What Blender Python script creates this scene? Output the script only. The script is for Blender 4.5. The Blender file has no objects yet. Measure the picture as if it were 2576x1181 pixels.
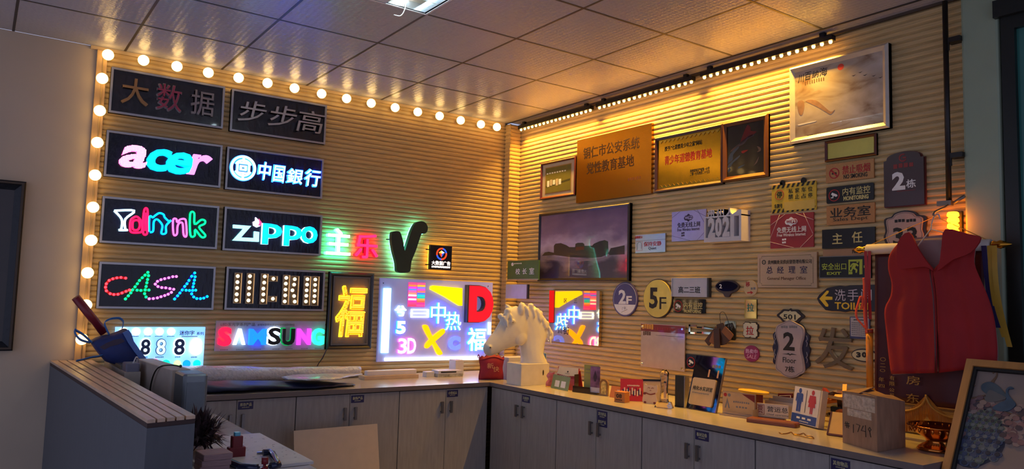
import bpy, bmesh, math, random
from mathutils import Vector, Matrix
random.seed(7)
SC = bpy.context.scene
COL = SC.collection
PI = math.pi

# ------------------------------------------------------------------ camera, world, exposure
cam_d = bpy.data.cameras.new('camera'); cam = bpy.data.objects.new('camera', cam_d); COL.objects.link(cam)
cam_d.sensor_width = 36.0; cam_d.sensor_fit = 'HORIZONTAL'; cam_d.lens = 26.638; cam_d.clip_start = 0.02
_r = Vector((0.81574531, -0.57774031, 0.02785183)); _u = Vector((-0.07122579, -0.05254886, 0.99607505)); _f = Vector((0.57400912, 0.81452732, 0.0840165))
_m = Matrix((_r, _u, -_f)).transposed().to_4x4(); _m.translation = Vector((-3.7897, -5.363, 1.4546))
cam.matrix_world = _m
SC.camera = cam
world = bpy.data.worlds.new('world'); SC.world = world; world.use_nodes = True
world.node_tree.nodes['Background'].inputs[0].default_value = (0.65, 0.69, 1.0, 1)
world.node_tree.nodes['Background'].inputs[1].default_value = 0.72
SC.view_settings.view_transform = 'Standard'; SC.view_settings.look = 'None'
SC.view_settings.exposure = 0.0; SC.view_settings.gamma = 1.0; SC.view_settings.use_curve_mapping = False
AMBER = (1.0, 0.52, 0.06)          # the warm lamps of the room
BULB_STRENGTH = 6.2
BAR_STRENGTH = 14.0
BAR_WATTS = 17.0
TUBE_STRENGTH = 90.0

# ------------------------------------------------------------------ materials
def lin(c):
    return tuple(((v/255.0)/12.92 if v/255.0 <= 0.04045 else ((v/255.0+0.055)/1.055)**2.4) for v in c)
_mats = {}
def mat(name, rgb=(128,128,128), rough=0.6, metal=0.0, emit=None, es=0.0, coat=0.0, trans=0.0, alpha=1.0, var=0.06, scale=18.0, bump=0.0, spec=0.5, stretch=(1,1,1)):
    if name in _mats: return _mats[name]
    m = bpy.data.materials.new(name); m.use_nodes = True; nt = m.node_tree; b = nt.nodes['Principled BSDF']
    c = lin(rgb)
    b.inputs['Roughness'].default_value = rough; b.inputs['Metallic'].default_value = metal
    b.inputs['Specular IOR Level'].default_value = spec
    b.inputs['Coat Weight'].default_value = coat; b.inputs['Coat Roughness'].default_value = 0.04
    b.inputs['Transmission Weight'].default_value = trans; b.inputs['Alpha'].default_value = alpha
    tc = nt.nodes.new('ShaderNodeTexCoord'); mp = nt.nodes.new('ShaderNodeMapping'); mp.inputs['Scale'].default_value = stretch
    nz = nt.nodes.new('ShaderNodeTexNoise'); nz.inputs['Scale'].default_value = scale; nz.inputs['Detail'].default_value = 4
    nt.links.new(tc.outputs['Object'], mp.inputs[0]); nt.links.new(mp.outputs[0], nz.inputs[0])
    rp = nt.nodes.new('ShaderNodeValToRGB')
    rp.color_ramp.elements[0].position = 0.3; rp.color_ramp.elements[1].position = 0.7
    rp.color_ramp.elements[0].color = (*[v*(1-var) for v in c], 1); rp.color_ramp.elements[1].color = (*[min(1, v*(1+var)) for v in c], 1)
    nt.links.new(nz.outputs[0], rp.inputs[0]); nt.links.new(rp.outputs[0], b.inputs['Base Color'])
    if emit is not None:
        b.inputs['Emission Color'].default_value = (*lin(emit), 1); b.inputs['Emission Strength'].default_value = es
    if bump:
        bp = nt.nodes.new('ShaderNodeBump'); bp.inputs['Strength'].default_value = bump; bp.inputs['Distance'].default_value = 0.01
        nt.links.new(nz.outputs[0], bp.inputs['Height']); nt.links.new(bp.outputs[0], b.inputs['Normal'])
    _mats[name] = m; return m
def glow(name, rgb=None, es=1.0, base=None):
    return _mats[name] if name in _mats else mat(name, base or rgb, 0.4, emit=rgb, es=es, var=0.02)

# ------------------------------------------------------------------ mesh builder
_fonts = {}
def glyphs(s, bold, shear, res):
    k = (s, bold, shear, res)
    if k not in _fonts:
        c = bpy.data.curves.new('t', 'FONT'); c.body = s; c.resolution_u = res; c.extrude = 0.5; c.offset = bold; c.shear = shear
        c.align_x = 'LEFT'
        o = bpy.data.objects.new('t', c); COL.objects.link(o)
        dg = bpy.context.evaluated_depsgraph_get()
        me = bpy.data.meshes.new_from_object(o.evaluated_get(dg))
        vs = [tuple(v.co) for v in me.vertices]; fs = [tuple(p.vertices) for p in me.polygons]
        bpy.data.objects.remove(o); bpy.data.curves.remove(c); bpy.data.meshes.remove(me)
        _fonts[k] = (vs, fs)
    return _fonts[k]

class MB:
    """Collects shapes in local space: x to the right, z up, d = distance out from the wall (-y)."""
    def __init__(self): self.v = []; self.f = []; self.mi = []; self.sm = []; self.ms = []
    def _m(self, m):
        if m not in self.ms: self.ms.append(m)
        return self.ms.index(m)
    def raw(self, vs, fs, m, smooth=False):
        o = len(self.v); self.v += [tuple(v) for v in vs]; i = self._m(m)
        for f in fs: self.f.append(tuple(o+a for a in f)); self.mi.append(i); self.sm.append(smooth)
        return self
    def box(self, x0, x1, z0, z1, d0, d1, m):
        vs = [(x,-d,z) for x in (x0,x1) for d in (d0,d1) for z in (z0,z1)]
        return self.raw(vs, [(0,1,3,2),(4,6,7,5),(0,4,5,1),(2,3,7,6),(0,2,6,4),(1,5,7,3)], m)
    def bbox(self, x0, x1, y0, y1, z0, z1, m):          # plain xyz box
        return self.box(x0, x1, z0, z1, -y1, -y0, m)
    def cham(self, x0, x1, y0, y1, z0, z1, r, m, seg=2):  # box with rounded vertical edges and a softened top
        pts = []
        for cx, cy, a in ((x1-r,y1-r,0),(x0+r,y1-r,90),(x0+r,y0+r,180),(x1-r,y0+r,270)):
            for k in range(seg+1):
                t = math.radians(a+90*k/seg); pts.append((cx+r*math.cos(t), cy+r*math.sin(t), cx, cy))
        n = len(pts); vs = []
        for z, q in ((z0,0),(z1-r*.6,0),(z1-r*.15,.35),(z1,.8)):
            vs += [(p[0]+(p[2]-p[0])*q, p[1]+(p[3]-p[1])*q, z) for p in pts]
        fs = [tuple(reversed(range(n)))]
        for l in range(3):
            for k in range(n): fs.append((l*n+k, l*n+(k+1)%n, (l+1)*n+(k+1)%n, (l+1)*n+k))
        fs.append(tuple(3*n+k for k in range(n)))
        return self.raw(vs, fs, m)
    def prism(self, pts, d0, d1, m, smooth=False):
        n = len(pts); vs = [(x,-d0,z) for x,z in pts]+[(x,-d1,z) for x,z in pts]
        fs = [tuple(range(n)), tuple(range(2*n-1, n-1, -1))]+[(k,(k+1)%n,n+(k+1)%n,n+k) for k in range(n)]
        return self.raw(vs, fs, m, smooth)
    def ring(self, cx, cz, r0, r1, d0, d1, m, n=40, sx=1.0, a0=0, a1=360):
        full = abs(a1-a0) >= 359.9; k = n if full else n+1; vs = []
        for i in range(k):
            a = math.radians(a0+(a1-a0)*i/n); c, s = math.cos(a)*sx, math.sin(a)
            vs += [(cx+c*r0,-d0,cz+s*r0),(cx+c*r1,-d0,cz+s*r1),(cx+c*r1,-d1,cz+s*r1),(cx+c*r0,-d1,cz+s*r0)]
        fs = []
        for i in range(n):
            a, b = 4*i, 4*((i+1)%k)
            fs += [(a+j, a+(j+1)%4, b+(j+1)%4, b+j) for j in range(4)]
        if not full: fs += [(0,1,2,3), (4*n+3,4*n+2,4*n+1,4*n)]
        return self.raw(vs, fs, m)
    def disc(self, cx, cz, rx, rz, d0, d1, m, n=36):
        return self.prism([(cx+rx*math.cos(2*PI*i/n), cz+rz*math.sin(2*PI*i/n)) for i in range(n)], d0, d1, m)
    def text(self, s, box, d0, d1, m, bold=0.0, shear=0.0, res=2, keep=False):
        x0,z0,x1,z1 = box
        if bold > .001 and any(ord(c) > 0x2e80 for c in s):      # thicken dense characters by laying shifted copies over each other
            q = min(bold, .035)*.42*(z1-z0); e = 0
            for a, b in ((-q,-q),(q,-q),(-q,q),(q,q)):
                self.text(s, (x0+q+a,z0+q+b,x1-q+a,z1-q+b), d0, d1+e, m, 0, shear, res, keep); e += 1.5e-5
            return self
        vs, fs = glyphs(s, bold, shear, res)
        a0 = min(v[0] for v in vs); a1 = max(v[0] for v in vs); b0 = min(v[1] for v in vs); b1 = max(v[1] for v in vs)
        kx = (x1-x0)/(a1-a0); kz = (z1-z0)/(b1-b0)
        if keep: k = min(kx, kz); x0 += ((x1-x0)-k*(a1-a0))/2; z0 += ((z1-z0)-k*(b1-b0))/2; kx = kz = k
        return self.raw([(x0+(v[0]-a0)*kx, -(d0+(v[2]+.5)*(d1-d0)), z0+(v[1]-b0)*kz) for v in vs], fs, m)
    def bars(self, box, n, d0, d1, m, fill=0.62, seed=1):       # a row of marks too small to read
        rnd = random.Random(seed); x0,z0,x1,z1 = box; w = (x1-x0)/n
        for k in range(n):
            self.box(x0+w*k+w*.1, x0+w*k+w*(.1+fill), z0+(z1-z0)*rnd.uniform(0,.15), z1-(z1-z0)*rnd.uniform(0,.15), d0, d1, m)
        return self
    def tube(self, pts, r, m, n=8, closed=False, taper=None, cap=True):   # pts are xyz
        P = [Vector(p) for p in pts]; N = len(P); vs = []; fs = []; prev = None
        for i in range(N):
            a = P[(i-1) % N] if (closed or i > 0) else P[0]; b = P[(i+1) % N] if (closed or i < N-1) else P[-1]
            t = (b-a).normalized()
            if prev is None:
                u = t.cross(Vector((0,0,1)));
                if u.length < .1: u = t.cross(Vector((1,0,0)))
            else: u = prev - t*prev.dot(t)
            if u.length < 1e-6: u = t.cross(Vector((0,1,0)))
            u.normalize(); w = t.cross(u); prev = u
            rr = r if taper is None else r*taper[i]
            vs += [tuple(P[i]+(u*math.cos(2*PI*k/n)+w*math.sin(2*PI*k/n))*rr) for k in range(n)]
        for i in range(N if closed else N-1):
            j = (i+1) % N
            for k in range(n): fs.append((i*n+k, i*n+(k+1)%n, j*n+(k+1)%n, j*n+k))
        self.raw(vs, fs, m, True)
        if not closed and cap:
            o = len(self.v)-N*n; i = self._m(m)
            for c in (tuple(o+k for k in reversed(range(n))), tuple(o+(N-1)*n+k for k in range(n))):
                self.f.append(c); self.mi.append(i); self.sm.append(False)
        return self
    def wtube(self, pts, d, r, m, n=8, closed=False):            # tube along (x,z) points at depth d
        return self.tube([(x,-d,z) for x,z in pts], r, m, n, closed)
    def lathe(self, prof, m, c=(0,0,0), n=24, sx=1, sy=1):
        vs = []; fs = []; L = len(prof)
        for r,z in prof: vs += [(c[0]+sx*r*math.cos(2*PI*k/n), c[1]+sy*r*math.sin(2*PI*k/n), c[2]+z) for k in range(n)]
        for i in range(L-1):
            for k in range(n): fs.append((i*n+k, i*n+(k+1)%n, (i+1)*n+(k+1)%n, (i+1)*n+k))
        self.raw(vs, fs, m, True)
        o = len(self.v)-L*n; i = self._m(m)
        for c_ in (tuple(o+k for k in reversed(range(n))), tuple(o+(L-1)*n+k for k in range(n))):
            self.f.append(c_); self.mi.append(i); self.sm.append(False)
        return self
    def ball(self, c, r, m, n=14, k=9, sc=(1,1,1)):
        prof = [(max(1e-4, math.sin(PI*i/k)), -math.cos(PI*i/k)) for i in range(k+1)]
        vs = []; fs = []
        for q,z in prof: vs += [(c[0]+sc[0]*r*q*math.cos(2*PI*j/n), c[1]+sc[1]*r*q*math.sin(2*PI*j/n), c[2]+sc[2]*r*z) for j in range(n)]
        for i in range(k):
            for j in range(n): fs.append((i*n+j, i*n+(j+1)%n, (i+1)*n+(j+1)%n, (i+1)*n+j))
        return self.raw(vs, fs, m, True)
    def grid(self, fn, nu, nv, m, smooth=True):                  # fn(u,v) -> xyz on a sheet
        vs = [fn(i/nu, j/nv) for j in range(nv+1) for i in range(nu+1)]
        fs = [(j*(nu+1)+i, j*(nu+1)+i+1, (j+1)*(nu+1)+i+1, (j+1)*(nu+1)+i) for j in range(nv) for i in range(nu)]
        return self.raw(vs, fs, m, smooth)
    def to(self, name, parent=None, label=None, kind=None, loc=None, rot=None):
        me = bpy.data.meshes.new(name); me.from_pydata(self.v, [], self.f)
        for m in self.ms: me.materials.append(m)
        me.polygons.foreach_set('material_index', self.mi); me.polygons.foreach_set('use_smooth', self.sm); me.update()
        bm = bmesh.new(); bm.from_mesh(me); bmesh.ops.recalc_face_normals(bm, faces=bm.faces); bm.to_mesh(me); bm.free()
        o = bpy.data.objects.new(name, me); COL.objects.link(o)
        if parent is not None: o.parent = parent
        if label: o['label'] = label
        if kind: o['kind'] = kind
        if loc: o.location = loc
        if rot: o.rotation_euler = rot
        return o

def tag(o, label, cat, group=None):
    o['label'] = label; o['category'] = cat
    if group: o['group'] = group
    return o
def thing(name, label, cat, loc=(0,0,0), rz=0.0, group=None, rot=None):
    o = bpy.data.objects.new(name, None); o.empty_display_size = .05; COL.objects.link(o)
    o.location = loc; o.rotation_euler = rot or (0,0,rz)
    return tag(o, label, cat, group)
def copy_tree(o, parent=None):
    c = o.copy(); COL.objects.link(c)
    if parent is not None: c.parent = parent
    for ch in list(o.children): copy_tree(ch, c)
    return c
def modify(o, *mods):
    for kind, kw in mods:
        m = o.modifiers.new(kind.lower(), kind)
        for k, v in kw.items(): setattr(m, k, v)
    return o
def struct(o):
    o['kind'] = 'structure'; return o

class Sign:
    """A thing on a wall: B the slatted back wall, R the right wall. rect = (u, z, width, height), off = gap behind it."""
    def __init__(self, wall, rect, name, label, cat, group=None, off=0.0):
        u, z, self.w, self.h = rect; self.off = off
        if wall == 'B': loc, rz = (u, -off, z), 0.0
        else: loc, rz = (-off, -u, z), -PI/2
        self.root = thing(name, label, cat, loc, rz, group); self.ink = MB(); self.t = 0.0
    def panel(self, t, m, name='panel', shape=None, d0=0.0):
        w, h = self.w/2, self.h/2; b = MB()
        if shape: b.prism(shape, d0, t, m)
        else: b.box(-w, w, -h, h, d0, t, m)
        b.to(name, self.root); self.t = t; return self
    def rounded(self, t, m, r, name='panel', inset=0.0, d0=0.0):
        return self.panel(t, m, name, rr(self.w-2*inset, self.h-2*inset, r), d0)
    def oval(self, t, m, name='panel', k=1.0, d0=0.0):
        MB().disc(0, 0, self.w/2*k, self.h/2*k, d0, t, m, 48).to(name, self.root); self.t = t; return self
    def frame(self, fw, t, m, name='frame', d0=0.0, inset=0.0, bev=0.0):
        w, h = self.w/2-inset, self.h/2-inset; b = MB()
        o = [(-w,-h),(w,-h),(w,h),(-w,h)]; i = [(-w+fw,-h+fw),(w-fw,-h+fw),(w-fw,h-fw),(-w+fw,h-fw)]
        vs = [(x,-d0,z) for x,z in o]+[(x,-(t-bev),z) for x,z in o]+[(x,-t,z) for x,z in [(a*(1-.0)+(b_-a)*.35, c+(e-c)*.35) for (a,c),(b_,e) in zip(o,i)]]+[(x,-(t-bev*1.5),z) for x,z in i]+[(x,-d0,z) for x,z in i]
        fs = []
        for l in range(4):
            for k in range(4): fs.append((l*4+k, l*4+(k+1)%4, (l+1)*4+(k+1)%4, (l+1)*4+k))
        for k in range(4): fs.append((k, (k+1)%4, 16+(k+1)%4, 16+k))
        b.raw(vs, fs, m); b.to(name, self.root); return self
    def text(self, s, box, m, bold=0.0, th=0.0012, shear=0.0, d=None, keep=False):
        d = self.t if d is None else d
        self.ink.text(s, box, d-.0004, d+th, m, bold, shear, keep=keep); return self
    def done(self, name='lettering'):
        if self.ink.v: self.ink.to(name, self.root); self.ink = MB()
        return self
def rr(w, h, r, seg=5):
    p = []
    for cx, cz, a in ((w/2-r,h/2-r,0),(-w/2+r,h/2-r,90),(-w/2+r,-h/2+r,180),(w/2-r,-h/2+r,270)):
        for k in range(seg+1):
            t = math.radians(a+90*k/seg); p.append((cx+r*math.cos(t), cz+r*math.sin(t)))
    return p
def mirror_pts(half):                # half outline top to bottom on the right -> full outline
    return half+[(-x, z) for x, z in reversed(half) if abs(x) > 1e-6]
def smooth_path(pts, n=6, closed=False):
    P = [Vector((*p, 0)) if len(p) == 2 else Vector(p) for p in pts]; N = len(P); out = []
    for i in range(N if closed else N-1):
        g = lambda k: P[k % N] if closed else P[max(0, min(N-1, k))]
        a, b, c, d = g(i-1), g(i), g(i+1), g(i+2)
        for k in range(n):
            t = k/n
            out.append(.5*((2*b)+(c-a)*t+(2*a-5*b+4*c-d)*t*t+(3*b-a-3*c+d)*t**3))
    if not closed: out.append(P[-1])
    return [(v.x, v.y) for v in out] if len(pts[0]) == 2 else [tuple(v) for v in out]

# common materials
WHITE = mat('white_acrylic', (226,226,228), .35); BLACK = mat('black_acrylic', (14,13,16), .25, coat=.3)
INK = mat('black_print', (20,18,20), .6); RED = mat('red_print', (170,24,30), .6); GREY = mat('grey_print', (120,118,120), .6)
GOLDM = mat('brushed_gold', (200,144,54), .24, 1.0, bump=.06, scale=40, stretch=(1,1,14)); STEEL = mat('brushed_steel', (190,190,195), .3, 1.0, bump=.05, scale=30, stretch=(1,1,14))
ALU = mat('aluminium_frame', (172,172,178), .38, .8); WPRINT = mat('white_print', (232,230,226), .5)
DKMETAL = mat('dark_metal', (36,36,40), .4, .6); CHROME = mat('chrome', (210,210,215), .12, 1.0)
WOODB = mat('brown_wood', (92,52,30), .4, var=.25, scale=9, stretch=(1,1,8)); GOLDP = mat('gold_polish', (230,170,60), .15, 1.0)
YEL = mat('yellow_print', (226,186,40), .5)

# ------------------------------------------------------------------ the room
def slat_profile(length, z0, z1, pitch=0.034, depth=0.010):
    """horizontal grooved cladding: returns (offset, z) profile, offset 0 = face of the slat"""
    prof = []; z = z0
    while z < z1-1e-6:
        e = min(z+pitch, z1)
        prof += [(depth, z), (.003, z+.0045), (0, z+.010), (0, e-.012), (.003, e-.0065), (depth, e-.002)]; z = e
    return prof
SLAT = mat('slat_wood', (196,168,118), .42, var=.14, scale=5, stretch=(1.2,1.2,16), bump=.05)
def slat_wall(name, a, b, z0, z1, out, back=0.06):
    """cladding running from a to b (xy points on the face line); out = unit vector into the room"""
    A, Bv, O = Vector((*a,0)), Vector((*b,0)), Vector((*out,0)); pr = slat_profile(1, z0, z1); m = MB(); vs = []; fs = []
    for e in (A, Bv):
        vs += [tuple(e-O*d+Vector((0,0,z))) for d, z in pr]+[tuple(e-O*back+Vector((0,0,z1))), tuple(e-O*back+Vector((0,0,z0)))]
    n = len(pr)+2
    fs = [(k, (k+1) % n, n+(k+1) % n, n+k) for k in range(n)]+[tuple(range(n)), tuple(range(2*n-1, n-1, -1))]
    m.raw(vs, fs, SLAT)
    return struct(m.to(name))
H = 2.969
slat_wall('wall_back', (-3.237,0), (0,0), 0.0, H, (0,-1))
slat_wall('wall_right', (0,0), (0,-3.70), 0.0, H, (-1,0))
# boxed corner strip clad in the same slats
slat_wall('trim_1', (-.11,-.08), (0,-.08), 0.0, H-.012, (0,-1), .072)
slat_wall('trim_2', (-.115,-.002), (-.115,-.079), 0.0, H-.012, (-1,0), .006)
PLASTER = mat('painted_plaster', (198,180,158), .75, var=.04, scale=3, bump=.04)
struct(MB().bbox(-6.2, -3.239, 0, .12, 0, H, PLASTER).to('wall_left'))
GPL = mat('grey_green_plaster', (150,164,140), .7, var=.05, scale=5)
struct(MB().cham(-.03, .3, -3.865, -3.702, 0, H, .012, GPL).to('wall_column'))
struct(MB().bbox(-6.2, .3, -8.0, .12, -.1, 0, mat('floor_tile', (150,145,138), .25, var=.05, scale=2)).to('floor'))
TILE = mat('ceiling_foil_tile', (168,168,180), .26, .0, var=.04, scale=60, spec=.4)
def tile_material():
    nt = TILE.node_tree; b = nt.nodes['Principled BSDF']
    tc = nt.nodes.new('ShaderNodeTexCoord')
    w1 = nt.nodes.new('ShaderNodeTexWave'); w1.bands_direction = 'X'; w1.inputs['Scale'].default_value = 10.0; w1.inputs['Distortion'].default_value = 2.5; w1.inputs['Detail'].default_value = 1; w1.inputs['Detail Scale'].default_value = 6
    w2 = nt.nodes.new('ShaderNodeTexWave'); w2.bands_direction = 'Y'; w2.inputs['Scale'].default_value = 13.0; w2.inputs['Distortion'].default_value = 3.0; w2.inputs['Detail'].default_value = 1; w2.inputs['Detail Scale'].default_value = 6
    ad = nt.nodes.new('ShaderNodeMath'); ad.operation = 'MULTIPLY'
    nt.links.new(tc.outputs['Object'], w1.inputs[0]); nt.links.new(tc.outputs['Object'], w2.inputs[0])
    nt.links.new(w1.outputs['Fac'], ad.inputs[0]); nt.links.new(w2.outputs['Fac'], ad.inputs[1])
    bp = nt.nodes.new('ShaderNodeBump'); bp.inputs['Strength'].default_value = .16; bp.inputs['Distance'].default_value = .006
    nt.links.new(ad.outputs[0], bp.inputs['Height']); nt.links.new(bp.outputs[0], b.inputs['Normal'])
tile_material()
GX, GY = .708, .631                    # first joints of the 0.6 m ceiling grid
LAMP_CELLS = [(2, 2)]                  # (column, row) cells that hold a light fitting
m = MB()
for i in range(-1, 9):
    for j in range(-1, 12):
        x1 = -(GX+.6*i); x0 = x1-.6; y1 = -(GY+.6*j); y0 = y1-.6
        if i == -1: x1 = -.109
        if j == -1: y1 = -.002
        x0 = max(x0, -5.9)
        if (i, j) in LAMP_CELLS or y0 < -8: continue
        m.bbox(x0+.005, x1-.005, y0+.005, y1-.005, H, H+.01, TILE)
struct(m.to('ceiling'))
BARM = mat('ceiling_grid_metal', (64,60,62), .4, .5)
m = MB()
for i in range(9): m.bbox(-(GX+.6*i)-.007, -(GX+.6*i)+.007, -8, 0, H-.001, H+.012, BARM)
for j in range(12): m.bbox(-5.9, -.109, -(GY+.6*j)-.007, -(GY+.6*j)+.007, H-.0015, H+.0115, BARM)
struct(m.to('trim_3'))
DARKG = mat('dark_gap', (40,32,26), .8)
struct(MB().bbox(-.118, -.104, -8, -.002, H-.004, H+.014, BARM).to('trim_4'))
struct(MB().bbox(-5.9, .3, -8, .1, H+.045, H+.06, mat('soffit_board', (150,130,110), .8)).to('ceiling_slab'))
struct(MB().bbox(-.103, -.012, -3.70, -.09, H, H+.012, TILE).to('trim_8'))
struct(MB().bbox(-.014, .002, -3.70, -.09, H-.014, H+.03, mat('cornice_dark', (70,58,48), .6)).to('trim_5'))
struct(MB().bbox(-3.30, -.13, -.022, -.001, H-.022, H-.001, mat('cornice_light', (196,170,130), .5)).to('trim_6'))
struct(MB().bbox(-3.262, -3.205, -.030, .0, 0, H-.025, mat('edge_board', (196,160,112), .5, var=.12, scale=6, stretch=(6,6,1))).to('trim_7'))
# the doorway on the right
DF = mat('door_frame_dark', (38,40,38), .35, .5)
GLASS = mat('teal_glass', (70,140,132), .12, 0, trans=.35, var=.02)
d = thing('door_1', 'dark framed glass door at the right end of the room', 'door', (0,-3.875,0)); d['kind'] = 'structure'; del d['label']; del d['category']
MB().bbox(-.03, .06, -.055, 0, 0, 2.80, DF).bbox(-.03, .06, -1.5, -.055, 2.74, 2.80, DF).bbox(-.03,.06,-1.5,-1.40,0,2.74,DF).bbox(-.02, .03, -.185, -.165, 0, 2.74, DF).to('door_frame', d)
MB().bbox(-.005, .005, -1.40, -.055, .02, 2.74, GLASS).to('pane', d)
MB().bbox(-.06, -.031, -1.52, .02, 2.80, 2.88, DF).to('head_casing', d)
struct(MB().bbox(0, .12, -8, -3.87, 2.80, H, GPL).to('wall_right_front'))
struct(MB().bbox(1.5, 1.56, -8, .1, 0, H, mat('outer_wall', (60,95,92), .7)).to('wall_outer'))

# ------------------------------------------------------------------ lamps: globe bulbs round the sign wall
BULB = glow('bulb_glass', (255,206,120), BULB_STRENGTH, (255,240,210)); SOCK = mat('bulb_socket', (200,180,140), .5)
ORD = ['first','second','third','fourth','fifth','sixth','seventh','eighth','ninth','tenth','eleventh','twelfth','thirteenth','fourteenth','fifteenth','sixteenth']
def bulb(label, loc, group):
    t = thing('globe_bulb', label, 'light bulb', loc, 0, group)
    MB().ball((0,-.055,0), .034, BULB, 16, 10).to('globe', t)
    m = MB(); m.tube([(0,0,0),(0,-.028,0)], .016, SOCK, 12); m.to('socket', t)
    return t
TOPB = [(-3.208,2.909),(-3.005,2.916),(-2.804,2.917),(-2.606,2.914),(-2.407,2.917),(-2.208,2.918),(-2.014,2.917),(-1.811,2.913),(-1.616,2.912),(-1.416,2.911),(-1.214,2.911),(-1.015,2.91),(-0.816,2.91),(-0.616,2.906),(-0.417,2.904),(-0.255,2.906)]
SIDEB = [(-3.231,2.752),(-3.231,2.547),(-3.231,2.346),(-3.23,2.142),(-3.228,1.942),(-3.225,1.738),(-3.231,1.538),(-3.227,1.342),(-3.235,1.135)]
proto = None
for i, (x, z) in enumerate(TOPB):
    lab = ORD[i]+' lit globe bulb from the left in the row below the ceiling'
    if proto is None: proto = bulb(lab, (x,-.025,z), 'globe bulbs below the ceiling')
    else:
        c = copy_tree(proto); c.location = (x,-.025,z); c['label'] = lab
for i, (x, z) in enumerate(SIDEB):
    c = copy_tree(proto); c.location = (x,-.030,z); c['group'] = 'globe bulbs down the left edge'
    c['label'] = ORD[i]+' lit globe bulb from the top down the left edge of the slatted wall'
MB().tube([(-3.226,-.034,2.93),(-3.226,-.034,.96)], .004, mat('cream_cable',(190,160,110),.6), 6).to('bulb_cable')
tag(bpy.data.objects['bulb_cable'], 'thin cream cable running down between the left edge bulbs', 'cable')

# ------------------------------------------------------------------ LED bars along the top of the right wall
LED = glow('led_warm', (255,188,92), BAR_STRENGTH, (255,240,200))
def led_bar(y0, y1, z, label):
    t = thing('led_light_bar', label, 'light', (-.06, y0, z), -PI/2, 'LED bars along the right wall')
    L = y0-y1
    MB().box(-.02, L+.02, .006, .034, -.018, .020, DKMETAL).to('housing', t)
    lp = None
    for k in range(18):
        x = L*k/17
        if lp is None: lp = MB().lathe([(.001,-.010),(.007,-.008),(.010,-.001),(.010,.008)], LED, (x,0,0), 8).to('led_lamp', t)
        else:
            c = lp.copy(); c.parent = t; COL.objects.link(c); c.location = (x,0,0)
    for bx_ in (.03, L-.06): MB().box(bx_,bx_+.03,.034,.062,-.012,.012,DKMETAL).to('bracket', t)
    a = bpy.data.lights.new('bar_beam', 'AREA'); a.shape = 'RECTANGLE'; a.size = L; a.size_y = .02; a.color = AMBER; a.energy = BAR_WATTS; a.spread = math.radians(104)
    o = bpy.data.objects.new('bar_beam', a); COL.objects.link(o); tl_ = math.radians(2)
    mm = Matrix(((0,-math.cos(tl_),-math.sin(tl_)),(1,0,0),(0,-math.sin(tl_),math.cos(tl_)))).to_4x4(); mm.translation = (-.060, (y0+y1)/2, z-.016); o.matrix_world = mm
    return t
led_bar(-.163, -1.059, 2.897, 'slim warm LED bar nearest the corner under the ceiling')
led_bar(-1.163, -2.057, 2.897, 'slim warm LED bar in the middle of the row above the brass plaques')
led_bar(-2.166, -3.046, 2.903, 'slim warm LED bar above the big landscape picture')

# ------------------------------------------------------------------ louvred ceiling lamps
def tube_lamp(i, j, label, lit):
    x1 = -(GX+.6*i); y1 = -(GY+.6*j)
    t = thing('ceiling_lamp', label, 'light', (x1-.3, y1-.3, H))
    hs = mat('lamp_housing', (212,214,216), .4); mir = mat('louver_mirror', (200,205,210), .15, .9)
    m = MB(); m.bbox(-.30,.30,-.30,.30,.09,.10,hs)
    for s in (-1,1): m.bbox(s*.30-.006,s*.30+.006,-.30,.30,-.004,.10,hs).bbox(-.30,.30,s*.30-.006,s*.30+.006,-.004,.10,hs)
    m.bbox(-.06,.06,-.29,.29,-.002,.012,hs)
    m.to('housing', t)
    m = MB()
    for s in (-1,1):
        for k in range(5): m.bbox(min(s*.06,s*.29),max(s*.06,s*.29),-.29+.145*k-.002,-.29+.145*k+.002,.002,.05,mir)
        for q in (.065,.285):
            m.raw([(s*q,-.29,.0),(s*q,.29,.0),(s*(q+(.03 if q<.1 else -.03)),.29,.085),(s*(q+(.03 if q<.1 else -.03)),-.29,.085)], [(0,1,2,3)], mir)
    m.to('louver', t)
    for s in (-1,1):
        on = s in lit
        MB().tube([(s*.16,-.285,.045),(s*.16,.285,.045)], .013, glow('tube_lit',(225,248,255),TUBE_STRENGTH) if on else mat('tube_unlit',(190,200,200),.3), 10).to('tube', t)
    return t
tl = tube_lamp(2, 2, 'louvred ceiling lamp with one lit tube in the tile ceiling', (1,))
MB().tube(smooth_path([(.16,.27,.03),(.165,.285,-.01),(.15,.30,-.045),(.11,.30,-.05)],5), .0025, mat('white_wire',(220,220,220),.5), 6).to('wire', tl)

# ------------------------------------------------------------------ LED demonstration signs on the back wall
FILM_LIT = mat('scratched_film_blue_lit', (9,9,34), .24, var=.5, scale=14, bump=.35, stretch=(3,1,1), coat=.15, spec=.35)  # dark film of the lit boards, blue letter light mixed into its colour
FILM_UNLIT = mat('scratched_film_unlit', (26,22,32), .24, var=.5, scale=14, bump=.4, stretch=(3,1,1), coat=.3)  # same film on the unlit boards, without the blue light
def led_panel(rect, label, deep=.03, film=None):
    s = Sign('B', rect, 'sign_board', label, 'sign', 'framed sample signs on the back wall', .0)
    s.panel(deep-.004, film or FILM_LIT); s.frame(.013, deep+.008, ALU); s.t = deep-.004
    return s
def letter(s, ch, box, face, side=None, th=.02, bold=.02, shear=0.0, halo=None, res=3, name='letter', d=None, lab=None):
    d = s.t if d is None else d
    m = MB()
    if halo: m.text(ch, (box[0]-.006,box[1]-.006,box[2]+.006,box[3]+.006), d-.0005, d+.006, halo, bold+.03, shear, res)
    m.text(ch, box, d-.0005, d+th, side or face, bold, shear, res)
    if side: m.text(ch, box, d+th-.0005, d+th+.0012, face, bold-.004, shear, res)
    return m.to(name, s.root, lab)

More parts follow.
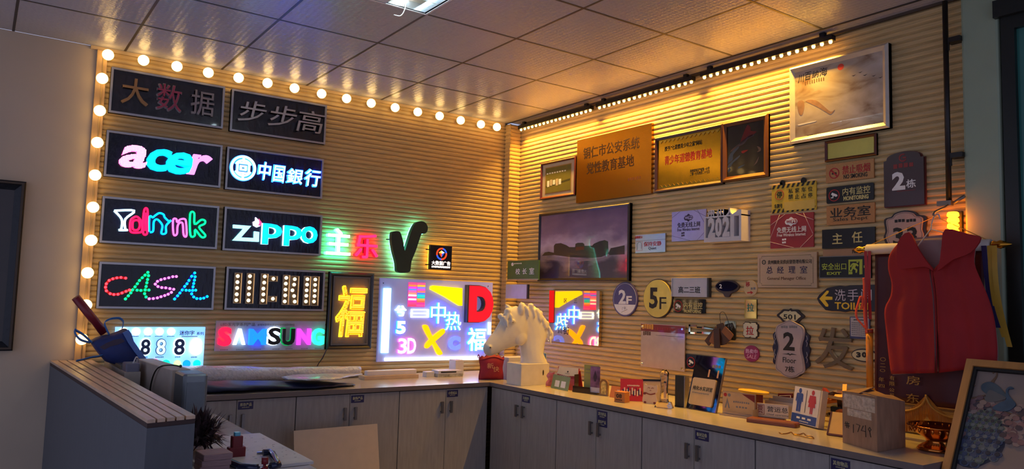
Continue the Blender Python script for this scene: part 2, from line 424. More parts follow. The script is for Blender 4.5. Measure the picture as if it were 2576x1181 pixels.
# 1  unlit three character sign
s = led_panel((-2.829,2.703,0.697,0.293), 'top left framed board with tan, rose and silver unlit characters', film=FILM_UNLIT)
letter(s, '大', (-0.283,-0.075,-0.126,0.094), mat('tan_acrylic',(150,112,66),.25,coat=.5), mat('tan_edge',(120,100,80),.3), bold=.02, lab='tan character')
letter(s, '数', (-0.075,-0.08,0.074,0.092), mat('rose_acrylic',(150,50,78),.2,coat=.5), mat('clear_edge',(130,122,130),.2,coat=.5), bold=.008, halo=mat('clear_edge'), lab='rose character with a clear rim')
letter(s, '据', (0.134,-0.078,0.282,0.09), mat('silver_acrylic',(128,122,128),.2,coat=.5), mat('clear_edge'), bold=.02, lab='silver character')
# 2  chrome characters
s = led_panel((-2.091,2.698,0.685,0.295), 'framed board with three slanted chrome characters, unlit', film=FILM_UNLIT)
CH = mat('chrome_letter',(206,196,186),.25,.8); CHS = mat('chrome_side',(120,110,100),.25,.9)
letter(s, '步', (-0.3,-0.072,-0.104,0.082), CH, CHS, .03, .012, .15); letter(s, '步', (-0.093,-0.073,0.114,0.085), CH, CHS, .03, .012, .15)
letter(s, '高', (0.114,-0.081,0.328,0.081), CH, CHS, .03, .012, .15)
# 3  acer
s = led_panel((-2.826,2.295,0.705,0.293), 'framed board with four slanted lit letters in pink, cyan and violet')
PK = glow('led_pink',(255,120,190),1.9); CY = glow('led_cyan',(0,196,255),2.6); VI = glow('led_violet_pink',(240,130,235),2.2); DOT = glow('led_dot_white',(255,205,235),3.2)
b0 = (-0.273,-0.077,-0.111,0.071)
letter(s, 'a', b0, PK, PK, .022, .03, .22)
def dots_on(s, ch, box, bold, shear, nx, nz, r, d, m, name):
    """small round lamps wherever a grid point falls on the glyph"""
    vs, fs = glyphs(ch, bold, shear, 3); a0=min(v[0] for v in vs); a1=max(v[0] for v in vs); c0=min(v[1] for v in vs); c1=max(v[1] for v in vs)
    front = [f for f in fs if all(vs[k][2] > 0 for k in f)]; tri = []
    for f in front:
        for k in range(1, len(f)-1): tri.append([vs[f[0]][:2], vs[f[k]][:2], vs[f[k+1]][:2]])
    def inside(x, y):
        for (ax,ay),(bx,by),(cx,cy) in tri:
            e1=(bx-ax)*(y-ay)-(by-ay)*(x-ax); e2=(cx-bx)*(y-by)-(cy-by)*(x-bx); e3=(ax-cx)*(y-cy)-(ay-cy)*(x-cx)
            if (e1>=0 and e2>=0 and e3>=0) or (e1<=0 and e2<=0 and e3<=0): return True
        return False
    mb = MB()
    for i in range(nx):
        for j in range(nz):
            x = a0+(a1-a0)*(i+.5)/nx; y = c0+(c1-c0)*(j+.5)/nz
            if inside(x, y): mb.disc(box[0]+(x-a0)/(a1-a0)*(box[2]-box[0]), box[1]+(y-c0)/(c1-c0)*(box[3]-box[1]), r, r, d, d+.002, m, 6)
    o = mb.to(name, s.root); o['kind'] = 'stuff'; return o
dots_on(s, 'a', b0, .03, .22, 18, 15, .0032, s.t+.0232, DOT, 'led_dots')
letter(s, 'c', (-0.113,-0.08,0.036,0.068), CY, CY, .022, .03, .22); letter(s, 'e', (0.004,-0.085,0.165,0.062), CY, CY, .024, .03, .22)
letter(s, 'r', (0.132,-0.076,0.29,0.063), VI, VI, .022, .03, .22)
# 4  bank sign with white blue halo
s = led_panel((-2.097,2.292,0.69,0.295), 'framed board with blue white lit coin emblem and four characters')
HB = glow('halo_blue',(40,120,255),5.5); HW = glow('lit_white_blue',(190,228,255),2.4)
lb = (-0.314,-0.075,-0.149,0.097); cx, cz, rd = (lb[0]+lb[2])/2, (lb[1]+lb[3])/2, (lb[3]-lb[1])/2
m = MB()
def coin(m, d0, d1, mt, g):
    m.ring(cx, cz, rd*(.84-g), rd*(1+g), d0, d1, mt)
    m.ring(cx, cz, rd*(.56-g), rd*(.70+g), d0, d1, mt, 20, 1, 25, 155).ring(cx, cz, rd*(.56-g), rd*(.70+g), d0, d1, mt, 20, 1, 205, 335)
    w, q = rd*.46, rd*(.07+g*.6)
    for a,b,c,e in ((-w-q,-w+q,-.40,.40),(w-q,w+q,-.40,.40)): m.box(cx+a,cx+b,cz+rd*c,cz+rd*e,d0,d1,mt)
    for zz in (.40,-.40): m.box(cx-w-q,cx+w+q,cz+rd*zz-q,cz+rd*zz+q,d0,d1,mt)
    for zz in (.14,-.14): m.box(cx-w*.42-q,cx+w*.42+q,cz+rd*zz-q,cz+rd*zz+q,d0,d1,mt)
    for a in (-.2,.2): m.box(cx+rd*a-q,cx+rd*a+q,cz-rd*.14,cz+rd*.14,d0,d1,mt)
    for q0,q1 in ((.40,.92),(-.92,-.40)): m.box(cx-q,cx+q,cz+rd*q0,cz+rd*q1,d0,d1,mt)
coin(m, s.t-.0005, s.t+.006, HB, .05); coin(m, s.t+.0055, s.t+.02, HW, 0.0); m.to('emblem', s.root)
for ch, b in (('中',(-0.127,-0.052,-0.04,0.069)),('国',(-0.024,-0.058,0.06,0.057)),('銀',(0.077,-0.057,0.189,0.047)),('行',(0.209,-0.062,0.323,0.059))):
    letter(s, ch, b, HW, HB, .018, .03, .1, HB)
# 5  drink
s = led_panel((-2.823,1.876,0.703,0.292), 'framed board with neon cocktail glass and coloured tubes reading drink')
def neon(s, paths, m, core=None, r=.0055, name='neon_tube', lab=None):
    b = MB()
    for pts, cl in paths:
        q = smooth_path(pts, 4, cl) if len(pts) > 4 else pts
        b.wtube(q, s.t+.014, r, m, 8, cl)
        if core: b.wtube(q, s.t+.014+r*.75, r*.55, core, 6, cl)
    return b.to(name, s.root, lab)
NW = glow('neon_white',(170,225,255),3.2); NR = glow('neon_red',(255,16,70),3.0); NC = glow('neon_cyan',(0,150,255),4.5); NP = glow('neon_pink',(255,90,200),3.0); NG = glow('neon_green',(0,235,120),2.8)
neon(s, [([(-0.282,0.059),(-0.167,0.069),(-0.216,0.011),(-0.212,-0.051),(-0.198,-0.057),(-0.249,-0.061),(-0.235,-0.051),(-0.237,0.009),(-0.282,0.059)], False)], NW, r=.007, lab='white cocktail glass tube')
neon(s, [([(-0.174,0.021),(-0.149,0.032),(-0.121,-0.001),(-0.116,-0.057),(-0.139,-0.069),(-0.178,-0.068),(-0.186,-0.036),(-0.185,0.003)], True), ([(-0.109,0.083),(-0.092,0.083),(-0.088,0.002),(-0.085,-0.07),(-0.107,-0.072),(-0.113,0.013)], True), ([(-0.171,0),(-0.142,0.009),(-0.13,-0.019),(-0.139,-0.05),(-0.168,-0.05)], True), ([(-0.102,0.062),(-0.096,-0.055)], False)], NR, r=.0068, lab='red letter d')
neon(s, [([(-0.073,-0.058),(-0.078,0.025),(-0.071,0.043),(-0.058,0.035),(-0.043,0.05),(-0.02,0.067),(0.005,0.06),(0.014,0.041),(0.04,0.019),(0.052,0.025),(0.025,-0.013),(0.027,-0.059),(0,-0.064),(0.003,-0.014),(-0.021,0.019),(-0.038,0.024),(-0.05,0.005),(-0.05,-0.052),(-0.068,-0.062)], False)], NC, r=.0062, lab='cyan letters r and i shaped as a cocktail glass')
neon(s, [([(0.074,-0.065),(0.065,0.028),(0.084,0.037),(0.091,0.017),(0.109,0.036),(0.136,0.041),(0.146,0.017),(0.154,-0.068),(0.136,-0.065),(0.125,0.01),(0.106,0.013),(0.095,-0.01),(0.094,-0.061)], True)], NP, r=.0062, lab='pink letter n')
neon(s, [([(0.178,-0.062),(0.168,0.077),(0.193,0.085),(0.2,0.012),(0.239,0.044),(0.264,0.04),(0.262,0.019),(0.229,-0.006),(0.271,-0.055),(0.262,-0.072),(0.242,-0.066),(0.205,-0.024),(0.205,-0.064)], True)], NG, r=.0066, lab='green letter k')
# 6  zippo
s = led_panel((-2.088,1.875,0.693,0.298), 'framed board with white and cyan lit letters and a small flame')
ZW = glow('lit_ice',(150,240,255),2.2); ZC = glow('lit_cyan_blue',(0,190,250),2.2); ZS = glow('lit_cool_side',(190,240,255),2.6); FW = glow('flame_white',(235,220,255),2.2); FR = glow('flame_rose',(230,70,130),1.6)
m = MB(); zp = [(-0.286,0.029),(-0.167,0.029),(-0.231,-0.055),(-0.141,-0.053),(-0.142,-0.006),(-0.11,-0.009),(-0.109,-0.077),(-0.284,-0.079),(-0.216,0.007),(-0.284,0.006)]
m.prism(zp, s.t-.0005, s.t+.025, ZW); m.to('letter', s.root)
MB().prism([(-0.138,0.093),(-0.119,0.076),(-0.095,0.059),(-0.103,0.034),(-0.125,0.023),(-0.149,0.035),(-0.153,0.059),(-0.137,0.069)], s.t, s.t+.02, FW).prism([(-0.118,0.085),(-0.095,0.059),(-0.103,0.034),(-0.119,0.038),(-0.112,0.057)], s.t+.0195, s.t+.0235, FR).to('flame', s.root)
letter(s, 'p', (-0.09,-0.092,0.049,0.055), ZC, ZS, .03, .03, 0); letter(s, 'p', (0.062,-0.093,0.194,0.052), ZC, ZS, .03, .03, 0); letter(s, 'o', (0.186,-0.066,0.309,0.058), ZC, ZS, .03, .03, 0)
# 7  CASA in round lamps
s = led_panel((-2.818,1.466,0.695,0.289), 'framed board with dotted LED letters in red, green, pink and blue')
def dotted(s, strokes, m, base, lab):
    L = None
    b = MB()
    for st in strokes: b.wtube(st, s.t+.006, .0085, base, 8)
    L = b.to('letter', s.root, lab); first = None
    for st in strokes:
        for x, z in st:
            if first is None:
                first = MB().ball((0,0,0), .0088, m, 10, 6).to('led_lamp', L); first.location = (x,-(s.t+.013),z)
            else:
                c = first.copy(); c.parent = L; COL.objects.link(c); c.location = (x,-(s.t+.013),z)
DR = glow('dot_red',(255,40,60),3.2,(255,120,120)); DG = glow('dot_green',(0,235,120),3.0); DP = glow('dot_pink',(255,110,210),3.0); DB = glow('dot_cyan',(0,200,255),3.0)
dotted(s, [[(-0.195,0.048),(-0.222,0.051),(-0.245,0.048),(-0.267,0.041),(-0.287,0.03),(-0.301,0.009),(-0.304,-0.013),(-0.298,-0.035),(-0.276,-0.052),(-0.255,-0.057),(-0.232,-0.055),(-0.21,-0.046),(-0.188,-0.035),(-0.169,-0.026)]], DR, glow('chan_red',(190,8,24),.5), 'red dotted letter C')
dotted(s, [[(-0.188,-0.083),(-0.173,-0.063),(-0.16,-0.044),(-0.151,-0.025),(-0.138,-0.005),(-0.126,0.015),(-0.115,0.036),(-0.1,0.054),(-0.085,0.071),(-0.069,0.09)], [(-0.064,0.069),(-0.068,0.044),(-0.071,0.023),(-0.074,-0.001),(-0.078,-0.023),(-0.08,-0.047),(-0.07,-0.068)], [(-0.125,-0.026),(-0.103,-0.027),(-0.056,-0.023)]], DG, glow('chan_green',(0,110,50),.5), 'green dotted letter A')
dotted(s, [[(0.103,0.07),(0.081,0.068),(0.057,0.06),(0.033,0.053),(0.011,0.046),(-0.009,0.034),(-0.021,0.016),(-0.004,0.001),(0.019,-0.005),(0.043,-0.006),(0.068,-0.01),(0.092,-0.014)], [(0.079,-0.034),(0.06,-0.047),(0.04,-0.056),(0.018,-0.064),(-0.003,-0.072),(-0.027,-0.077),(-0.051,-0.079)]], DP, glow('chan_violet',(110,30,130),.5), 'pink dotted letter S')
dotted(s, [[(0.101,-0.077),(0.118,-0.056),(0.131,-0.037),(0.144,-0.017),(0.158,0.007),(0.171,0.025),(0.182,0.047),(0.197,0.075),(0.215,0.098)], [(0.219,0.073),(0.216,0.05),(0.213,0.028),(0.21,0.006),(0.209,-0.018),(0.204,-0.041),(0.218,-0.061),(0.238,-0.071),(0.261,-0.071),(0.282,-0.067),(0.303,-0.056)], [(0.168,-0.018),(0.189,-0.019),(0.228,-0.016)]], DB, glow('chan_blue',(20,40,180),.5), 'blue dotted letter A')
# 8  bulbs in channel letters
s = led_panel((-2.049,1.47,0.699,0.292), 'framed board with open channel letters filled with small white bulbs')
CR = mat('cream_channel',(206,188,160),.4); SB = glow('small_bulb',(255,214,160),3.4,(255,250,240))
CRD_ = mat('channel_back',(60,52,44),.6)
def bulbs_letter(s, strips, pts, lab):
    b = MB()
    for x0,z0,x1,z1 in strips:
        b.box(x0,x1,z0,z1,s.t-.0005,s.t+.003,CRD_)
        for q in ((x0,x0+.003),(x1-.003,x1)): b.box(*q,z0,z1,s.t+.006,s.t+.028,CR)
        for q in ((z0,z0+.003),(z1-.003,z1)): b.box(x0+.003,x1-.003,*q,s.t+.006,s.t+.028,CR)
    L = b.to('letter', s.root, lab); first = None
    for x, z in pts:
        if first is None: first = MB().ball((0,0,0), .0125, SB, 12, 7).to('small_bulb', L); first.location = (x,-(s.t+.019),z)
        else: c = first.copy(); c.parent = L; COL.objects.link(c); c.location = (x,-(s.t+.019),z)
bulbs_letter(s, [(-0.296,-0.102,-0.247,0.107), (-0.215,-0.103,-0.162,0.108)], [(-0.276,0.084),(-0.276,0.043),(-0.276,0.003),(-0.276,-0.04),(-0.276,-0.08),(-0.194,0.087),(-0.194,0.045),(-0.195,0.005),(-0.195,-0.038),(-0.195,-0.08)], 'pair of upright strips')
bulbs_letter(s, [(-0.118,-0.105,-0.067,0.109), (-0.069,0.055,-0.002,0.095), (-0.063,-0.087,-0.001,-0.046)], [(-0.092,0.089),(-0.094,0.046),(-0.097,0.004),(-0.095,-0.036),(-0.097,-0.078),(-0.031,0.075),(-0.027,-0.065)], 'channel letter C')
bulbs_letter(s, [(0.038,-0.106,0.087,0.106), (0.089,-0.106,0.154,0.101)], [(0.06,0.085),(0.059,0.044),(0.059,0.002),(0.059,-0.039),(0.058,-0.082),(0.122,0.078),(0.119,0.039),(0.109,-0.002),(0.123,-0.042),(0.13,-0.082)], 'channel letter R')
bulbs_letter(s, [(0.19,-0.108,0.242,0.104), (0.247,-0.109,0.304,0.105)], [(0.215,0.081),(0.214,0.042),(0.213,0.001),(0.213,-0.038),(0.212,-0.079),(0.274,0.081),(0.274,0.042),(0.274,0.001),(0.274,-0.039),(0.272,-0.078)], 'channel letter O')
# 9  SAMSUNG letter samples
s = Sign('B', (-2.055,1.146,0.769,0.205), 'sign_board', 'grey board with a row of seven differently lit letters', 'sign', 'sample boards with lit letters')
s.panel(.010, mat('pale_grey_acrylic',(178,180,192),.4)); 
s.text('LED发光字系列产品', (-0.354,0.066,-0.124,0.09), GREY, .01); s.ink.bars((-0.106,0.068,0.157,0.084), 22, .0096, .0108, GREY, .6)
for k, x in enumerate((30,138,262,398,496,612,718)): s.ink.bars((-0.385,-0.082,-0.332,-0.07) if False else (s.w*((x+8)/800.0-.5), -s.h/2+.006, s.w*((x+62)/800.0-.5), -s.h/2+.012), 5, .0096, .0106, GREY)
s.done()
SR = glow('lit_red',(255,18,60),1.9); SW = glow('lit_white',(200,235,255),2.4); SBU = glow('lit_blue',(20,110,255),2.2); SM = glow('lit_magenta',(225,60,225),1.8); SG = glow('lit_mint',(40,240,180),2.0)
BKL = mat('black_letter',(16,16,20),.4); HWH = glow('halo_white',(215,235,255),2.4); HGR = glow('halo_green',(0,150,70),1.2)
letter(s, 'S', (-0.37,-0.067,-0.285,0.06), SR, SR, .03, .04); letter(s, 'Λ', (-0.27,-0.06,-0.191,0.05), SW, SW, .03, .035); letter(s, 'M', (-0.166,-0.062,-0.049,0.048), SBU, SBU, .03, .035)
letter(s, 'S', (-0.038,-0.063,0.052,0.057), BKL, HWH, .03, .035, 0, HWH, lab='black letter S with a white halo'); letter(s, 'U', (0.062,-0.066,0.153,0.05), BKL, BKL, .03, .035, 0, HGR, lab='black letter U with a green halo')
letter(s, 'N', (0.174,-0.066,0.272,0.05), SM, SM, .03, .035); letter(s, 'G', (0.282,-0.071,0.372,0.052), SG, SG, .03, .035)
m = MB(); m.tube(smooth_path([[(-1.657,-0.03,1.05)][0], [(-1.684,-0.03,0.988)][0], [(-1.726,-0.05,0.939)][0], [(-1.747,-0.08,0.897)][0], [(-1.756,-0.1,0.877)][0]], 5), .004, BLACK, 6)
tag(m.to('power_cable'), 'dark cable hanging from the seven letter board to the worktop', 'cable')
# 10  framed golden character
s = Sign('B', (-1.484,1.329,0.354,0.569), 'picture_frame', 'dark framed picture with a glowing yellow 福 character', 'picture frame')
s.panel(.02, mat('taupe_mat',(128,116,104),.6)); s.frame(.03, .04, mat('dark_grey_frame',(62,62,66),.4,.4), bev=.01); s.frame(.012, .034, mat('grey_frame_lip',(110,110,112),.4,.4), 'frame_lip', .02, .03)
FY = glow('lit_yellow',(255,215,40),1.5); FO = glow('lit_orange',(255,130,10),1.5); fb = (-0.111,-0.19,0.124,0.182)
letter(s, '福', fb, FO, FY, .02, .018, .12, FY, name='character'); dots_on(s, '福', fb, 0.0, .12, 24, 30, .0042, s.t+.0205, glow('dot_gold',(255,225,70),2.0), 'led_dots')
for b in ((0.102,0.056,0.124,0.198), (-0.144,-0.175,-0.13,-0.062)): 
    for k in range(7): zz=b[1]+(b[3]-b[1])*k/7; s.ink.box(b[0], b[2], zz, zz+(b[3]-b[1])/7*.6, s.t-.0004, s.t+.0008, GREY)
s.ink.bars((-0.107,-0.216,0.101,-0.204), 10, s.t-.0004, s.t+.0008, GREY); s.ink.bars((-0.106,-0.236,0.102,-0.224), 10, s.t-.0004, s.t+.0008, GREY); s.ink.bars((-0.024,0.194,0.021,0.236), 3, s.t-.0004, s.t+.0008, GREY)
s.done('print')
# 11-14  single letters standing off the wall
s = Sign('B', (-1.612,1.837,0.19,0.197), 'illuminated_letter', 'white lit character 主 on the slatted wall left of the red one', 'illuminated letter', 'single lit letters on the back wall')
letter(s, '主', (-s.w/2,-s.h/2,s.w/2,s.h/2), glow('lit_white_hot',(235,255,252),3.0), glow('lit_teal_side',(120,255,235),2.4), .04, .05, 0, None, name='character', d=.012); MB().box(-.01,.01,-.05,.05,0,.012,DKMETAL).to('mount', s.root)
s = Sign('B', (-1.387,1.817,0.19,0.186), 'illuminated_letter', 'red lit character 乐 between the white character and the green V', 'illuminated letter', 'single lit letters on the back wall')
letter(s, '乐', (-s.w/2,-s.h/2,s.w/2,s.h/2), glow('lit_red_pink',(255,40,100),2.0), glow('lit_red_side',(255,8,40),1.8), .04, .075, 0, None, name='character', d=.012); MB().box(-.01,.01,-.05,.05,0,.012,DKMETAL).to('mount', s.root)
s = Sign('B', (-1.042,1.829,0.338,0.385), 'illuminated_letter', 'big dark green backlit letter V with a curled right arm', 'illuminated letter', 'single lit letters on the back wall')
VP = [(-0.157,0.102),(-0.142,0.114),(-0.111,0.119),(-0.09,0.114),(-0.076,0.091),(-0.058,0.041),(-0.041,-0.029),(-0.027,0.014),(-0.01,0.068),(0.009,0.128),(0.033,0.179),(0.059,0.203),(0.096,0.213),(0.129,0.205),(0.15,0.18),(0.154,0.156),(0.147,0.131),(0.129,0.117),(0.102,0.114),(0.095,0.101),(0.081,0.059),(0.058,-0.014),(0.036,-0.07),(0.022,-0.106),(0.017,-0.149),(0.013,-0.183),(-0.003,-0.195),(-0.05,-0.202),(-0.086,-0.198),(-0.103,-0.183),(-0.106,-0.155),(-0.114,-0.113),(-0.135,-0.053),(-0.152,0.011),(-0.16,0.062)]
VQ = smooth_path(VP, 3, True)
MB().prism(VQ, .045, .085, mat('dark_green_face',(24,50,48),.45)).to('letter', s.root)
MB().prism([(x*.965,z*.965) for x,z in VQ], .030, .0455, glow('back_light_teal',(120,255,235),6.0)).to('back_light', s.root)
m = MB()
for x,z in [(-0.145,0.058),(-0.067,-0.171),(0.059,0.072)]: m.tube([(x,0,z),(x,-.03,z)], .004, DKMETAL, 8)
m.tube([(VQ[0][0]-.03,-.05,VQ[0][1]-.05),(VQ[0][0]+.02,-.05,VQ[0][1]-.05)], .004, DKMETAL, 8); m.to('pin', s.root)
s = Sign('B', (-0.751,1.764,0.201,0.195), 'lightbox', 'small black square lightbox with a round logo and yellow backlight', 'lightbox')
s.panel(.07, BLACK, d0=.045); MB().box(-s.w/2+.004,s.w/2-.004,-s.h/2+.004,s.h/2-.004,.03,.0455,glow('back_light_yellow',(255,200,60),3.2)).to('back_light', s.root)
m = MB()
for z in (.06,-.06): m.tube([(-s.w/2-.028,-.05,z),(-s.w/2+.005,-.05,z)], .004, DKMETAL, 8); m.tube([(-.02,0,z),(-.02,-.03,z)], .004, DKMETAL, 8)
m.to('pin', s.root); lb = (-0.047,-0.019,0.057,0.08); lx, lz, lr = (lb[0]+lb[2])/2, (lb[1]+lb[3])/2, (lb[3]-lb[1])/2
OG = glow('logo_orange',(240,70,30),1.1); BL = glow('logo_blue',(40,90,235),1.1); LY = glow('logo_yellow',(255,205,80),1.2); LWH = glow('logo_white',(255,240,235),1.5)
m = MB(); m.ring(lx,lz,lr*.74,lr,.0695,.0715,OG,20,1,75,195).ring(lx,lz,lr*.74,lr,.0695,.0715,BL,20,1,195,268).ring(lx,lz,lr*.74,lr,.0695,.0715,OG,20,1,268,372).ring(lx,lz,lr*.74,lr,.0695,.0715,BL,20,1,12,75)
q = lr*.55; m.prism([(lx-q,lz+q*.35),(lx-q*.1,lz+q),(lx+q*.1,lz+q*.1)],.0695,.0715,LY).prism([(lx-q*.1,lz+q),(lx+q,lz+q*.4),(lx+q*.1,lz+q*.1)],.0695,.0715,LWH).prism([(lx-q,lz+q*.35),(lx+q*.1,lz+q*.1),(lx,lz-q)],.0695,.0715,OG).prism([(lx+q,lz+q*.4),(lx,lz-q),(lx+q*.1,lz+q*.1)],.0695,.0715,BL); m.to('logo', s.root)
s.text('大数据广告', (-0.083,-0.061,0.09,-0.027), LWH, .03); s.ink.bars((-0.083,-0.083,0.089,-0.066), 20, .0696, .0712, LWH, .7); s.done()

# 15  big sample panel of lit letters
s = Sign('B', (-0.729,1.263,1.037,0.639), 'sign_board', 'large pale lilac panel of mixed lit letter samples above the worktop', 'sign', 'sample boards with lit letters')
s.panel(.022, glow('strip_lit_acrylic',(130,135,220),.34,(172,170,196))); BARL = glow('lit_bar_ice',(150,225,255),3.2); LWB = glow('lit_white_violet',(215,225,255),2.4); t = s.t  # panel's own glow carries the wash of its light strips
MB().prism([(-0.493,0.242),(-0.435,0.244),(-0.436,-0.252),(-0.494,-0.251)], t-.0005, t+.02, BARL).to('light_strip', s.root, 'tall light strip'); MB().prism([(-0.46,-0.291),(0.385,-0.295),(0.386,-0.323),(-0.461,-0.311)], t-.0005, t+.02, glow('lit_bar_white',(225,240,255),3.2)).to('light_strip', s.root, 'long bottom light strip')
MB().prism([(0.479,-0.014),(0.501,-0.014),(0.503,-0.117),(0.48,-0.117)], t-.0005, t+.02, BARL).to('light_strip', s.root, 'short light strip')
m = MB(); b = (-0.283,0.102,-0.13,0.297); m.box(b[0],b[2],b[1],b[3],t-.0005,t+.006,glow('swatch_back',(190,80,160),.7))
cols = [[(255,70,110),(255,120,60),(255,60,200),(90,120,255),(255,90,160),(255,130,110),(255,240,230),(255,70,140),(255,230,240),(255,50,150),(255,60,120),(255,60,90)],[(255,80,120),(255,170,40),(110,110,255),(255,70,180),(255,110,90),(60,110,255),(0,190,190),(0,180,160),(255,150,60),(255,90,60),(255,50,130),(255,70,130)]]
for c in range(2):
    for k in range(12):
        hh = (b[3]-b[1]-.01)/12; x0 = b[0]+.005+c*(b[2]-b[0])/2; z1 = b[3]-.005-k*hh
        m.box(x0, x0+(b[2]-b[0])/2-.008, z1-hh*.86, z1, t+.0055, t+.010, glow('swatch_%d_%d' % (c,k), cols[c][k], 1.5))
m.to('colour_chart', s.root)
MB().prism(smooth_path([(-0.091,0.246),(-0.088,0.27),(-0.064,0.277),(0.043,0.271),(0.201,0.263),(0.206,0.121),(0.181,0.12),(0.047,0.187)], 1, True), t-.0005, t+.03, glow('lit_pure_yellow',(255,225,0),1.4)).to('yellow_wedge', s.root)
b = (0.255,-0.012,0.497,0.286); m = MB(); m.text('D', (b[0]-.012,b[1]-.004,b[2]-.004,b[3]+.006), t-.0005, t+.05, mat('dark_return',(70,62,66),.4), .085, 0, 4).text('D', b, t+.0495, t+.053, glow('lit_crimson',(215,20,44),.8), .075, 0, 4); m.to('letter', s.root, 'big red letter D')
for ch, bx, fc, sd, bo in (('兮',(-0.391,0.028,-0.295,0.112),LWB,HW,.03),('5',(-0.377,-0.108,-0.297,-0.008),LWB,HB,.05),('中',(-0.076,-0.026,0.058,0.14),HW,HB,.01),('热',(0.06,-0.08,0.207,0.07),HW,HB,.01),('3',(-0.355,-0.259,-0.28,-0.142),LWB,NP,.02),('D',(-0.275,-0.26,-0.201,-0.14),LWB,NP,.02),('C',(0.098,-0.24,0.208,-0.128),glow('lit_periwinkle',(90,110,255),2.0),None,.07),('福',(0.275,-0.249,0.455,-0.06),glow('lit_ice_white',(220,245,255),2.8),HB,.06)):
    letter(s, ch, bx, fc, sd, .018, bo, 0, None)
m = MB(); b = (-0.25,0.02,-0.093,0.086); e = .009
for z in (b[1],(b[1]+b[3])/2-e/2,b[3]-e): m.box(b[0],b[2],z,z+e,t-.0005,t+.016,LWB)
for x in (b[0],b[2]-e): m.box(x,x+e,b[1]+e,b[3]-e,t-.0005,t+.016,LWB)
m.to('letter', s.root)
OR = glow('lit_orange_yellow',(255,176,0),1.5)
MB().prism(smooth_path([(-0.145,-0.046),(-0.104,-0.041),(-0.069,-0.105),(-0.024,-0.178),(0.036,-0.253),(0.034,-0.272),(-0.003,-0.271),(-0.052,-0.19),(-0.111,-0.11)], 3, True), t-.0005, t+.02, OR).prism(smooth_path([(0.05,-0.07),(0.055,-0.099),(0.003,-0.142),(-0.052,-0.184),(-0.093,-0.22),(-0.118,-0.214),(-0.108,-0.178),(-0.041,-0.119),(0.022,-0.076)], 3, True), t-.0003, t+.021, OR).to('letter', s.root, 'orange brush letter X')
m = MB()
for x,z in [(-0.495,0.281),(0.471,0.288)]: m.disc(x, z, .004, .004, t-.0005, t+.003, DKMETAL, 10)
m.to('screw', s.root)

# 16  panel with round lamps and figure eights
s = Sign('B', (-2.779,1.066,0.537,0.28), 'sign_board', 'white panel of glowing discs and figure eights behind the blue bag', 'sign', 'sample boards with lit letters')
s.panel(.022, glow('halo_lit_acrylic',(105,170,255),1.7,(190,202,226))); t = s.t  # plate emits by itself, standing in for halo light from letters and discs
DW = glow('disc_white',(240,246,255),3.0)
def discs(pts, r, cols, name):
    for (x,z), (c,nm) in zip(pts, cols): 
        MB().ring(x-.0015, z+.001, r*.92, r*1.05, t-.0005, t+.010, glow('rim_'+nm,c,1.4)).disc(x, z, r*.93, r*.93, t-.0005, t+.012, glow('face_'+nm,c,2.6)).to(name, s.root)
discs([(-0.222,0.11),(-0.15,0.11),(-0.079,0.11),(-0.012,0.11),(0.058,0.11)], .0235, [((255,225,190),'warm'),((255,246,235),'soft'),((250,250,255),'neutral'),((225,248,255),'cool'),((215,245,255),'colder')], 'light_disc')
discs([(-0.027,-0.088),(0.039,-0.095),(0.108,-0.098),(0.165,-0.1),(0.229,-0.101)], .0225, [((255,70,150),'pink'),((0,225,150),'sea'),((170,255,130),'lime'),((0,120,255),'azure'),((0,200,255),'aqua')], 'light_disc')
OUT8 = mat('dark_blue_letter',(40,62,110),.3)
for bx, kind in (((-0.121,-0.036,-0.064,0.064),0),((-0.031,-0.041,0.031,0.066),1),((0.078,-0.041,0.143,0.065),0),((0.18,-0.043,0.252,0.066),2)):
    if kind == 0: letter(s, '8', bx, OUT8, glow('halo_cool',(190,235,255),3.0), .018, .03, 0, glow('halo_cool'))
    elif kind == 1: MB().text('8', bx, t-.0005, t+.014, OUT8, .05, 0, 4).text('8', (bx[0]+.004,bx[1]+.004,bx[2]-.004,bx[3]-.004), t+.0135, t+.018, glow('pale_outline',(200,236,255),1.3), .02, 0, 4).to('letter', s.root, 'outlined figure eight')
    else: letter(s, '8', bx, glow('hot_white',(245,250,255),3.0), None, .018, .06, 0, None)
b = (-0.121,-0.036,-0.064,0.064)
MU = mat('plum_print',(96,52,110),.5)
s.text('迷你字', (0.109,0.087,0.201,0.117), MU, .04); s.text('系列', (0.216,0.087,0.26,0.108), MU, .03); s.ink.box(*(lambda q:(q[0],q[2],q[1],q[3]))((0.123,0.076,0.222,0.08)), t-.0004, t+.001, MU)
for bb in ((-0.173,0.078,-0.133,0.085), (-0.101,0.079,-0.062,0.085), (-0.038,0.078,0.008,0.084), (0.034,0.077,0.08,0.083), (-0.093,-0.056,-0.073,-0.047), (-0.027,-0.057,0.023,-0.049), (0.091,-0.059,0.124,-0.05), (0.19,-0.062,0.228,-0.053)): s.ink.bars(bb, 6, t-.0004, t+.0008, INK, .6)
s.done()

# ------------------------------------------------------------------ plaques, pictures and signs on the right wall
DKRED = mat('dark_red_print',(44,4,6),.7)
def wall_sign(rect, name, label, cat, group=None, off=0.0): return Sign('R', rect, name, label, cat, group, off)
FR = 'framed pictures on the right wall'
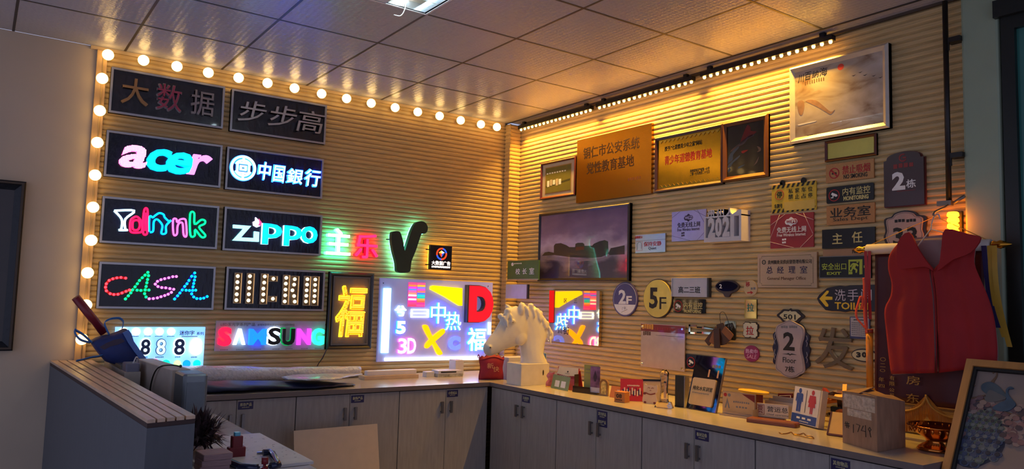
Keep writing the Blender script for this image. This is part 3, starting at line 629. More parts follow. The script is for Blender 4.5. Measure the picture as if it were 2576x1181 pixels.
# small certificate
s = wall_sign((0.624,2.426,0.443,0.304), 'picture_frame', 'small framed certificate left of the brass plaque near the corner', 'picture frame')
s.panel(.012, mat('cream_mount',(190,176,150),.6)); s.frame(.018, .026, mat('red_brown_frame',(92,40,26),.35), bev=.006)
b = (-s.w*.36,-s.h*.34,s.w*.36,s.h*.33); MB().box(b[0]-.008,b[2]+.008,b[1]-.008,b[3]+.008,.0115,.0128,mat('gold_line',(170,130,70),.4)).box(b[0],b[2],b[1],b[3],.012,.0138,mat('olive_card',(116,112,50),.3,coat=.5)).to('picture', s.root)
s.t = .0138; s.ink.bars((b[0]+.01,b[3]-.05,b[2]-.05,b[3]-.038), 8, .0134, .0142, WPRINT)
for k in range(5): s.ink.box(b[0]+.02+k*.038, b[0]+.05+k*.038, b[1]+.05+.006*(k%3), b[1]+.10+.006*(k%2), .0134, .0142, (WPRINT,mat('cream_mount'))[k%2])
s.ink.prism([(b[0]+.005,b[1]+.045),(b[0]+.09,b[1]+.055),(b[2]-.005,b[1]+.075),(b[2]-.005,b[1]+.09),(b[0]+.005,b[1]+.06)], .0134, .0140, mat('dark_olive',(60,62,36),.5)); s.done('print')
# brass plaque
s = wall_sign((1.268,2.453,0.8,0.495), 'plaque', 'big brushed brass plaque with two lines of dark red characters', 'plaque')
s.panel(.022, GOLDM); 
s.text('铜仁市公安系统', (-0.323,0.085,0.282,0.176), DKRED, .025); s.text('党性教育基地', (-0.281,-0.037,0.231,0.052), DKRED, .025); s.ink.bars((0.171,-0.138,0.306,-0.114), 6, s.t-.0004, s.t+.001, mat('faint_print',(120,66,20),.6)); s.done()
# award in brown frame
s = wall_sign((1.994,2.397,0.583,0.382), 'plaque', 'shiny yellow award plaque in a dark brown wooden frame', 'plaque')
s.panel(.014, mat('award_gold',(214,170,48),.18,.85)); s.frame(.022, .03, mat('dark_brown_frame',(60,28,18),.35), bev=.006)
m = MB(); w, h = s.w/2-.03, s.h/2-.03
for k in range(14):
    for sg in (-1,1): x = -w+(2*w)*k/14; m.prism([(x,sg*h),(x+2*w/14,sg*h),(x+w/14,sg*(h-.018))],.0135,.0175,mat('award_facet',(230,196,90),.12,.9))
m.to('facet_border', s.root)
s.text('授予:"七道惯青少年之家"网站', (-0.209,0.085,0.118,0.118), INK, .02); s.text('青少年道德教育基地', (-0.208,-0.011,0.198,0.052), RED, .03); s.text('贵州省知识产权第一小学', (0.018,-0.089,0.179,-0.068), INK, .01); s.text('二零一七年四月二十七日', (0.018,-0.111,0.179,-0.089), INK, .01); s.done()
# dark portrait with red and blue smoke
s = wall_sign((2.449,2.402,0.333,0.376), 'picture_frame', 'brown framed dark picture with a red and pale blue smoky shape', 'picture frame', FR)
s.panel(.014, mat('black_picture',(16,12,16),.2,coat=.5)); s.frame(.03, .032, mat('bronze_frame',(104,62,26),.35,.2), bev=.008)
RS = mat('red_wash',(104,12,20),.4); BS = mat('blue_wash',(52,66,94),.4); GS = mat('grey_wash',(74,60,66),.4); m = MB()

for pts, c in (([(0.016,0.147),(0.036,0.131),(0.041,0.105),(0.082,0.096),(0.051,0.075),(0.011,0.063),(-0.013,0.043),(-0.038,0.039),(-0.028,0.069),(-0.011,0.105)], RS), ([(0.051,0.087),(0.062,0.073),(0.021,0.061),(-0.008,0.034),(-0.058,0.021),(-0.109,-0.003),(-0.099,0.014),(-0.048,0.04),(-0.003,0.065)], GS), ([(-0.058,0.025),(-0.048,0.015),(-0.089,-0.021),(-0.094,-0.054),(-0.119,-0.068),(-0.132,-0.075),(-0.125,-0.038),(-0.109,-0.01)], BS), ([(-0.048,-0.035),(-0.043,-0.044),(-0.089,-0.072),(-0.109,-0.095),(-0.127,-0.101),(-0.124,-0.08)], BS), ([(0.085,0.005),(0.11,-0.009),(0.11,-0.027),(0.085,-0.031),(0.097,-0.019)], GS), ([(0.08,-0.086),(0.099,-0.06),(0.085,-0.095),(0.061,-0.11)], GS), ([(-0.109,-0.112),(-0.124,-0.127),(-0.132,-0.121),(-0.119,-0.102)], BS), ([(-0.048,-0.102),(-0.003,-0.096),(-0.048,-0.115)], BS), ([(-0.028,-0.009),(0.021,-0.008),(-0.018,-0.025)], RS)):
    m.prism(smooth_path(pts, 3, True), .0135, .0148, c)
m.to('picture', s.root)
# big landscape behind glass
s = wall_sign((3.061,2.602,0.581,0.446), 'picture_frame', 'largest framed landscape with a red sun and calligraphy, under the LED bar', 'picture frame', FR)
LP = bpy.data.materials.new('landscape_painting'); LP.use_nodes = True; nt = LP.node_tree; bs = nt.nodes['Principled BSDF']
tc = nt.nodes.new('ShaderNodeTexCoord'); mp = nt.nodes.new('ShaderNodeMapping'); mp.inputs['Rotation'].default_value = (0,.5,0); mp.inputs['Scale'].default_value = (1.6,1,4.2)
n1 = nt.nodes.new('ShaderNodeTexNoise'); n1.inputs['Scale'].default_value = 2.3; n1.inputs['Detail'].default_value = 8; n1.inputs['Distortion'].default_value = .8
rp = nt.nodes.new('ShaderNodeValToRGB'); el = rp.color_ramp.elements; el[0].position = .32; el[0].color = (*lin((120,92,70)),1); el[1].position = .66; el[1].color = (*lin((196,186,176)),1); e = el.new(.46); e.color = (*lin((170,156,140)),1)
nt.links.new(tc.outputs['Object'], mp.inputs[0]); nt.links.new(mp.outputs[0], n1.inputs[0]); nt.links.new(n1.outputs[0], rp.inputs[0]); nt.links.new(rp.outputs[0], bs.inputs['Base Color'])
bs.inputs['Roughness'].default_value = .5; bs.inputs['Coat Weight'].default_value = 1; bs.inputs['Coat Roughness'].default_value = .01
s.panel(.028, LP, 'picture'); s.frame(.034, .045, mat('silver_gold_frame',(206,196,180),.3,.35), bev=.012); 
m = MB(); b = (0.006,0.141,0.043,0.176); m.disc((b[0]+b[2])/2,(b[1]+b[3])/2,(b[2]-b[0])/2,(b[3]-b[1])/2,.0275,.0284,mat('sun_red',(226,60,36),.5,coat=1)); m.to('red_sun', s.root)
for ch, bx in (('川',(-0.238,0.124,-0.2,0.171)),('百',(-0.193,0.131,-0.154,0.176)),('纳',(-0.149,0.134,-0.107,0.173)),('海',(-0.102,0.133,-0.055,0.179))): s.text(ch, bx, INK, 0, .0008, .1)
s.ink.bars((-0.195,0.104,-0.068,0.127), 9, .0276, .0286, mat('brown_ink',(90,60,40),.6), .4)
for x, z in [(0.098,0.09),(0.135,0.099),(0.161,0.078),(0.209,0.063),(0.245,0.046)]: s.ink.prism([(x-.012,z+.006),(x,z),(x+.012,z+.007),(x,z+.004)], .0276, .0286, INK)
s.ink.prism([(-0.186,-0.187),(-0.152,-0.185),(-0.121,-0.19),(-0.126,-0.197),(-0.178,-0.193)], .0276, .0286, mat('brown_ink'))
OC = mat('ochre_wash',(156,122,98),.5,coat=1,var=.3); 
for pts in ([(-0.241,0.015),(-0.206,0.016),(-0.198,-0.017),(-0.207,-0.054),(-0.22,-0.067),(-0.237,-0.041)], [(-0.189,0.012),(-0.16,0.014),(-0.118,-0.002),(-0.077,-0.04),(-0.037,-0.078),(-0.013,-0.072),(-0.037,-0.093),(-0.069,-0.072),(-0.118,-0.036),(-0.16,-0.009)]): s.ink.prism(smooth_path(pts,3,True), .0276, .0284, OC)
s.ink.prism(smooth_path([(-0.237,-0.114),(-0.177,-0.113),(-0.127,-0.113),(-0.131,-0.118),(-0.186,-0.12),(-0.233,-0.122)],3,True), .0276,.0284, WPRINT)
s.done('brush_marks')
# blank gold plate in wooden frame
s = wall_sign((3.127,2.308,0.293,0.115), 'plaque', 'blank pale gold plate in a thin red brown frame under the landscape', 'plaque')
s.panel(.012, mat('pale_gold',(196,178,84),.35,.3)); s.frame(.014, .024, mat('red_brown_frame'), bev=.005)
# no smoking
PG = 'small sign plates in the column under the blank gold plate'
SAND = mat('sand_plate',(176,122,70),.4,.3,scale=120,var=.1)
def no_sign(s, b, ring):
    cx, cz, r = (b[0]+b[2])/2, (b[1]+b[3])/2, (b[2]-b[0])/2
    s.ink.ring(cx, cz, r*.82, r, s.t-.0004, s.t+.0012, ring, 28); c = r*.62
    s.ink.prism([(cx-c-.002,cz+c-.004),(cx-c+.004,cz+c+.002),(cx+c+.002,cz-c+.004),(cx+c-.004,cz-c-.002)], s.t-.0004, s.t+.0012, ring)
    return cx, cz, r
s = wall_sign((3.117,2.185,0.274,0.102), 'sign_plate', 'sandy NO SMOKING plate with red characters and a crossed cigarette', 'sign', PG)
s.panel(.008, SAND); cx,cz,r = no_sign(s, (-0.117,-0.031,-0.057,0.028), RED); s.ink.box(cx-r*.45,cx+r*.45,cz-.006,cz+.004,s.t-.0004,s.t+.001,INK)
s.text('禁止吸烟', (-0.04,-0.014,0.116,0.032), RED, .02); s.text('NO SMOKING', (-0.032,-0.04,0.101,-0.016), INK, .02); s.done()
# monitoring
def camera_icon(s, b, ring):
    cx, cz, r = (b[0]+b[2])/2, (b[1]+b[3])/2, (b[2]-b[0])/2
    s.ink.ring(cx, cz, r*.86, r, s.t-.0004, s.t+.0012, ring, 28)
    s.ink.prism([(cx-r*.55,cz+r*.15),(cx-r*.35,cz+r*.5),(cx+r*.5,cz+r*.1),(cx+r*.62,cz-r*.12),(cx+r*.35,cz-r*.28)], s.t-.0004, s.t+.0012, WPRINT)
    s.ink.prism([(cx-r*.3,cz+r*.02),(cx-r*.1,cz-r*.05),(cx-r*.15,cz-r*.45),(cx-r*.6,cz-r*.45),(cx-r*.6,cz-r*.3),(cx-r*.28,cz-r*.3)], s.t-.0004, s.t+.0012, WPRINT)
s = wall_sign((3.117,2.064,0.269,0.09), 'sign_plate', 'black MONITORING plate on the right, between the sandy plates', 'sign', PG)
s.rounded(.008, BLACK, .008); camera_icon(s, (-0.121,-0.037,-0.056,0.033), RED); CREAMP = mat('cream_print',(206,190,120),.5)
s.text('内有监控', (-0.039,-0.008,0.116,0.033), CREAMP, .02); s.text('MONITORING', (-0.034,-0.037,0.106,-0.013), CREAMP, .04); s.done()
s = wall_sign((3.119,1.953,0.273,0.104), 'sign_plate', 'sandy Sales Dept plate with black characters 业务室', 'sign', PG)
s.panel(.008, SAND); s.text('业务室', (-0.115,-0.014,0.114,0.04), INK, .03); s.text('Sales Dept', (-0.098,-0.04,0.099,-0.015), INK, 0); s.done()
s = wall_sign((3.106,1.825,0.3,0.104), 'sign_plate', 'black director plate with cream characters 主任', 'sign', PG)
s.panel(.010, BLACK); s.text('主', (-0.089,-0.029,-0.03,0.029), CREAMP, .03); s.text('任', (0.024,-0.028,0.082,0.032), CREAMP, .03); s.done()
s = wall_sign((3.107,1.749,0.296,0.038), 'sign_plate', 'narrow tan number plate marked No. below the director plate', 'sign', PG)
s.panel(.008, mat('tan_plate',(164,124,88),.5)); s.text('No.', (0.023,-0.007,0.055,0.012), INK, .02); s.text('1', (0.096,-0.004,0.103,0.014), INK, .02); s.done()
s = wall_sign((3.086,1.671,0.294,0.119), 'sign_plate', 'dark EXIT plate with yellow green running figure', 'sign', PG)
s.panel(.010, mat('exit_black',(18,20,20),.3)); s.frame(.004,.012,mat('grey_lip',(110,110,110),.4,.5)); EXG = mat('exit_green',(168,186,60),.5)
s.text('安全出口', (-0.132,-0.015,0.011,0.022), EXG, .02); s.text('EXIT', (-0.102,-0.041,-0.019,-0.026), EXG, .02); t=s.t
for pts in ([(0.024,0.038),(0.101,0.039),(0.1,-0.04),(0.084,-0.041),(0.085,0.028),(0.032,0.028),(0.032,-0.027),(0.045,-0.026),(0.045,-0.039),(0.023,-0.04)], [(0.05,0.021),(0.071,0.017),(0.08,0.006),(0.075,0.001),(0.066,0.007),(0.06,-0.004),(0.073,-0.016),(0.07,-0.032),(0.062,-0.032),(0.063,-0.019),(0.049,-0.01),(0.043,-0.024),(0.028,-0.027),(0.027,-0.02),(0.038,-0.015),(0.045,0.003),(0.053,0.011),(0.043,0.006),(0.039,-0.003),(0.032,0),(0.039,0.014)], [(0.108,0.006),(0.122,0.006),(0.122,-0.006),(0.108,-0.007)]): s.ink.prism(pts, t-.0004, t+.0012, EXG)
s.ink.disc(*[(0.074,0.026)][0], .006, .006, t-.0004, t+.0012, EXG, 16); s.done()
# 2 dong board
s = wall_sign((3.414,2.109,0.201,0.273), 'sign_board', 'dark red arched building board with white numeral 2 and 栋', 'sign')
w, h = s.w/2, s.h/2; arch = [(-w,-h),(w,-h),(w,h*.72),(w*.86,h*.74),(w*.84,h*.80)]+[(w*.84*math.cos(a),h*.80+h*.20*math.sin(a)) for a in [PI*k/12 for k in range(1,12)]]+[(-w*.84,h*.80),(-w*.86,h*.74),(-w,h*.72)]
s.panel(.022, mat('dark_maroon',(56,16,16),.35,coat=.3), shape=arch); MB().prism([(x*1.03,z*1.025) for x,z in arch], 0, .012, mat('maroon_edge',(100,28,24),.4)).to('back_plate', s.root)
MAR = mat('faded_red',(140,36,34),.5); b=(-0.022,0.085,0.02,0.128); s.ink.ring((b[0]+b[2])/2,(b[1]+b[3])/2,(b[2]-b[0])*.33,(b[2]-b[0])*.5,s.t-.0004,s.t+.0012,MAR,24,1,60,330); s.ink.box((b[0]+b[2])/2,b[2]-.004,(b[1]+b[3])/2-.004,(b[1]+b[3])/2+.004,s.t-.0004,s.t+.0012,MAR)
s.ink.bars((-0.052,0.054,0.054,0.08), 4, s.t-.0004, s.t+.001, MAR, .75); s.text('2', (-0.058,-0.056,0.009,0.037), WPRINT, .04); s.text('栋', (0.014,-0.05,0.061,-0.007), WPRINT, .03); s.ink.box(*(lambda q:(q[0],q[2],q[1],q[3]))((-0.034,-0.063,0.057,-0.061)), s.t-.0004,s.t+.001,MAR); s.done()
# parking
s = wall_sign((2.775,2.075,0.289,0.164), 'sign_plate', 'yellow no parking plate with black striped edges and 停', 'sign')
s.panel(.006, mat('signal_yellow',(208,172,38),.45)); m = MB(); n = 9; w, h = s.w/2, s.h/2
for k in range(n):
    x = -w+2*w*k/n; ww = 2*w/n
    for z0 in (-h, h-.022): m.prism([(x+.002,z0),(x+ww*.5,z0),(min(w,x+ww*.9),z0+.022),(x+ww*.4,z0+.022)], s.t-.0004, s.t+.001, INK)
m.to('stripes', s.root); m = MB()
for q in (-.5,.45): m.box(w*q-.016,w*q+.016,h-.004,h+.014,0,.008,DKMETAL).disc(w*q,h+.012,.014,.014,0,.008,DKMETAL,16)
m.to('hanger', s.root)
b = (-0.122,-0.007,-0.062,0.053); cx,cz,r=(b[0]+b[2])/2,(b[1]+b[3])/2,(b[2]-b[0])/2; s.ink.ring(cx,cz,r*.86,r,s.t-.0004,s.t+.0012,mat('orange_print',(190,70,30),.5),28); s.text('停',(cx-r*.6,cz-r*.65,cx+r*.6,cz+r*.65),INK,.04)
for k,(a,b_) in enumerate(zip('私家车位','禁止占停')): 
    x0 = 355+k*57; y = 158-k*6; s.text(a,(lambda q:q)([(-0.032,0.025,-0.002,0.052),(0.011,0.024,0.039,0.052),(0.052,0.024,0.081,0.052),(0.094,0.024,0.122,0.052)][k]),INK,.02); s.text(b_,[(-0.032,-0.008,-0.002,0.019),(0.01,-0.01,0.038,0.017),(0.052,-0.011,0.081,0.016),(0.094,-0.011,0.121,0.016)][k],INK,.02)
s.text('车牌号', (-0.126,-0.055,-0.072,-0.029), INK, .04); pb=(-0.06,-0.073,0.137,-0.023); MB().box(pb[0],pb[2],pb[1],pb[3],s.t-.0004,s.t+.002,mat('clear_pocket',(206,176,84),.25,coat=.4)).to('pocket', s.root, 'number pocket'); s.done()
def wifi(s, cloud, inner, small, col, lines, cn, en):
    b = cloud; cx, cz, w, h = (b[0]+b[2])/2, (b[1]+b[3])/2, (b[2]-b[0])/2, (b[3]-b[1])/2; t=s.t
    s.ink.prism(smooth_path([(cx-w,cz),(cx-w*.7,cz+h*.55),(cx-w*.4,cz+h*.6),(cx,cz+h),(cx+w*.4,cz+h*.6),(cx+w*.8,cz+h*.5),(cx+w,cz-h*.05),(cx+w*.7,cz-h*.6),(cx+w*.3,cz-h*.65),(cx,cz-h),(cx-w*.4,cz-h*.65),(cx-w*.8,cz-h*.55)],4,True), t-.0004, t+.0010, col)
    s.text('Wi', (cx-w*.78,cz-h*.32,cx-w*.08,cz+h*.34), inner, .03, .0018); s.ink.prism([(x+cx+w*.42,z+cz) for x,z in rr(w*.9,h*.85,w*.15)], t, t+.0016, inner); s.text('Fi', (cx+w*.12,cz-h*.3,cx+w*.72,cz+h*.32), col, .03, .0024)
    s.text('免费无线上网', cn, small, .02); s.text('Free Wireless Internet', en, small, 0)
    for a, c in lines: s.ink.tube([(a[0],-t,a[1]),(c[0],-t,c[1])], .0009, col if col is WPRINT else small, 5)
s = wall_sign((2.763,1.884,0.281,0.195), 'sign_plate', 'red WiFi plate with white lettering below the parking plate', 'sign', 'wifi plates')
s.panel(.008, mat('wine_plate',(150,36,42),.35,coat=.2)); w,h=s.w/2,s.h/2
wifi(s, (-0.042,0.026,0.039,0.079), mat('wine_plate'), WPRINT, WPRINT, [((-w,h*.4),(-w*.3,h)),((-w,-h*.35),(-w*.55,h)),((w*.55,h),(w*.97,-h*.25)),((w*.97,-h*.3),(w*.4,-h)),((-w,-h*.6),(w*.1,-h)),((w*.2,h),(w,h*.55))], (-0.095,-0.01,0.094,0.024), (-0.095,-0.031,0.091,-0.013))
s.ink.bars((-0.062,-0.054,-0.033,-0.042), 2, s.t-.0004, s.t+.001, WPRINT, .8); s.ink.bars((-0.062,-0.071,-0.035,-0.059), 2, s.t-.0004, s.t+.001, WPRINT, .8); s.done()
s = wall_sign((1.997,1.961,0.292,0.198), 'sign_plate', 'silver pink WiFi plate beside the white 2021 block', 'sign', 'wifi plates')
s.panel(.008, mat('pink_silver',(186,170,186),.3,.6)); w,h=s.w/2,s.h/2; PLM=mat('plum_ink',(54,36,60),.5)
wifi(s, (-0.039,0.026,0.037,0.078), mat('pink_silver'), PLM, PLM, [((-w,h*.6),(-w*.5,h)),((w*.5,h),(w,-h*.1)),((w*.3,h),(w,h*.5)),((-w,-h*.6),(w*.1,-h)),((w,-h*.4),(w*.5,-h))], (-0.095,-0.011,0.097,0.024), (-0.095,-0.034,0.094,-0.014))
s.ink.bars((-0.061,-0.053,-0.033,-0.04), 2, s.t-.0004, s.t+.001, PLM, .8); s.ink.bars((-0.061,-0.069,-0.033,-0.056), 2, s.t-.0004, s.t+.001, PLM, .8); s.done()
# general manager
s = wall_sign((2.735,1.658,0.387,0.198), 'plaque', 'brushed champagne General Manager Office plaque with notched corner border', 'plaque')
s.panel(.018, mat('champagne_metal',(196,170,140),.28,.85,bump=.05,scale=40,stretch=(1,1,16)))
for bb in [(-0.177,-0.086,0.17,0.084)]:
    x0,z0,x1,z1 = bb; q=.012; P=[(x0+q,z0),(x1-q,z0),(x1-q,z0+q),(x1,z0+q),(x1,z1-q),(x1-q,z1-q),(x1-q,z1),(x0+q,z1),(x0+q,z1-q),(x0,z1-q),(x0,z0+q),(x0+q,z0+q)]; s.ink.wtube(P, s.t, .0011, INK, 5, True)
b=(-0.163,0.035,-0.136,0.063); s.ink.ring((b[0]+b[2])/2,(b[1]+b[3])/2,(b[2]-b[0])*.32,(b[2]-b[0])*.5,s.t-.0004,s.t+.001,INK,20); s.ink.disc((b[0]+b[2])/2,(b[1]+b[3])/2,.003,.003,s.t-.0004,s.t+.001,INK,10)
s.text('贵州随处见供应链管理有限公司', (-0.122,0.036,0.162,0.06), INK, .02); NV=mat('indigo_print',(40,32,74),.5)
s.text('总', (-0.132,-0.018,-0.09,0.023), NV,.02); s.text('经', (-0.06,-0.017,-0.016,0.022), NV,.02); s.text('理', (0.016,-0.017,0.059,0.022), NV,.02); s.text('室', (0.089,-0.018,0.134,0.023), NV,.02); s.text('General Manager Office', (-0.126,-0.06,0.125,-0.037), mat('brown_ink'), 0); s.done()
# house number 33
s = wall_sign((3.413,1.849,0.222,0.2), 'sign_board', 'shield shaped house number board reading 33 behind the red vest', 'sign')
w,h=s.w/2,s.h/2; half=[(0,h),(w*.45,h*.9),(w*.62,h*.72),(w*.95,h*.6),(w*.9,0),(w*.98,-h*.35),(w*.7,-h*.9),(0,-h)]
sh = smooth_path(mirror_pts(half),3,True); s.panel(.014, mat('dark_bronze',(44,30,30),.4), 'back_plate', sh); MB().prism([(x*.86,z*.92) for x,z in sh], .0135, .020, mat('dusty_pink',(176,150,138),.45)).to('panel', s.root); s.t=.020
s.ink.wtube([(x*.80,z*.87) for x,z in sh], .020, .0008, INK, 5, True); s.ink.bars((-0.049,0.04,0.005,0.057), 3, .0196,.0208, INK,.8); s.ink.bars((0.01,0.038,0.06,0.055), 3, .0196,.0208, INK,.8); s.text('3', (-0.057,-0.075,-0.005,0.015), INK,.03); s.text('3', (0.013,-0.075,0.064,0.015), INK,.03); s.done()
# toilet arrow
s = wall_sign((3.117,1.506,0.377,0.131), 'sign_board', 'dark arrow shaped TOILET board pointing left with a yellow arrow', 'sign')

OUT=[(-0.189,-0.006),(-0.176,0.014),(-0.129,0.051),(-0.083,0.059),(-0.055,0.063),(-0.027,0.06),(0,0.065),(0.041,0.066),(0.171,0.069),(0.19,0.056),(0.189,-0.052),(0.163,-0.063),(0.073,-0.067),(0.026,-0.069),(0.006,-0.065),(-0.028,-0.072),(-0.056,-0.069),(-0.084,-0.068),(-0.105,-0.069),(-0.141,-0.065),(-0.177,-0.029)]
s.panel(.018, mat('dark_plum',(28,24,36),.3,coat=.3), shape=OUT); MB().prism([(x*1.012,z*1.04) for x,z in OUT], 0, .010, mat('dark_bronze')).to('back_plate', s.root)
s.ink.prism([(-0.174,-0.007),(-0.129,0.038),(-0.117,0.037),(-0.12,0.025),(-0.14,0.007),(-0.097,0.005),(-0.096,-0.011),(-0.14,-0.013),(-0.12,-0.039),(-0.123,-0.049),(-0.136,-0.048)], s.t-.0004, s.t+.0015, YEL)
LIL=mat('lilac_print',(190,182,196),.5); s.text('洗', (-0.083,-0.016,-0.021,0.045), LIL,.0); s.text('手', (-0.01,-0.014,0.051,0.047), LIL,.0); s.text('间', (0.066,-0.012,0.123,0.048), LIL,0); s.text('TOILET', (-0.084,-0.061,0.116,-0.023), YEL,.02); s.done()
# 501
s = wall_sign((2.755,1.4,0.18,0.08), 'sign_board', 'small scalloped room board reading 501 above the floor board', 'sign', off=0)
w,h=s.w/2,s.h/2; half=[(0,h*1.05),(w*.12,h*.85),(w*.5,h*.9),(w*.7,h*.55),(w,0),(w*.75,-h*.45),(w*.5,-h*.95),(0,-h)]; sh=smooth_path(mirror_pts(half),3,True)
s.panel(.009, mat('dark_bronze'), 'back_plate', sh); MB().prism([(x*.76,z*.72) for x,z in sh], .0085, .013, mat('bone_panel',(206,196,150),.4)).to('panel', s.root); s.t=.013; s.text('501', (-0.042,-0.021,0.037,0.008), INK, .02); s.done()
# floor 2
s = wall_sign((2.76,1.215,0.235,0.326), 'sign_board', 'tall scalloped floor board reading 2 Floor 7栋', 'sign')
w,h=s.w/2,s.h/2
half=[(0,h),(w*.35,h*.9),(w*.62,h*.82),(w*.80,h*.6),(w,h*.45),(w*.92,h*.2),(w*1.02,0),(w*.92,-h*.25),(w,-h*.5),(w*.82,-h*.62),(w*.55,-h*.86),(w*.3,-h*.96),(0,-h)]
s.panel(.014, mat('navy_board',(40,38,62),.35), 'back_plate', smooth_path(mirror_pts(half),3,True))
half=[(0,h*.98),(w*.4,h*.88),(w*.72,h*.75),(w*.78,h*.5),(w*.62,h*.05),(w*.74,-h*.35),(w*.78,-h*.72),(w*.5,-h*.85),(w*.35,-h*.93),(0,-h*.985)]
fp=smooth_path(mirror_pts(half),4,True); MB().prism(fp, .0135, .024, mat('dusty_lilac',(176,160,158),.4)).to('panel', s.root); s.t=.024
s.ink.wtube([(x*.93,z*.965) for x,z in fp], .024, .0009, INK, 5, True)
s.ink.bars((-0.056,0.113,-0.011,0.129), 3, .0236,.025, GREY,.8); s.ink.bars((-0.003,0.116,0.05,0.132), 4, .0236,.025, GREY,.8); s.text('2', (-0.041,-0.01,0.032,0.093), INK,.03); s.text('Floor', (-0.044,-0.079,0.041,-0.049), INK,.0); s.text('7栋', (-0.029,-0.13,0.03,-0.096), INK,.02)
s.ink.prism([(-0.05,-0.032),(-0.019,-0.029),(-0.007,-0.024),(0.003,-0.031),(0.012,-0.025),(0.049,-0.03),(0.012,-0.032),(0.003,-0.037),(-0.007,-0.032),(-0.019,-0.033)], .0236,.0248, INK); s.done()
m=MB()
for sg in (-1,1):
    for z in (.3,-.25): m.wtube(smooth_path([(sg*w*.86,h*z+.03),(sg*w*.9,h*z+.01),(sg*w*.84,h*z),(sg*w*.9,h*z-.012),(sg*w*.86,h*z-.03)],4),.015,.0022,mat('silver_scroll',(150,148,160),.3,.5),6)
m.to('scroll', s.root)
# clear acrylic character
s = wall_sign((3.023,1.237,0.219,0.221), 'acrylic_character', 'clear acrylic character 发 lying flat on the slats beside the floor board', 'letter')
CLR=mat('clear_acrylic',(226,206,176),.12,trans=.85,var=.01); letter(s,'发',(-s.w/2,-s.h/2,s.w/2,s.h/2),CLR,None,.014,.01,0,None,name='character',d=.004)
# notice
s = wall_sign((3.166,1.351,0.111,0.114), 'notice_board', 'small blue edged white notice board beside the bamboo brush', 'notice')
s.panel(.006, mat('notice_blue',(70,72,110),.4)); MB().box(-s.w/2+.006,s.w/2-.006,-s.h/2+.012,s.h/2-.004,.0055,.0075,mat('notice_white',(188,180,176),.4)).to('paper', s.root); s.t=.0075
s.ink.bars((-0.033,0.038,0.023,0.045), 8, .0072,.0082, INK,.7)
for k in range(7): zz=s.h*.25-k*s.h*.09; s.ink.bars((-s.w*.4,zz-.006,s.w*.4,zz), 9, .0072,.0080, GREY,.75,k)
s.done()
s = wall_sign((3.19,1.211,0.142,0.069), 'sign_plate', 'cream oval number plate starting with 3 beside the bamboo brush', 'sign')
s.oval(.008, mat('dark_bronze'), 'back_plate'); MB().disc(0,0,s.w/2-.006,s.h/2-.006,.0075,.012,mat('bone_panel')).to('panel', s.root); s.t=.012; s.text('3', (-0.041,-0.013,-0.017,0.015), INK,.06); s.text('0', (-0.011,-0.011,0.016,0.018), INK,.06); s.done()
# dark riverside picture
s = wall_sign((0.936,1.878,1.062,0.555), 'picture_frame', 'wide black framed picture of a dark lakeside building under purple sky', 'picture frame', FR)
SK = bpy.data.materials.new('purple_sky_print'); SK.use_nodes=True; nt=SK.node_tree; bs=nt.nodes['Principled BSDF']
tc=nt.nodes.new('ShaderNodeTexCoord'); sp=nt.nodes.new('ShaderNodeSeparateXYZ'); nt.links.new(tc.outputs['Object'],sp.inputs[0])
n1=nt.nodes.new('ShaderNodeTexNoise'); n1.inputs['Scale'].default_value=4; n1.inputs['Detail'].default_value=6; mp=nt.nodes.new('ShaderNodeMapping'); mp.inputs['Scale'].default_value=(1,1,2.2); nt.links.new(tc.outputs['Object'],mp.inputs[0]); nt.links.new(mp.outputs[0],n1.inputs[0])
a1=nt.nodes.new('ShaderNodeMath'); a1.operation='MULTIPLY_ADD'; a1.inputs[1].default_value=.45; nt.links.new(n1.outputs[0],a1.inputs[0]); a2=nt.nodes.new('ShaderNodeMath'); a2.operation='MULTIPLY'; a2.inputs[1].default_value=1.3; nt.links.new(sp.outputs['Z'],a2.inputs[0]); nt.links.new(a2.outputs[0],a1.inputs[2])
rp=nt.nodes.new('ShaderNodeValToRGB'); el=rp.color_ramp.elements; el[0].position=0; el[0].color=(*lin((58,44,76)),1); el[1].position=.62; el[1].color=(*lin((86,70,112)),1); e=el.new(.22); e.color=(*lin((186,166,196)),1); e=el.new(.36); e.color=(*lin((128,104,142)),1)
nt.links.new(a1.outputs[0],rp.inputs[0]); nt.links.new(rp.outputs[0],bs.inputs['Base Color']); bs.inputs['Roughness'].default_value=.35; bs.inputs['Coat Weight'].default_value=.8; bs.inputs['Coat Roughness'].default_value=.03
s.panel(.022, SK, 'picture'); s.frame(.022, .034, mat('black_frame',(22,14,18),.35), bev=.006); 
BD=mat('building_dark',(34,24,40),.4,coat=.5); m=MB(); t=s.t
for pts in ([(-0.329,-0.067),(-0.332,0.006),(-0.312,0.022),(-0.243,0.024),(-0.176,0.005),(-0.134,-0.014),(-0.131,-0.091)], [(-0.131,-0.092),(-0.134,-0.012),(-0.068,-0.015),(-0.064,0.011),(-0.037,0.017),(0.018,0.015),(0.037,0.007),(0.043,-0.009),(0.131,-0.012),(0.133,-0.104)], [(0.133,-0.105),(0.131,-0.012),(0.15,0.002),(0.217,0.019),(0.269,0.024),(0.306,0.012),(0.312,-0.079),(0.235,-0.1)], [(-0.485,-0.07),(-0.45,-0.044),(-0.397,-0.039),(-0.33,-0.05),(-0.329,-0.069)], [(0.312,-0.075),(0.336,-0.038),(0.378,-0.034),(0.435,-0.028),(0.48,-0.023),(0.482,-0.088),(0.323,-0.089)]): m.prism(pts, t-.0004, t+.0006, BD)
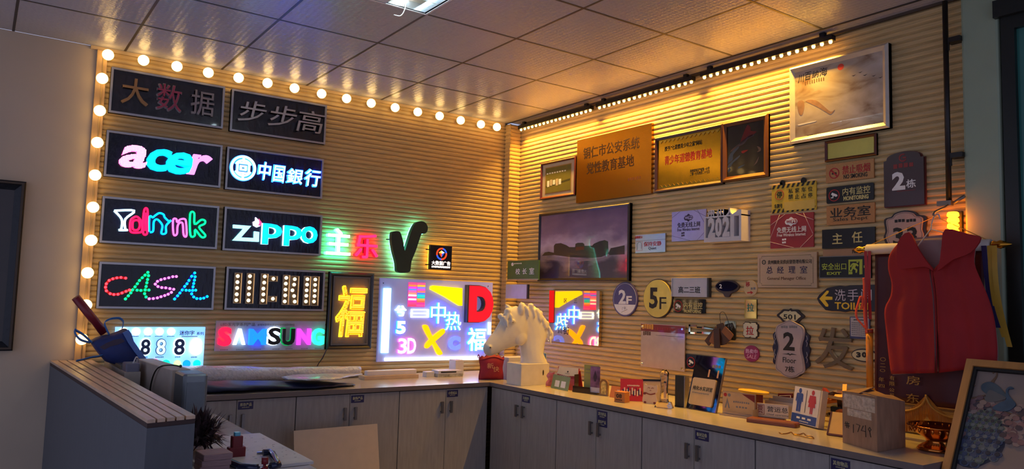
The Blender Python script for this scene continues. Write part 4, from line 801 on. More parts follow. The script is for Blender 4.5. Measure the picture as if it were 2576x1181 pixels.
m.prism(smooth_path([(-0.43,-0.099),(-0.273,-0.087),(-0.041,-0.104),(0.176,-0.11),(0.323,-0.099),(0.309,-0.11),(0.176,-0.125),(-0.041,-0.122),(-0.272,-0.114)],3,True), t, t+.0009, mat('bank_grey',(120,104,128),.5,coat=.5)); m.prism([(-0.06,-0.015),(0.038,-0.014),(0.039,-0.039),(-0.06,-0.041)], t, t+.0009, mat('red_brown_frame')); m.to('building', s.root)
# 2021 block
s = wall_sign((2.334,1.939,0.282,0.205), 'foam_block', 'thick white cut out block reading 2021 on the slatted wall', 'letter block')
w,h=s.w/2,s.h/2; FOAM=mat('white_foam',(206,200,204),.7); d1=.085
m=MB(); m.box(-w,w,-h,-h+.028,0,d1,FOAM).box(-w,-w+.012,-h+.028,h*.5,0,d1,FOAM).box(w-.016,w,-h+.028,h*.82,0,d1,FOAM).box(-w,w,h*.48,h*.56,0,d1,FOAM)
m.prism([(w*.5,h*.56),(w-.016,h*.82),(w-.016,h*.56)],0,d1,FOAM); m.to('body', s.root)
m=MB()

for k,bx in enumerate(((-0.111,-0.076,-0.055,0.023),(-0.055,-0.078,-0.003,0.021),(0.001,-0.08,0.056,0.022),(0.06,-0.079,0.088,0.024))): MB().text('2021'[k], (bx[0],-h+.027,bx[2],h*.49), .02, d1, FOAM, .05).to('numeral', s.root)
MB().text('贵州人', (-0.117,0.045,0.087,0.1), .0, d1, FOAM, .04).to('character', s.root)
MB().box(-w+.012,w-.016,-h+.028,h*.48,0,.006,FOAM).to('backing', s.root)
# quiet sign
s = wall_sign((1.656,1.859,0.283,0.127), 'sign_plate', 'silver Quiet plate with red characters beside the lakeside picture', 'sign')
s.panel(.012, STEEL); 
s.ink.box(-s.w/2,s.w/2,s.h*.16,s.h*.18,s.t-.0004,s.t+.0008,GREY); s.text('温馨提示', (-0.146,0.039,-0.073,0.057), RED,.03); b=(-0.132,-0.047,-0.075,0.017); s.ink.wtube([(b[0],b[1]),(b[2],b[1]),(b[2],b[3]),(b[0],b[3])], s.t,.0012,RED,5,True); s.ink.wtube(smooth_path([(b[0]+.008,b[1]+.006),(b[0]+.012,b[3]-.012),(b[2]-.01,b[3]-.008),(b[2]-.009,b[1]+.012)],3), s.t,.0012,INK,5)
s.text('保持安静', (-0.059,-0.02,0.106,0.013), RED,.02); s.text('Quiet', (-0.015,-0.047,0.06,-0.024), mat('indigo_print'),.0); s.done()
# floor ovals
s = wall_sign((1.416,1.471,0.252,0.244), 'sign_plate', 'purple and white oval 2F floor sign left of the yellow oval', 'sign', 'oval floor signs')
s.oval(.012, mat('violet_panel',(66,56,112),.4)); w,h=s.w/2,s.h/2; low=[(w*.9*math.cos(a),h*.9*math.sin(a)) for a in [math.radians(200+140*k/20) for k in range(21)]]
s.ink.prism(low, s.t-.0004, s.t+.0012, WPRINT); s.ink.wtube([(w*.92*math.cos(2*PI*k/40),h*.92*math.sin(2*PI*k/40)) for k in range(40)], s.t, .001, WPRINT, 5, True)
s.text('2', (-0.063,-0.035,0.012,0.067), WPRINT,.03); s.text('F', (0.016,-0.034,0.07,0.023), WPRINT,.03)
for P in ([(-0.034,-0.094),(0.028,-0.072)], [(-0.026,-0.079),(-0.023,-0.061),(-0.015,-0.058)], [(-0.003,-0.073),(0.008,-0.057),(0.002,-0.053),(-0.009,-0.063),(0.014,-0.064)]): s.ink.wtube(P, s.t+.0006, .0014, INK, 5)
s.done()
s = wall_sign((1.733,1.481,0.27,0.267), 'sign_plate', 'yellow oval 5F floor sign with a dark rim', 'sign', 'oval floor signs')
s.oval(.010, mat('dark_bronze'), 'back_plate'); MB().disc(0,0,s.w/2-.007,s.h/2-.007,.0095,.016,mat('lemon_panel',(214,194,88),.3,coat=.4),48).to('panel', s.root); s.t=.016; s.text('5', (-0.073,-0.069,0.006,0.074), INK,.03); s.text('F', (0.022,-0.071,0.083,0.01), INK,.0); s.done()
# class board
s = wall_sign((2.023,1.557,0.307,0.122), 'sign_plate', 'white class sign reading 高二三班 in a grey channel frame', 'sign')
s.panel(.018, mat('cool_white',(186,186,198),.4)); MB().box(-s.w/2-.003,-s.w/2+.004,-s.h/2,s.h/2,0,.024,ALU).box(s.w/2-.008,s.w/2+.006,-s.h/2,s.h/2,0,.026,mat('dark_grey_frame')).box(-s.w/2,s.w/2,s.h/2-.006,s.h/2,.0175,.022,ALU).to('frame', s.root)
s.text('高二三班', (-0.099,-0.037,0.085,0.006), INK,.03); s.done()
s = wall_sign((2.007,1.438,0.268,0.091), 'sign_plate', 'glossy black MONITORING plate under the class sign', 'sign')
s.rounded(.010, mat('gloss_black',(12,10,12),.08,coat=.8), .008); camera_icon(s, (-0.129,-0.039,-0.054,0.032), RED); s.text('内有监控', (-0.042,-0.018,0.113,0.025), CREAMP,.02); s.text('MONITORING', (-0.039,-0.045,0.102,-0.024), CREAMP,.03); s.done()
s = wall_sign((2.312,1.551,0.181,0.106), 'sign_plate', 'small dark mirrored fan shaped sign with a carved lower edge', 'sign', 'small door signs by the manager plaque')
w,h=s.w/2,s.h/2; fan=smooth_path([(-w,h*.3),(-w*.6,h*.85),(0,h),(w*.6,h*.85),(w,h*.3),(w*.8,-h*.25),(w*.35,-h*.55),(w*.2,-h*.9),(0,-h),(-w*.2,-h*.9),(-w*.35,-h*.55),(-w*.8,-h*.25)],4,True)
s.panel(.012, mat('dark_brown_carved',(66,46,38),.4), 'back_plate', fan); MB().prism(smooth_path([(-w*.9,h*.3),(-w*.5,h*.72),(0,h*.85),(w*.5,h*.72),(w*.9,h*.3),(w*.5,-h*.2),(0,-h*.3),(-w*.5,-h*.2)],4,True), .0115, .016, mat('blue_mirror',(40,40,80),.06,.9)).to('panel', s.root); s.t=.016; s.text('2', (-0.054,0.001,-0.034,0.027), WPRINT,.02); s.done()
s = wall_sign((2.483,1.555,0.095,0.094), 'sign_plate', 'round wooden sign with a red character 移 and arrow', 'sign', 'small door signs by the manager plaque')
s.oval(.008, mat('pale_wood_disc',(196,170,128),.5)); s.text('移', (-0.033,0.008,-0.003,0.038), RED,.03); s.ink.bars((0.001,-0.01,0.038,0.006), 2, s.t-.0004,s.t+.001,GREY,.7); s.ink.prism([(-0.023,-0.024),(0.001,-0.022),(0.001,-0.016),(0.02,-0.026),(0.004,-0.036),(0.003,-0.029),(-0.022,-0.031)], s.t-.0004,s.t+.001,RED); s.done()
s = wall_sign((2.484,1.431,0.085,0.115), 'sign_plate', 'rectangular mirrored pull plate with green 拉', 'sign', 'pull signs')
s.panel(.006, mat('soft_mirror',(170,170,150),.1,.9)); s.frame(.003,.008,mat('pale_gold')); s.text('拉', (-0.026,-0.016,0.022,0.033), mat('green_ink',(50,120,110),.4),.03); s.done()
s = wall_sign((2.484,1.306,0.109,0.097), 'sign_plate', 'white notched pull plate with red 拉 and dark rim', 'sign', 'pull signs')
w,h=s.w/2,s.h/2; sc=[]
for k in range(32):
    a=2*PI*k/32; q=1 if k%4 else .86; x=max(-1,min(1,1.35*math.cos(a))); z=max(-1,min(1,1.35*math.sin(a))); sc.append((w*q*x,h*q*z))
s.panel(.008, mat('dark_bronze'), 'back_plate', sc); MB().prism([(x*.9,z*.9) for x,z in sc], .0075,.012, mat('ivory_panel',(206,202,176),.4)).to('panel', s.root); s.t=.012; s.text('拉', (-0.028,-0.029,0.026,0.023), RED,.03); s.done()
s = wall_sign((2.491,1.168,0.107,0.096), 'sign_plate', 'round magenta SALE sign below the pull plates', 'sign')
s.oval(.008, mat('magenta_panel',(150,40,92),.4)); PNK=mat('pale_pink_print',(226,180,206),.5); s.text('热卖中', (-0.042,0,0.042,0.027), PNK,.05); s.text('SALE', (-0.034,-0.029,0.038,-0.005), PNK,-.01,shear=.2); s.done()
# acrylic display board
s = wall_sign((1.784,1.161,0.394,0.295), 'acrylic_board', 'clear acrylic notice board with a red header strip and four studs', 'notice')
s.panel(.018, mat('frosted_clear',(190,170,160),.22,coat=.6,spec=.8), d0=.012); w,h=s.w/2,s.h/2
MB().box(-w,w,h-.052,h-.004,.0175,.020,mat('maroon_strip',(120,30,28),.4,coat=.4)).to('header', s.root); s.t=.020
s.ink.bars((-w*.35,h-.04,w*.55,h-.02), 8, .0196,.021, mat('faded_red')); s.ink.bars((-0.184,0.109,-0.077,0.146), 5, .0196,.0215, mat('gold_scroll',(196,140,50),.4),.8); s.ink.bars((-0.176,0.066,-0.103,0.097), 4,.0176,.0188,mat('brown_ink'),.7); s.ink.box(-w*.3,w*.95,h-.075,h-.073,.0176,.0186,INK); s.done('print')
m=MB()
for x in (-w+.015,w-.015):
    for z in (-h+.02,h-.022): m.tube([(x,0,z),(x,-.028,z)], .007, CHROME, 12)
m.to('stud', s.root)
# mirrored arrow strip and hanging tags
s = wall_sign((2.141,1.289,0.272,0.059), 'mirror_cutout', 'mirrored cut out letter strip nearly lost against the slats', 'letter')
MR=mat('clear_mirror',(190,170,130),.05,.95); m=MB(); w,h=s.w/2,s.h/2
m.box(-w,-w+.014,-h,h,0,.008,MR).box(-w,-w*.55,h-.012,h,0,.008,MR).box(-w,-w*.6,-h,-h+.012,0,.008,MR).box(-w*.2,w,h-.022,h-.008,0,.008,MR).box(-w*.2,w*.7,-h+.004,-h+.018,0,.008,MR); m.to('cutout', s.root)
MB().box(-w*.5,-w*.2,h-.02,h-.010,0,.009,INK).box(-w*.5,-w*.2,-h+.006,-h+.016,0,.009,INK).to('edge', s.root)
s = wall_sign((2.334,1.296,0.084,0.116), 'sign_plate', 'small clear mirror sign behind the hanging wooden tags', 'sign')
s.rounded(.006, mat('soft_mirror'), .012); s.text('传', (-0.021,0.004,0.022,0.041), GREY,.0); s.done()
q = [(2.215,1.298),(2.27,1.301),(2.292,1.25),(2.335,1.287),(2.382,1.26),(2.297,1.367),(2.205,1.228),(2.238,1.195),(2.303,1.217)]
t = thing('tag_bunch', 'bunch of dark wooden tags hanging from a wire loop', 'tags', (-.03,-q[1][0],q[1][1]), -PI/2)
TG=mat('tag_wood',(70,40,22),.4,var=.3,scale=12)
for k,(a,dx,dz,cc,L) in enumerate(((-.75,-.05,-.045,TG,.13),(-.45,-.025,-.04,mat('tag_tan',(140,84,36),.4),.11),(.25,.03,-.03,TG,.13),(.55,.055,-.02,TG,.12),(.05,.005,-.055,TG,.12),(.9,.09,-.02,mat('tag_tan'),.08))):
    MB().prism(rr(.045,L,.006), 0, .006, cc).to('tag', t, loc=(dx,-.006*k,dz), rot=(0,-a+PI,0))
MB().tube(smooth_path([(.02,0,0),(.02,-.02,.09),(.05,-.01,.10),(.09,0,.0)],5), .0016, DKMETAL, 6).tube([(-.12,0,.012),(0,-.02,.0)], .004, INK, 6).to('wire', t)
# mirror plaque
s = wall_sign((0.869,1.325,0.598,0.402), 'mirror_plaque', 'square gold mirror plaque reflecting the neon signs beside the horse head', 'plaque')
s.panel(.03, mat('gold_mirror',(224,196,140),.03,1.0,var=.0), d0=.004); s.text('街', (-0.113,-0.138,-0.045,-0.078), DKRED,.02); s.text('川', (-0.179,-0.133,-0.13,-0.091), DKRED,.02); s.text('区', (-0.112,0.107,-0.076,0.141), INK,.0); s.text('三', (0.008,0.109,0.046,0.141), INK,0); s.done()
# two signs on the corner strip
s = wall_sign((0.332,1.687,0.432,0.158), 'sign_plate', 'green office sign reading 校长室 on the corner strip', 'sign', off=.1155)
s.panel(.012, mat('leaf_green',(70,104,64),.4)); s.ink.box(-s.w/2,s.w/2,-s.h/2,-s.h/2+.008,.0115,.014,ALU); s.text('校', (-0.099,-0.034,-0.037,0.016), WPRINT,.02); s.text('长', (-0.003,-0.033,0.058,0.016), WPRINT,.02); s.text('室', (0.094,-0.034,0.156,0.019), WPRINT,.02); b=(-0.163,0.037,-0.129,0.066); s.ink.disc((b[0]+b[2])/2,(b[1]+b[3])/2,(b[2]-b[0])/2,(b[3]-b[1])/2,.0116,.013,WPRINT,16); s.ink.bars((-0.123,0.052,-0.012,0.062), 5,.0116,.0126,WPRINT,.6); s.done()
s = wall_sign((0.251,1.512,0.307,0.117), 'sign_plate', 'blank white plate with a dark end strip below the green sign', 'sign', off=.1155)
s.panel(.012, mat('cool_white')); MB().box(s.w/2-.002,s.w/2+.012,-s.h/2,s.h/2,0,.018,mat('dark_grey_frame')).to('end_strip', s.root)
# black monitoring plate low on the wall
s = wall_sign((2.102,1.081,0.241,0.092), 'sign_plate', 'black camera warning plate half hidden behind the leaning glossy panel', 'sign')
s.rounded(.008, BLACK, .008); camera_icon(s, (-0.108,-0.037,-0.041,0.032), RED); s.done()

# ------------------------------------------------------------------ cabinets and worktop
CAB = mat('grey_oak_laminate',(150,146,146),.45,var=.10,scale=7,stretch=(9,9,1),bump=.03); CABD = mat('cabinet_carcass',(70,66,68),.7); HND = mat('bar_handle_steel',(120,116,116),.35,.7)
LABP = mat('navy_label',(38,34,84),.5); LABT = mat('pale_gold_print',(196,190,150),.5)
CT = .85
def cabinet(loc, rz, w, label, lab, two=False, group=None, seam=.5):
    t = thing('base_cabinet', label, 'cabinet', loc, rz, group); D = .62
    MB().box(.0, w, .08, .818, -D, 0, CABD).box(.01, w-.01, 0, .08, -D, -.05, CABD).to('body', t)
    g = .003; xs = (g, w*seam-g*.6, w*seam+g*.6, w-g)
    for k in range(2):
        a, b = (xs[0], xs[1]) if k == 0 else (xs[2], xs[3])
        dr = MB().box(a, b, .085, .815, .001, .019, CAB).to('door', t)
        hx = b-.034 if k == 0 else a+.034; m = MB()
        m.box(hx-.008, hx+.008, .655, .735, .034, .044, HND)
        for z in (.662, .722): m.box(hx-.006, hx+.006, z, z+.008, .0188, .0345, HND)
        m.to('handle', dr)
        if k == 1 and lab:
            n = 2 if two else 1; m = MB(); x0 = a+.006; hh = .046
            m.box(x0, x0+.088, .806-hh*n, .806, .0188, .0205, LABP)
            for q in range(n): m.text(lab[q], (x0+.010, .806-hh*q-.028, x0+.078, .806-hh*q-.008), .020, .0213, LABT, .03).bars((x0+.022, .806-hh*q-.037, x0+.066, .806-hh*q-.032), 7, .020, .0212, LABT, .6)
            m.to('name_label', dr)
    return t
BG = 'grey oak base cabinets'
YB = -.752; XR = -.692
cabinet((-2.843,YB,0), 0, .71, 'grey two door cabinet at the left end under the plastic rolls', ['库存产品'], group=BG)
cabinet((-2.133,YB,0), 0, .702, 'grey two door cabinet behind the leaning beige board', ['装饰产品'], group=BG)
cabinet((-1.431,YB,0), 0, .703, 'grey two door cabinet on the back run next to the inner corner', ['小型成品'], group=BG, seam=.508)
cabinet((XR,-.795,0), -PI/2, .745, 'grey two door cabinet on the right run next to the inner corner', ['五金配件'], group=BG, seam=.49)
cabinet((XR,-1.542,0), -PI/2, .755, 'grey two door cabinet with a double label under the calendar cube', ['发光样品','库存产品'], True, BG)
cabinet((XR,-2.299,0), -PI/2, .747, 'grey two door cabinet below the leaning glossy panel', ['板材边条'], group=BG)
cabinet((XR,-3.048,0), -PI/2, .765, 'grey two door cabinet at the right end with a double label under the carton', ['其他物品','公司用具'], True, BG)
TOPM = mat('worktop_laminate',(186,176,166),.20,coat=.25,var=.04,scale=8,stretch=(1,1,1)); EDGE = mat('worktop_edge',(112,100,98),.5)
m = MB(); P = [(-2.845,-.003),(-.003,-.003),(-.003,-3.835),(-.722,-3.835),(-.722,-.785),(-2.845,-.785)]
n = len(P); vs = [(x,y,CT-.028) for x,y in P]+[(x,y,CT) for x,y in P]
m.raw(vs, [tuple(range(n-1,-1,-1))]+[(k,(k+1)%n,n+(k+1)%n,n+k) for k in range(n)], EDGE); m.raw([(x,y,CT) for x,y in P], [tuple(range(n))], TOPM)
tag(m.to('worktop'), 'pale L shaped worktop running over all the grey cabinets', 'worktop')

# ------------------------------------------------------------------ partition, desk and what stands on it
PAR = mat('partition_laminate',(90,94,102),.55,var=.05,scale=9,stretch=(6,6,1)); SLB = mat('slat_cap_wood',(206,176,150),.4,var=.18,scale=5,stretch=(8,1,1)); GRV = mat('slat_cap_groove',(60,40,40),.6)
FL, FRr, NR_, NL = (-3.385,-.004), (-3.165,-.004), (-3.108,-2.452), (-3.272,-2.488)
t = thing('reception_partition', 'low grey reception partition with a slatted wooden top on the left', 'partition', (0,0,0))
m = MB(); Q = [FL,FRr,NR_,NL]; vs = [(x,y,0) for x,y in Q]+[(x,y,.975) for x,y in Q]
m.raw(vs, [(3,2,1,0),(4,5,6,7)]+[(k,(k+1)%4,4+(k+1)%4,4+k) for k in range(4)], PAR).to('body', t)
m = MB(); vs = [(x,y,.976) for x,y in Q]+[(x,y,.992) for x,y in Q]; m.raw(vs, [(3,2,1,0),(4,5,6,7)]+[(k,(k+1)%4,4+(k+1)%4,4+k) for k in range(4)], GRV)
for k in range(5):
    f0, f1 = k/5+.002, (k+1)/5-.038 if k < 4 else 1.0
    c = [(FL[0]+(FRr[0]-FL[0])*f, FL[1]+(FRr[1]-FL[1])*f) for f in (f0,f1)]+[(NL[0]+(NR_[0]-NL[0])*f, NL[1]+(NR_[1]-NL[1])*f) for f in (f1,f0)]
    vs = [(x,y,.9915) for x,y in c]+[(x,y,1.004) for x,y in c]; m.raw(vs, [(3,2,1,0),(4,5,6,7)]+[(j,(j+1)%4,4+(j+1)%4,4+j) for j in range(4)], SLB)
m.to('slatted_top', t)
t = thing('desk', 'white glossy desk behind the slatted partition', 'desk', (0,0,0)); DESK = mat('gloss_white_desk',(214,210,214),.10,coat=.5)
MB().bbox(-3.10,-2.850,-.80,-.036,.725,.75,DESK).bbox(-3.10,-2.615,-3.3,-.80,.725,.75,DESK).to('tabletop', t); MB().bbox(-3.10,-3.07,-3.28,-.82,0,.725,CABD).to('side_panel', t); MB().bbox(-3.07,-2.64,-.85,-.82,0,.725,CABD).to('end_panel', t); MB().bbox(-3.07,-2.64,-3.28,-3.25,0,.725,CABD).to('end_panel', t)
PCG = mat('silver_case',(120,128,134),.35,.5); t = thing('computer_case', 'silver rounded case on the desk at the end of the partition', 'computer', (-2.888,-1.38,.75))
MB().cham(-.058,.058,-.10,.10,0,.30,.018,PCG,4).to('case', t); m = MB(); m.box(-.04,.04,.02,.26,.0995,.103,mat('case_front',(96,104,112),.3,.3)); m.to('front_plate', t)
t = thing('computer_case', 'long beige case behind the silver one on the desk', 'computer', (-2.932,-.885,.75), .075); BEI = mat('beige_case',(176,166,156),.55)
MB().cham(-.048,.045,-.36,.34,0,.30,.006,BEI).to('case', t); MB().tube(smooth_path([(-.056,-.02,.06),(-.062,-.06,.20),(-.058,-.15,.29),(-.02,-.24,.312),(.02,-.27,.306)],6),.004,BLACK,6).ball((.02,-.27,.308),.008,BLACK,10,6).to('cable', t)
# board on the desk with the bow saw
m = MB(); m.bbox(-3.02,-2.598,-2.30,-1.575,.7515,.763,mat('white_panel_board',(206,200,196),.5)); rnd = random.Random(4)
for k in range(46):
    x = rnd.uniform(-2.80,-2.62); y = rnd.uniform(-2.25,-1.62); m.bbox(x,x+rnd.uniform(.004,.012),y,y+.004,.7628,.7634,GREY)
tag(m.to('panel_board'), 'white perforated board lying on the desk under the bow saw', 'board')
BLU = mat('blue_black_frame',(24,34,66),.25,.3,coat=.4); CRD = mat('crimson_clamp',(120,16,30),.4)
t = thing('bow_saw', 'blue black bow saw frame lying on the white board', 'saw', (0,0,.763)); S0 = [(-2.750,-2.115),(-2.722,-2.115),(-2.722,-2.15),(-2.768,-2.366),(-2.80,-2.372)]
m = MB(); m.tube([(x,y,.015) for x,y in S0], .014, BLU, 8); m.tube([(x,y,.014) for x,y in [(-2.846,-2.372),(-2.862,-2.368),(-2.898,-2.330),(-2.93,-2.12),(-2.92,-2.085),(-2.885,-2.068)]], .014, BLU, 8); m.to('frame', t)
MB().lathe([(.006,-.02),(.013,-.02),(.013,-.006),(.006,-.004),(.006,.004),(.013,.006),(.013,.03),(.006,.03)], CRD, (-2.823,-2.373,.02), 12).to('knob', t); MB().tube([(-2.80,-2.372,.014),(-2.848,-2.372,.014)],.005,CHROME,8).bbox(-2.775,-2.750,-2.119,-2.111,.008,.020,CHROME).to('bolt', t)
t = thing('clamp_block', 'crimson stepped clamp standing on the white board by the duster', 'clamp', (-2.845,-2.06,.763)); MB().cham(-.035,.035,-.02,.02,0,.04,.006,CRD).cham(-.022,.022,-.018,.018,.039,.085,.005,CRD).to('body', t); MB().cham(-.012,.012,-.012,.012,.0845,.10,.004,mat('cyan_reflection',(90,180,210),.2)).to('tip', t)  # tip is a cyan reflection, added as a small coloured cap
t = thing('feather_duster', 'brown feather duster lying beside the partition end', 'duster', (-2.955,-1.90,.765), 0)
FE = mat('brown_feather',(66,48,52),.8,var=.4,scale=30); rnd = random.Random(3); m = MB()
for k in range(520):
    a = rnd.uniform(0,2*PI); e = rnd.uniform(.02,1.35); L = rnd.uniform(.11,.19); c0 = Vector((rnd.uniform(-.03,.03),rnd.uniform(-.08,.05),.02+rnd.uniform(0,.04)))
    dv = Vector((math.cos(a)*math.cos(e)*.62, math.sin(a)*math.cos(e), math.sin(e)*.95)); tip = c0+dv*L; tip.z = max(.003, tip.z-.02); mid = c0+dv*L*.55+Vector((0,0,.012)); w_ = dv.cross(Vector((0,0,1))); w_ = (w_.normalized() if w_.length > .01 else Vector((1,0,0)))*.006
    m.raw([c0, mid-w_, tip, mid+w_], [(0,1,2,3)], FE)
o = m.to('feathers', t); o['kind'] = 'stuff'
MB().tube([(0,.05,.02),(.02,.26,.02)],.010,WOODB,10).to('handle', t)
PWD = mat('pale_block_wood',(150,120,122),.6,var=.2,stretch=(1,8,8))
for k in range(3):
    MB().cham(-.055,.055,-.055,.055,0,.0225,.004,PWD).to('wood_block', None, None, None, (-2.99+.002*k,-2.255-.004*k,.7635+.023*k), (0,0,.04*k-.03))
    tag(bpy.data.objects['wood_block' if k == 0 else 'wood_block.%03d' % k], ['bottom wooden block of the small stack by the partition end','middle wooden block of the small stack by the partition end','top wooden block of the small stack by the partition end'][k], 'block', 'wood blocks stacked on the desk')
# blue bag with a red tube, standing on the worktop behind the partition
SH = 1.0
m = MB(); m.bbox(-3.098,-3.018,-.80,-.036,.7505,SH,BEI).bbox(-2.995,-2.872,-.48,-.036,.7505,SH,BEI); tag(m.to('desk_shelf'), 'low beige shelf unit on the desk behind the partition, under the blue bag', 'shelf')
BAG = mat('blue_nonwoven',(30,48,108),.7,var=.25,scale=10,bump=.3); BAGL = mat('blue_strap',(60,120,190),.6)
(-3.076,1.098,0.302,0.251)
t = thing('tote_bag', 'crumpled blue non woven tote bag leaning to the left', 'bag', (0,0,SH)); fo = [(a+((-3.076,1.098,0.302,0.251))[0], b+((-3.076,1.098,0.302,0.251))[1]-SH) for a, b in [(-0.145,0.039),(-0.112,0.061),(-0.079,0.074),(-0.041,0.08),(0.005,0.098),(0.034,0.114),(0.05,0.091),(0.066,0.046),(0.103,-0.006),(0.143,-0.06),(0.074,-0.115),(0.003,-0.113),(-0.062,-0.074),(-0.103,-0.024),(-0.124,0.006)]]
fo = [(x, max(.0, z)) for x, z in fo]; m = MB(); cxx = sum(p[0] for p in fo)/len(fo); czz = sum(p[1] for p in fo)/len(fo); lay = []
for d_, k in ((.25,.86),(.28,.97),(.34,1.0),(.40,1.0),(.445,.97),(.465,.84)): lay.append([(cxx+(x-cxx)*k, -d_, max(0,czz+(z-czz)*k)) for x, z in fo])
n = len(fo); vs = [v for l in lay for v in l]; fs = [tuple(range(n)), tuple((len(lay)-1)*n+k for k in reversed(range(n)))]
for l in range(len(lay)-1):
    for k in range(n): fs.append((l*n+k, l*n+(k+1)%n, (l+1)*n+(k+1)%n, (l+1)*n+k))
m.raw(vs, fs, BAG, True); m.to('body', t)
bg = lambda pts: [(a+((-3.076,1.098,0.302,0.251))[0], b+((-3.076,1.098,0.302,0.251))[1]-SH) for a, b in pts]
MB().prism(bg([(0.005,0.095),(0.034,0.113),(0.05,0.091),(0.066,0.046),(0.103,-0.006),(0.143,-0.06),(0.107,-0.06),(0.072,-0.014),(0.036,0.039)]), .455, .472, mat('pale_blue_gusset',(84,120,190),.6,bump=.3)).to('side_gusset', t); MB().prism(bg([(-0.108,0.014),(-0.08,0.035),(-0.035,0.057),(0.003,0.063),(0.02,0.045),(-0.014,0.028),(-0.052,0.018),(-0.084,-0.001)]), .458, .466, mat('brown_sheen',(66,56,78),.7)).to('fold_sheen', t)  # fold patch coloured with the brownish reflection on the bag
def strap(pts, d): return MB().grid(lambda u, v: (lambda P: (P[0], -d-.02*(v-.5)*1.4, P[1]+.012*(v-.5)))(pts[min(len(pts)-1, int(round(u*(len(pts)-1))))]), len(pts)-1, 1, BAGL)
for PP, d_ in (([(-3.132,1.176),(-3.161,1.244),(-3.138,1.268),(-3.107,1.276),(-3.08,1.274),(-3.061,1.253),(-3.064,1.214)], .40), ([(-3.216,1.134),(-3.24,1.159),(-3.268,1.185),(-3.295,1.202),(-3.311,1.21),(-3.306,1.185),(-3.277,1.151),(-3.227,1.134)], .42), ([(-3.158,1.067),(-3.187,1.059),(-3.224,1.054),(-3.26,1.044),(-3.293,1.037)], .44)):
    o = strap([(x, z-SH) for x, z in smooth_path(PP, 4)], d_).to('handle', t); modify(o, ('SOLIDIFY', dict(thickness=.003)))
q = [(-3.311,1.391),(-3.15,1.186)]
MB().tube([(q[0][0],-.36,q[0][1]),(q[1][0],-.34,q[1][1])], .024, mat('red_tube',(120,20,36),.4), 16).to('cardboard_tube'); tag(bpy.data.objects['cardboard_tube'], 'dark red tube sticking out of the blue bag', 'tube')
# aluminium profiles and odds on the worktop behind the partition
ALP = mat('aluminium_profile',(150,150,140),.3,.8)
for k in range(3): tag(MB().bbox(0,.020,-.15,.44,0,.022,ALP).to('metal_profile', None, None, None, (-3.096+.023*k,-.50,SH+.0005)), ['metal profile nearest the partition on the beige shelf','middle metal profile on the beige shelf','metal profile nearest the blue bag'][k], 'profile', 'metal profiles on the shelf')
t = thing('power_adapter', 'grey power adapter on the shelf end below the blue bag', 'adapter', (-3.056,-.725,SH+.0005)); MB().cham(-.035,.035,-.06,.06,0,.045,.008,mat('adapter_grey',(110,110,130),.4)).to('case', t); MB().tube(smooth_path([(0,-.05,.04),(.02,-.02,.075),(.04,.03,.05),(.04,.068,.006)],5),.004,mat('cool_white'),6).to('cable', t)

# ------------------------------------------------------------------ things on the back worktop
BUB = mat('bubble_wrap',(196,196,204),.28,var=.12,scale=55,bump=1.0,coat=.3); NVB = mat('navy_plastic',(18,28,62),.48,bump=.6,scale=9)
def crumple(name, pts, rx, rz, m_, label, cat, seed=1, amp=.12, nseg=46, n=20):
    rnd = random.Random(seed); ph = [rnd.uniform(0,6.28) for _ in range(8)]; P = [Vector(p) for p in pts]; b = MB(); vs = []; fs = []
    for i in range(nseg+1):
        u = i/nseg*(len(P)-1); k = min(len(P)-2, int(u)); c = P[k].lerp(P[k+1], u-k); ex, ez = rx[k]+(rx[k+1]-rx[k])*(u-k), rz[k]+(rz[k+1]-rz[k])*(u-k)
        for j in range(n):
            a = 2*PI*j/n; q = 1+amp*(.5*math.sin(3*a+i*.35+ph[0])+.3*math.sin(5*a-i*.6+ph[1])+.25*math.sin(2*a+i*1.3+ph[2])+.2*math.sin(i*.9+ph[3]))
            vs.append((c.x, c.y+ex*q*math.cos(a), max(CT+.0005, c.z+ez*q*math.sin(a))))
    for i in range(nseg):
        for j in range(n): fs.append((i*n+j, i*n+(j+1)%n, (i+1)*n+(j+1)%n, (i+1)*n+j))
    fs += [tuple(reversed(range(n))), tuple(nseg*n+k for k in range(n))]
    b.raw(vs, fs, m_, True); return tag(b.to(name), label, cat)
crumple('plastic_bundle', [(-2.80,-.56,.880),(-2.45,-.58,.876),(-1.95,-.60,.868),(-1.70,-.62,.857)], (.15,.17,.15,.04), (.030,.026,.018,.006), NVB, 'flattened navy plastic bundle along the front of the back worktop', 'plastic bundle', 2)
crumple('bubble_wrap_roll', [(-2.80,-.20,.912),(-2.52,-.20,.910),(-2.1,-.19,.898),(-1.75,-.17,.894),(-1.45,-.15,.892)], (.10,.09,.06,.05,.045), (.060,.058,.046,.042,.040), BUB, 'long bubble wrap roll lying behind the navy plastic bundle', 'bubble wrap', 5, .07)
o = crumple('bubble_wrap_sheet', [(-2.16,-.62,.916),(-2.05,-.64,.916),(-1.85,-.60,.913),(-1.70,-.50,.905),(-1.55,-.42,.900)], (.06,.16,.15,.06,.015), (.008,.012,.012,.010,.005), BUB, 'loose bubble wrap bag lying on the navy plastic bundle', 'bubble wrap', 9, .10)
CARB = mat('pale_carton',(196,170,146),.6); 
tag(MB().bbox(0,.43,0,.10,0,.026,CARB).to('flat_carton', None, None, None, (-1.50,-.36,CT+.0005)), 'flat peach coloured carton under the white tube', 'carton')
tag(MB().cham(0,.40,0,.05,0,.034,.008,mat('white_tube_card',(212,208,214),.4),3).to('long_carton', None, None, None, (-1.47,-.33,CT+.0275)), 'long white carton tube lying on the flat carton', 'carton')
tag(MB().cham(-.035,.035,-.03,.03,0,.038,.004,mat('cool_white')).to('small_box', None, None, None, (-.955,-.30,CT+.0005)), 'small white box left of the black and white booklet stack', 'box')
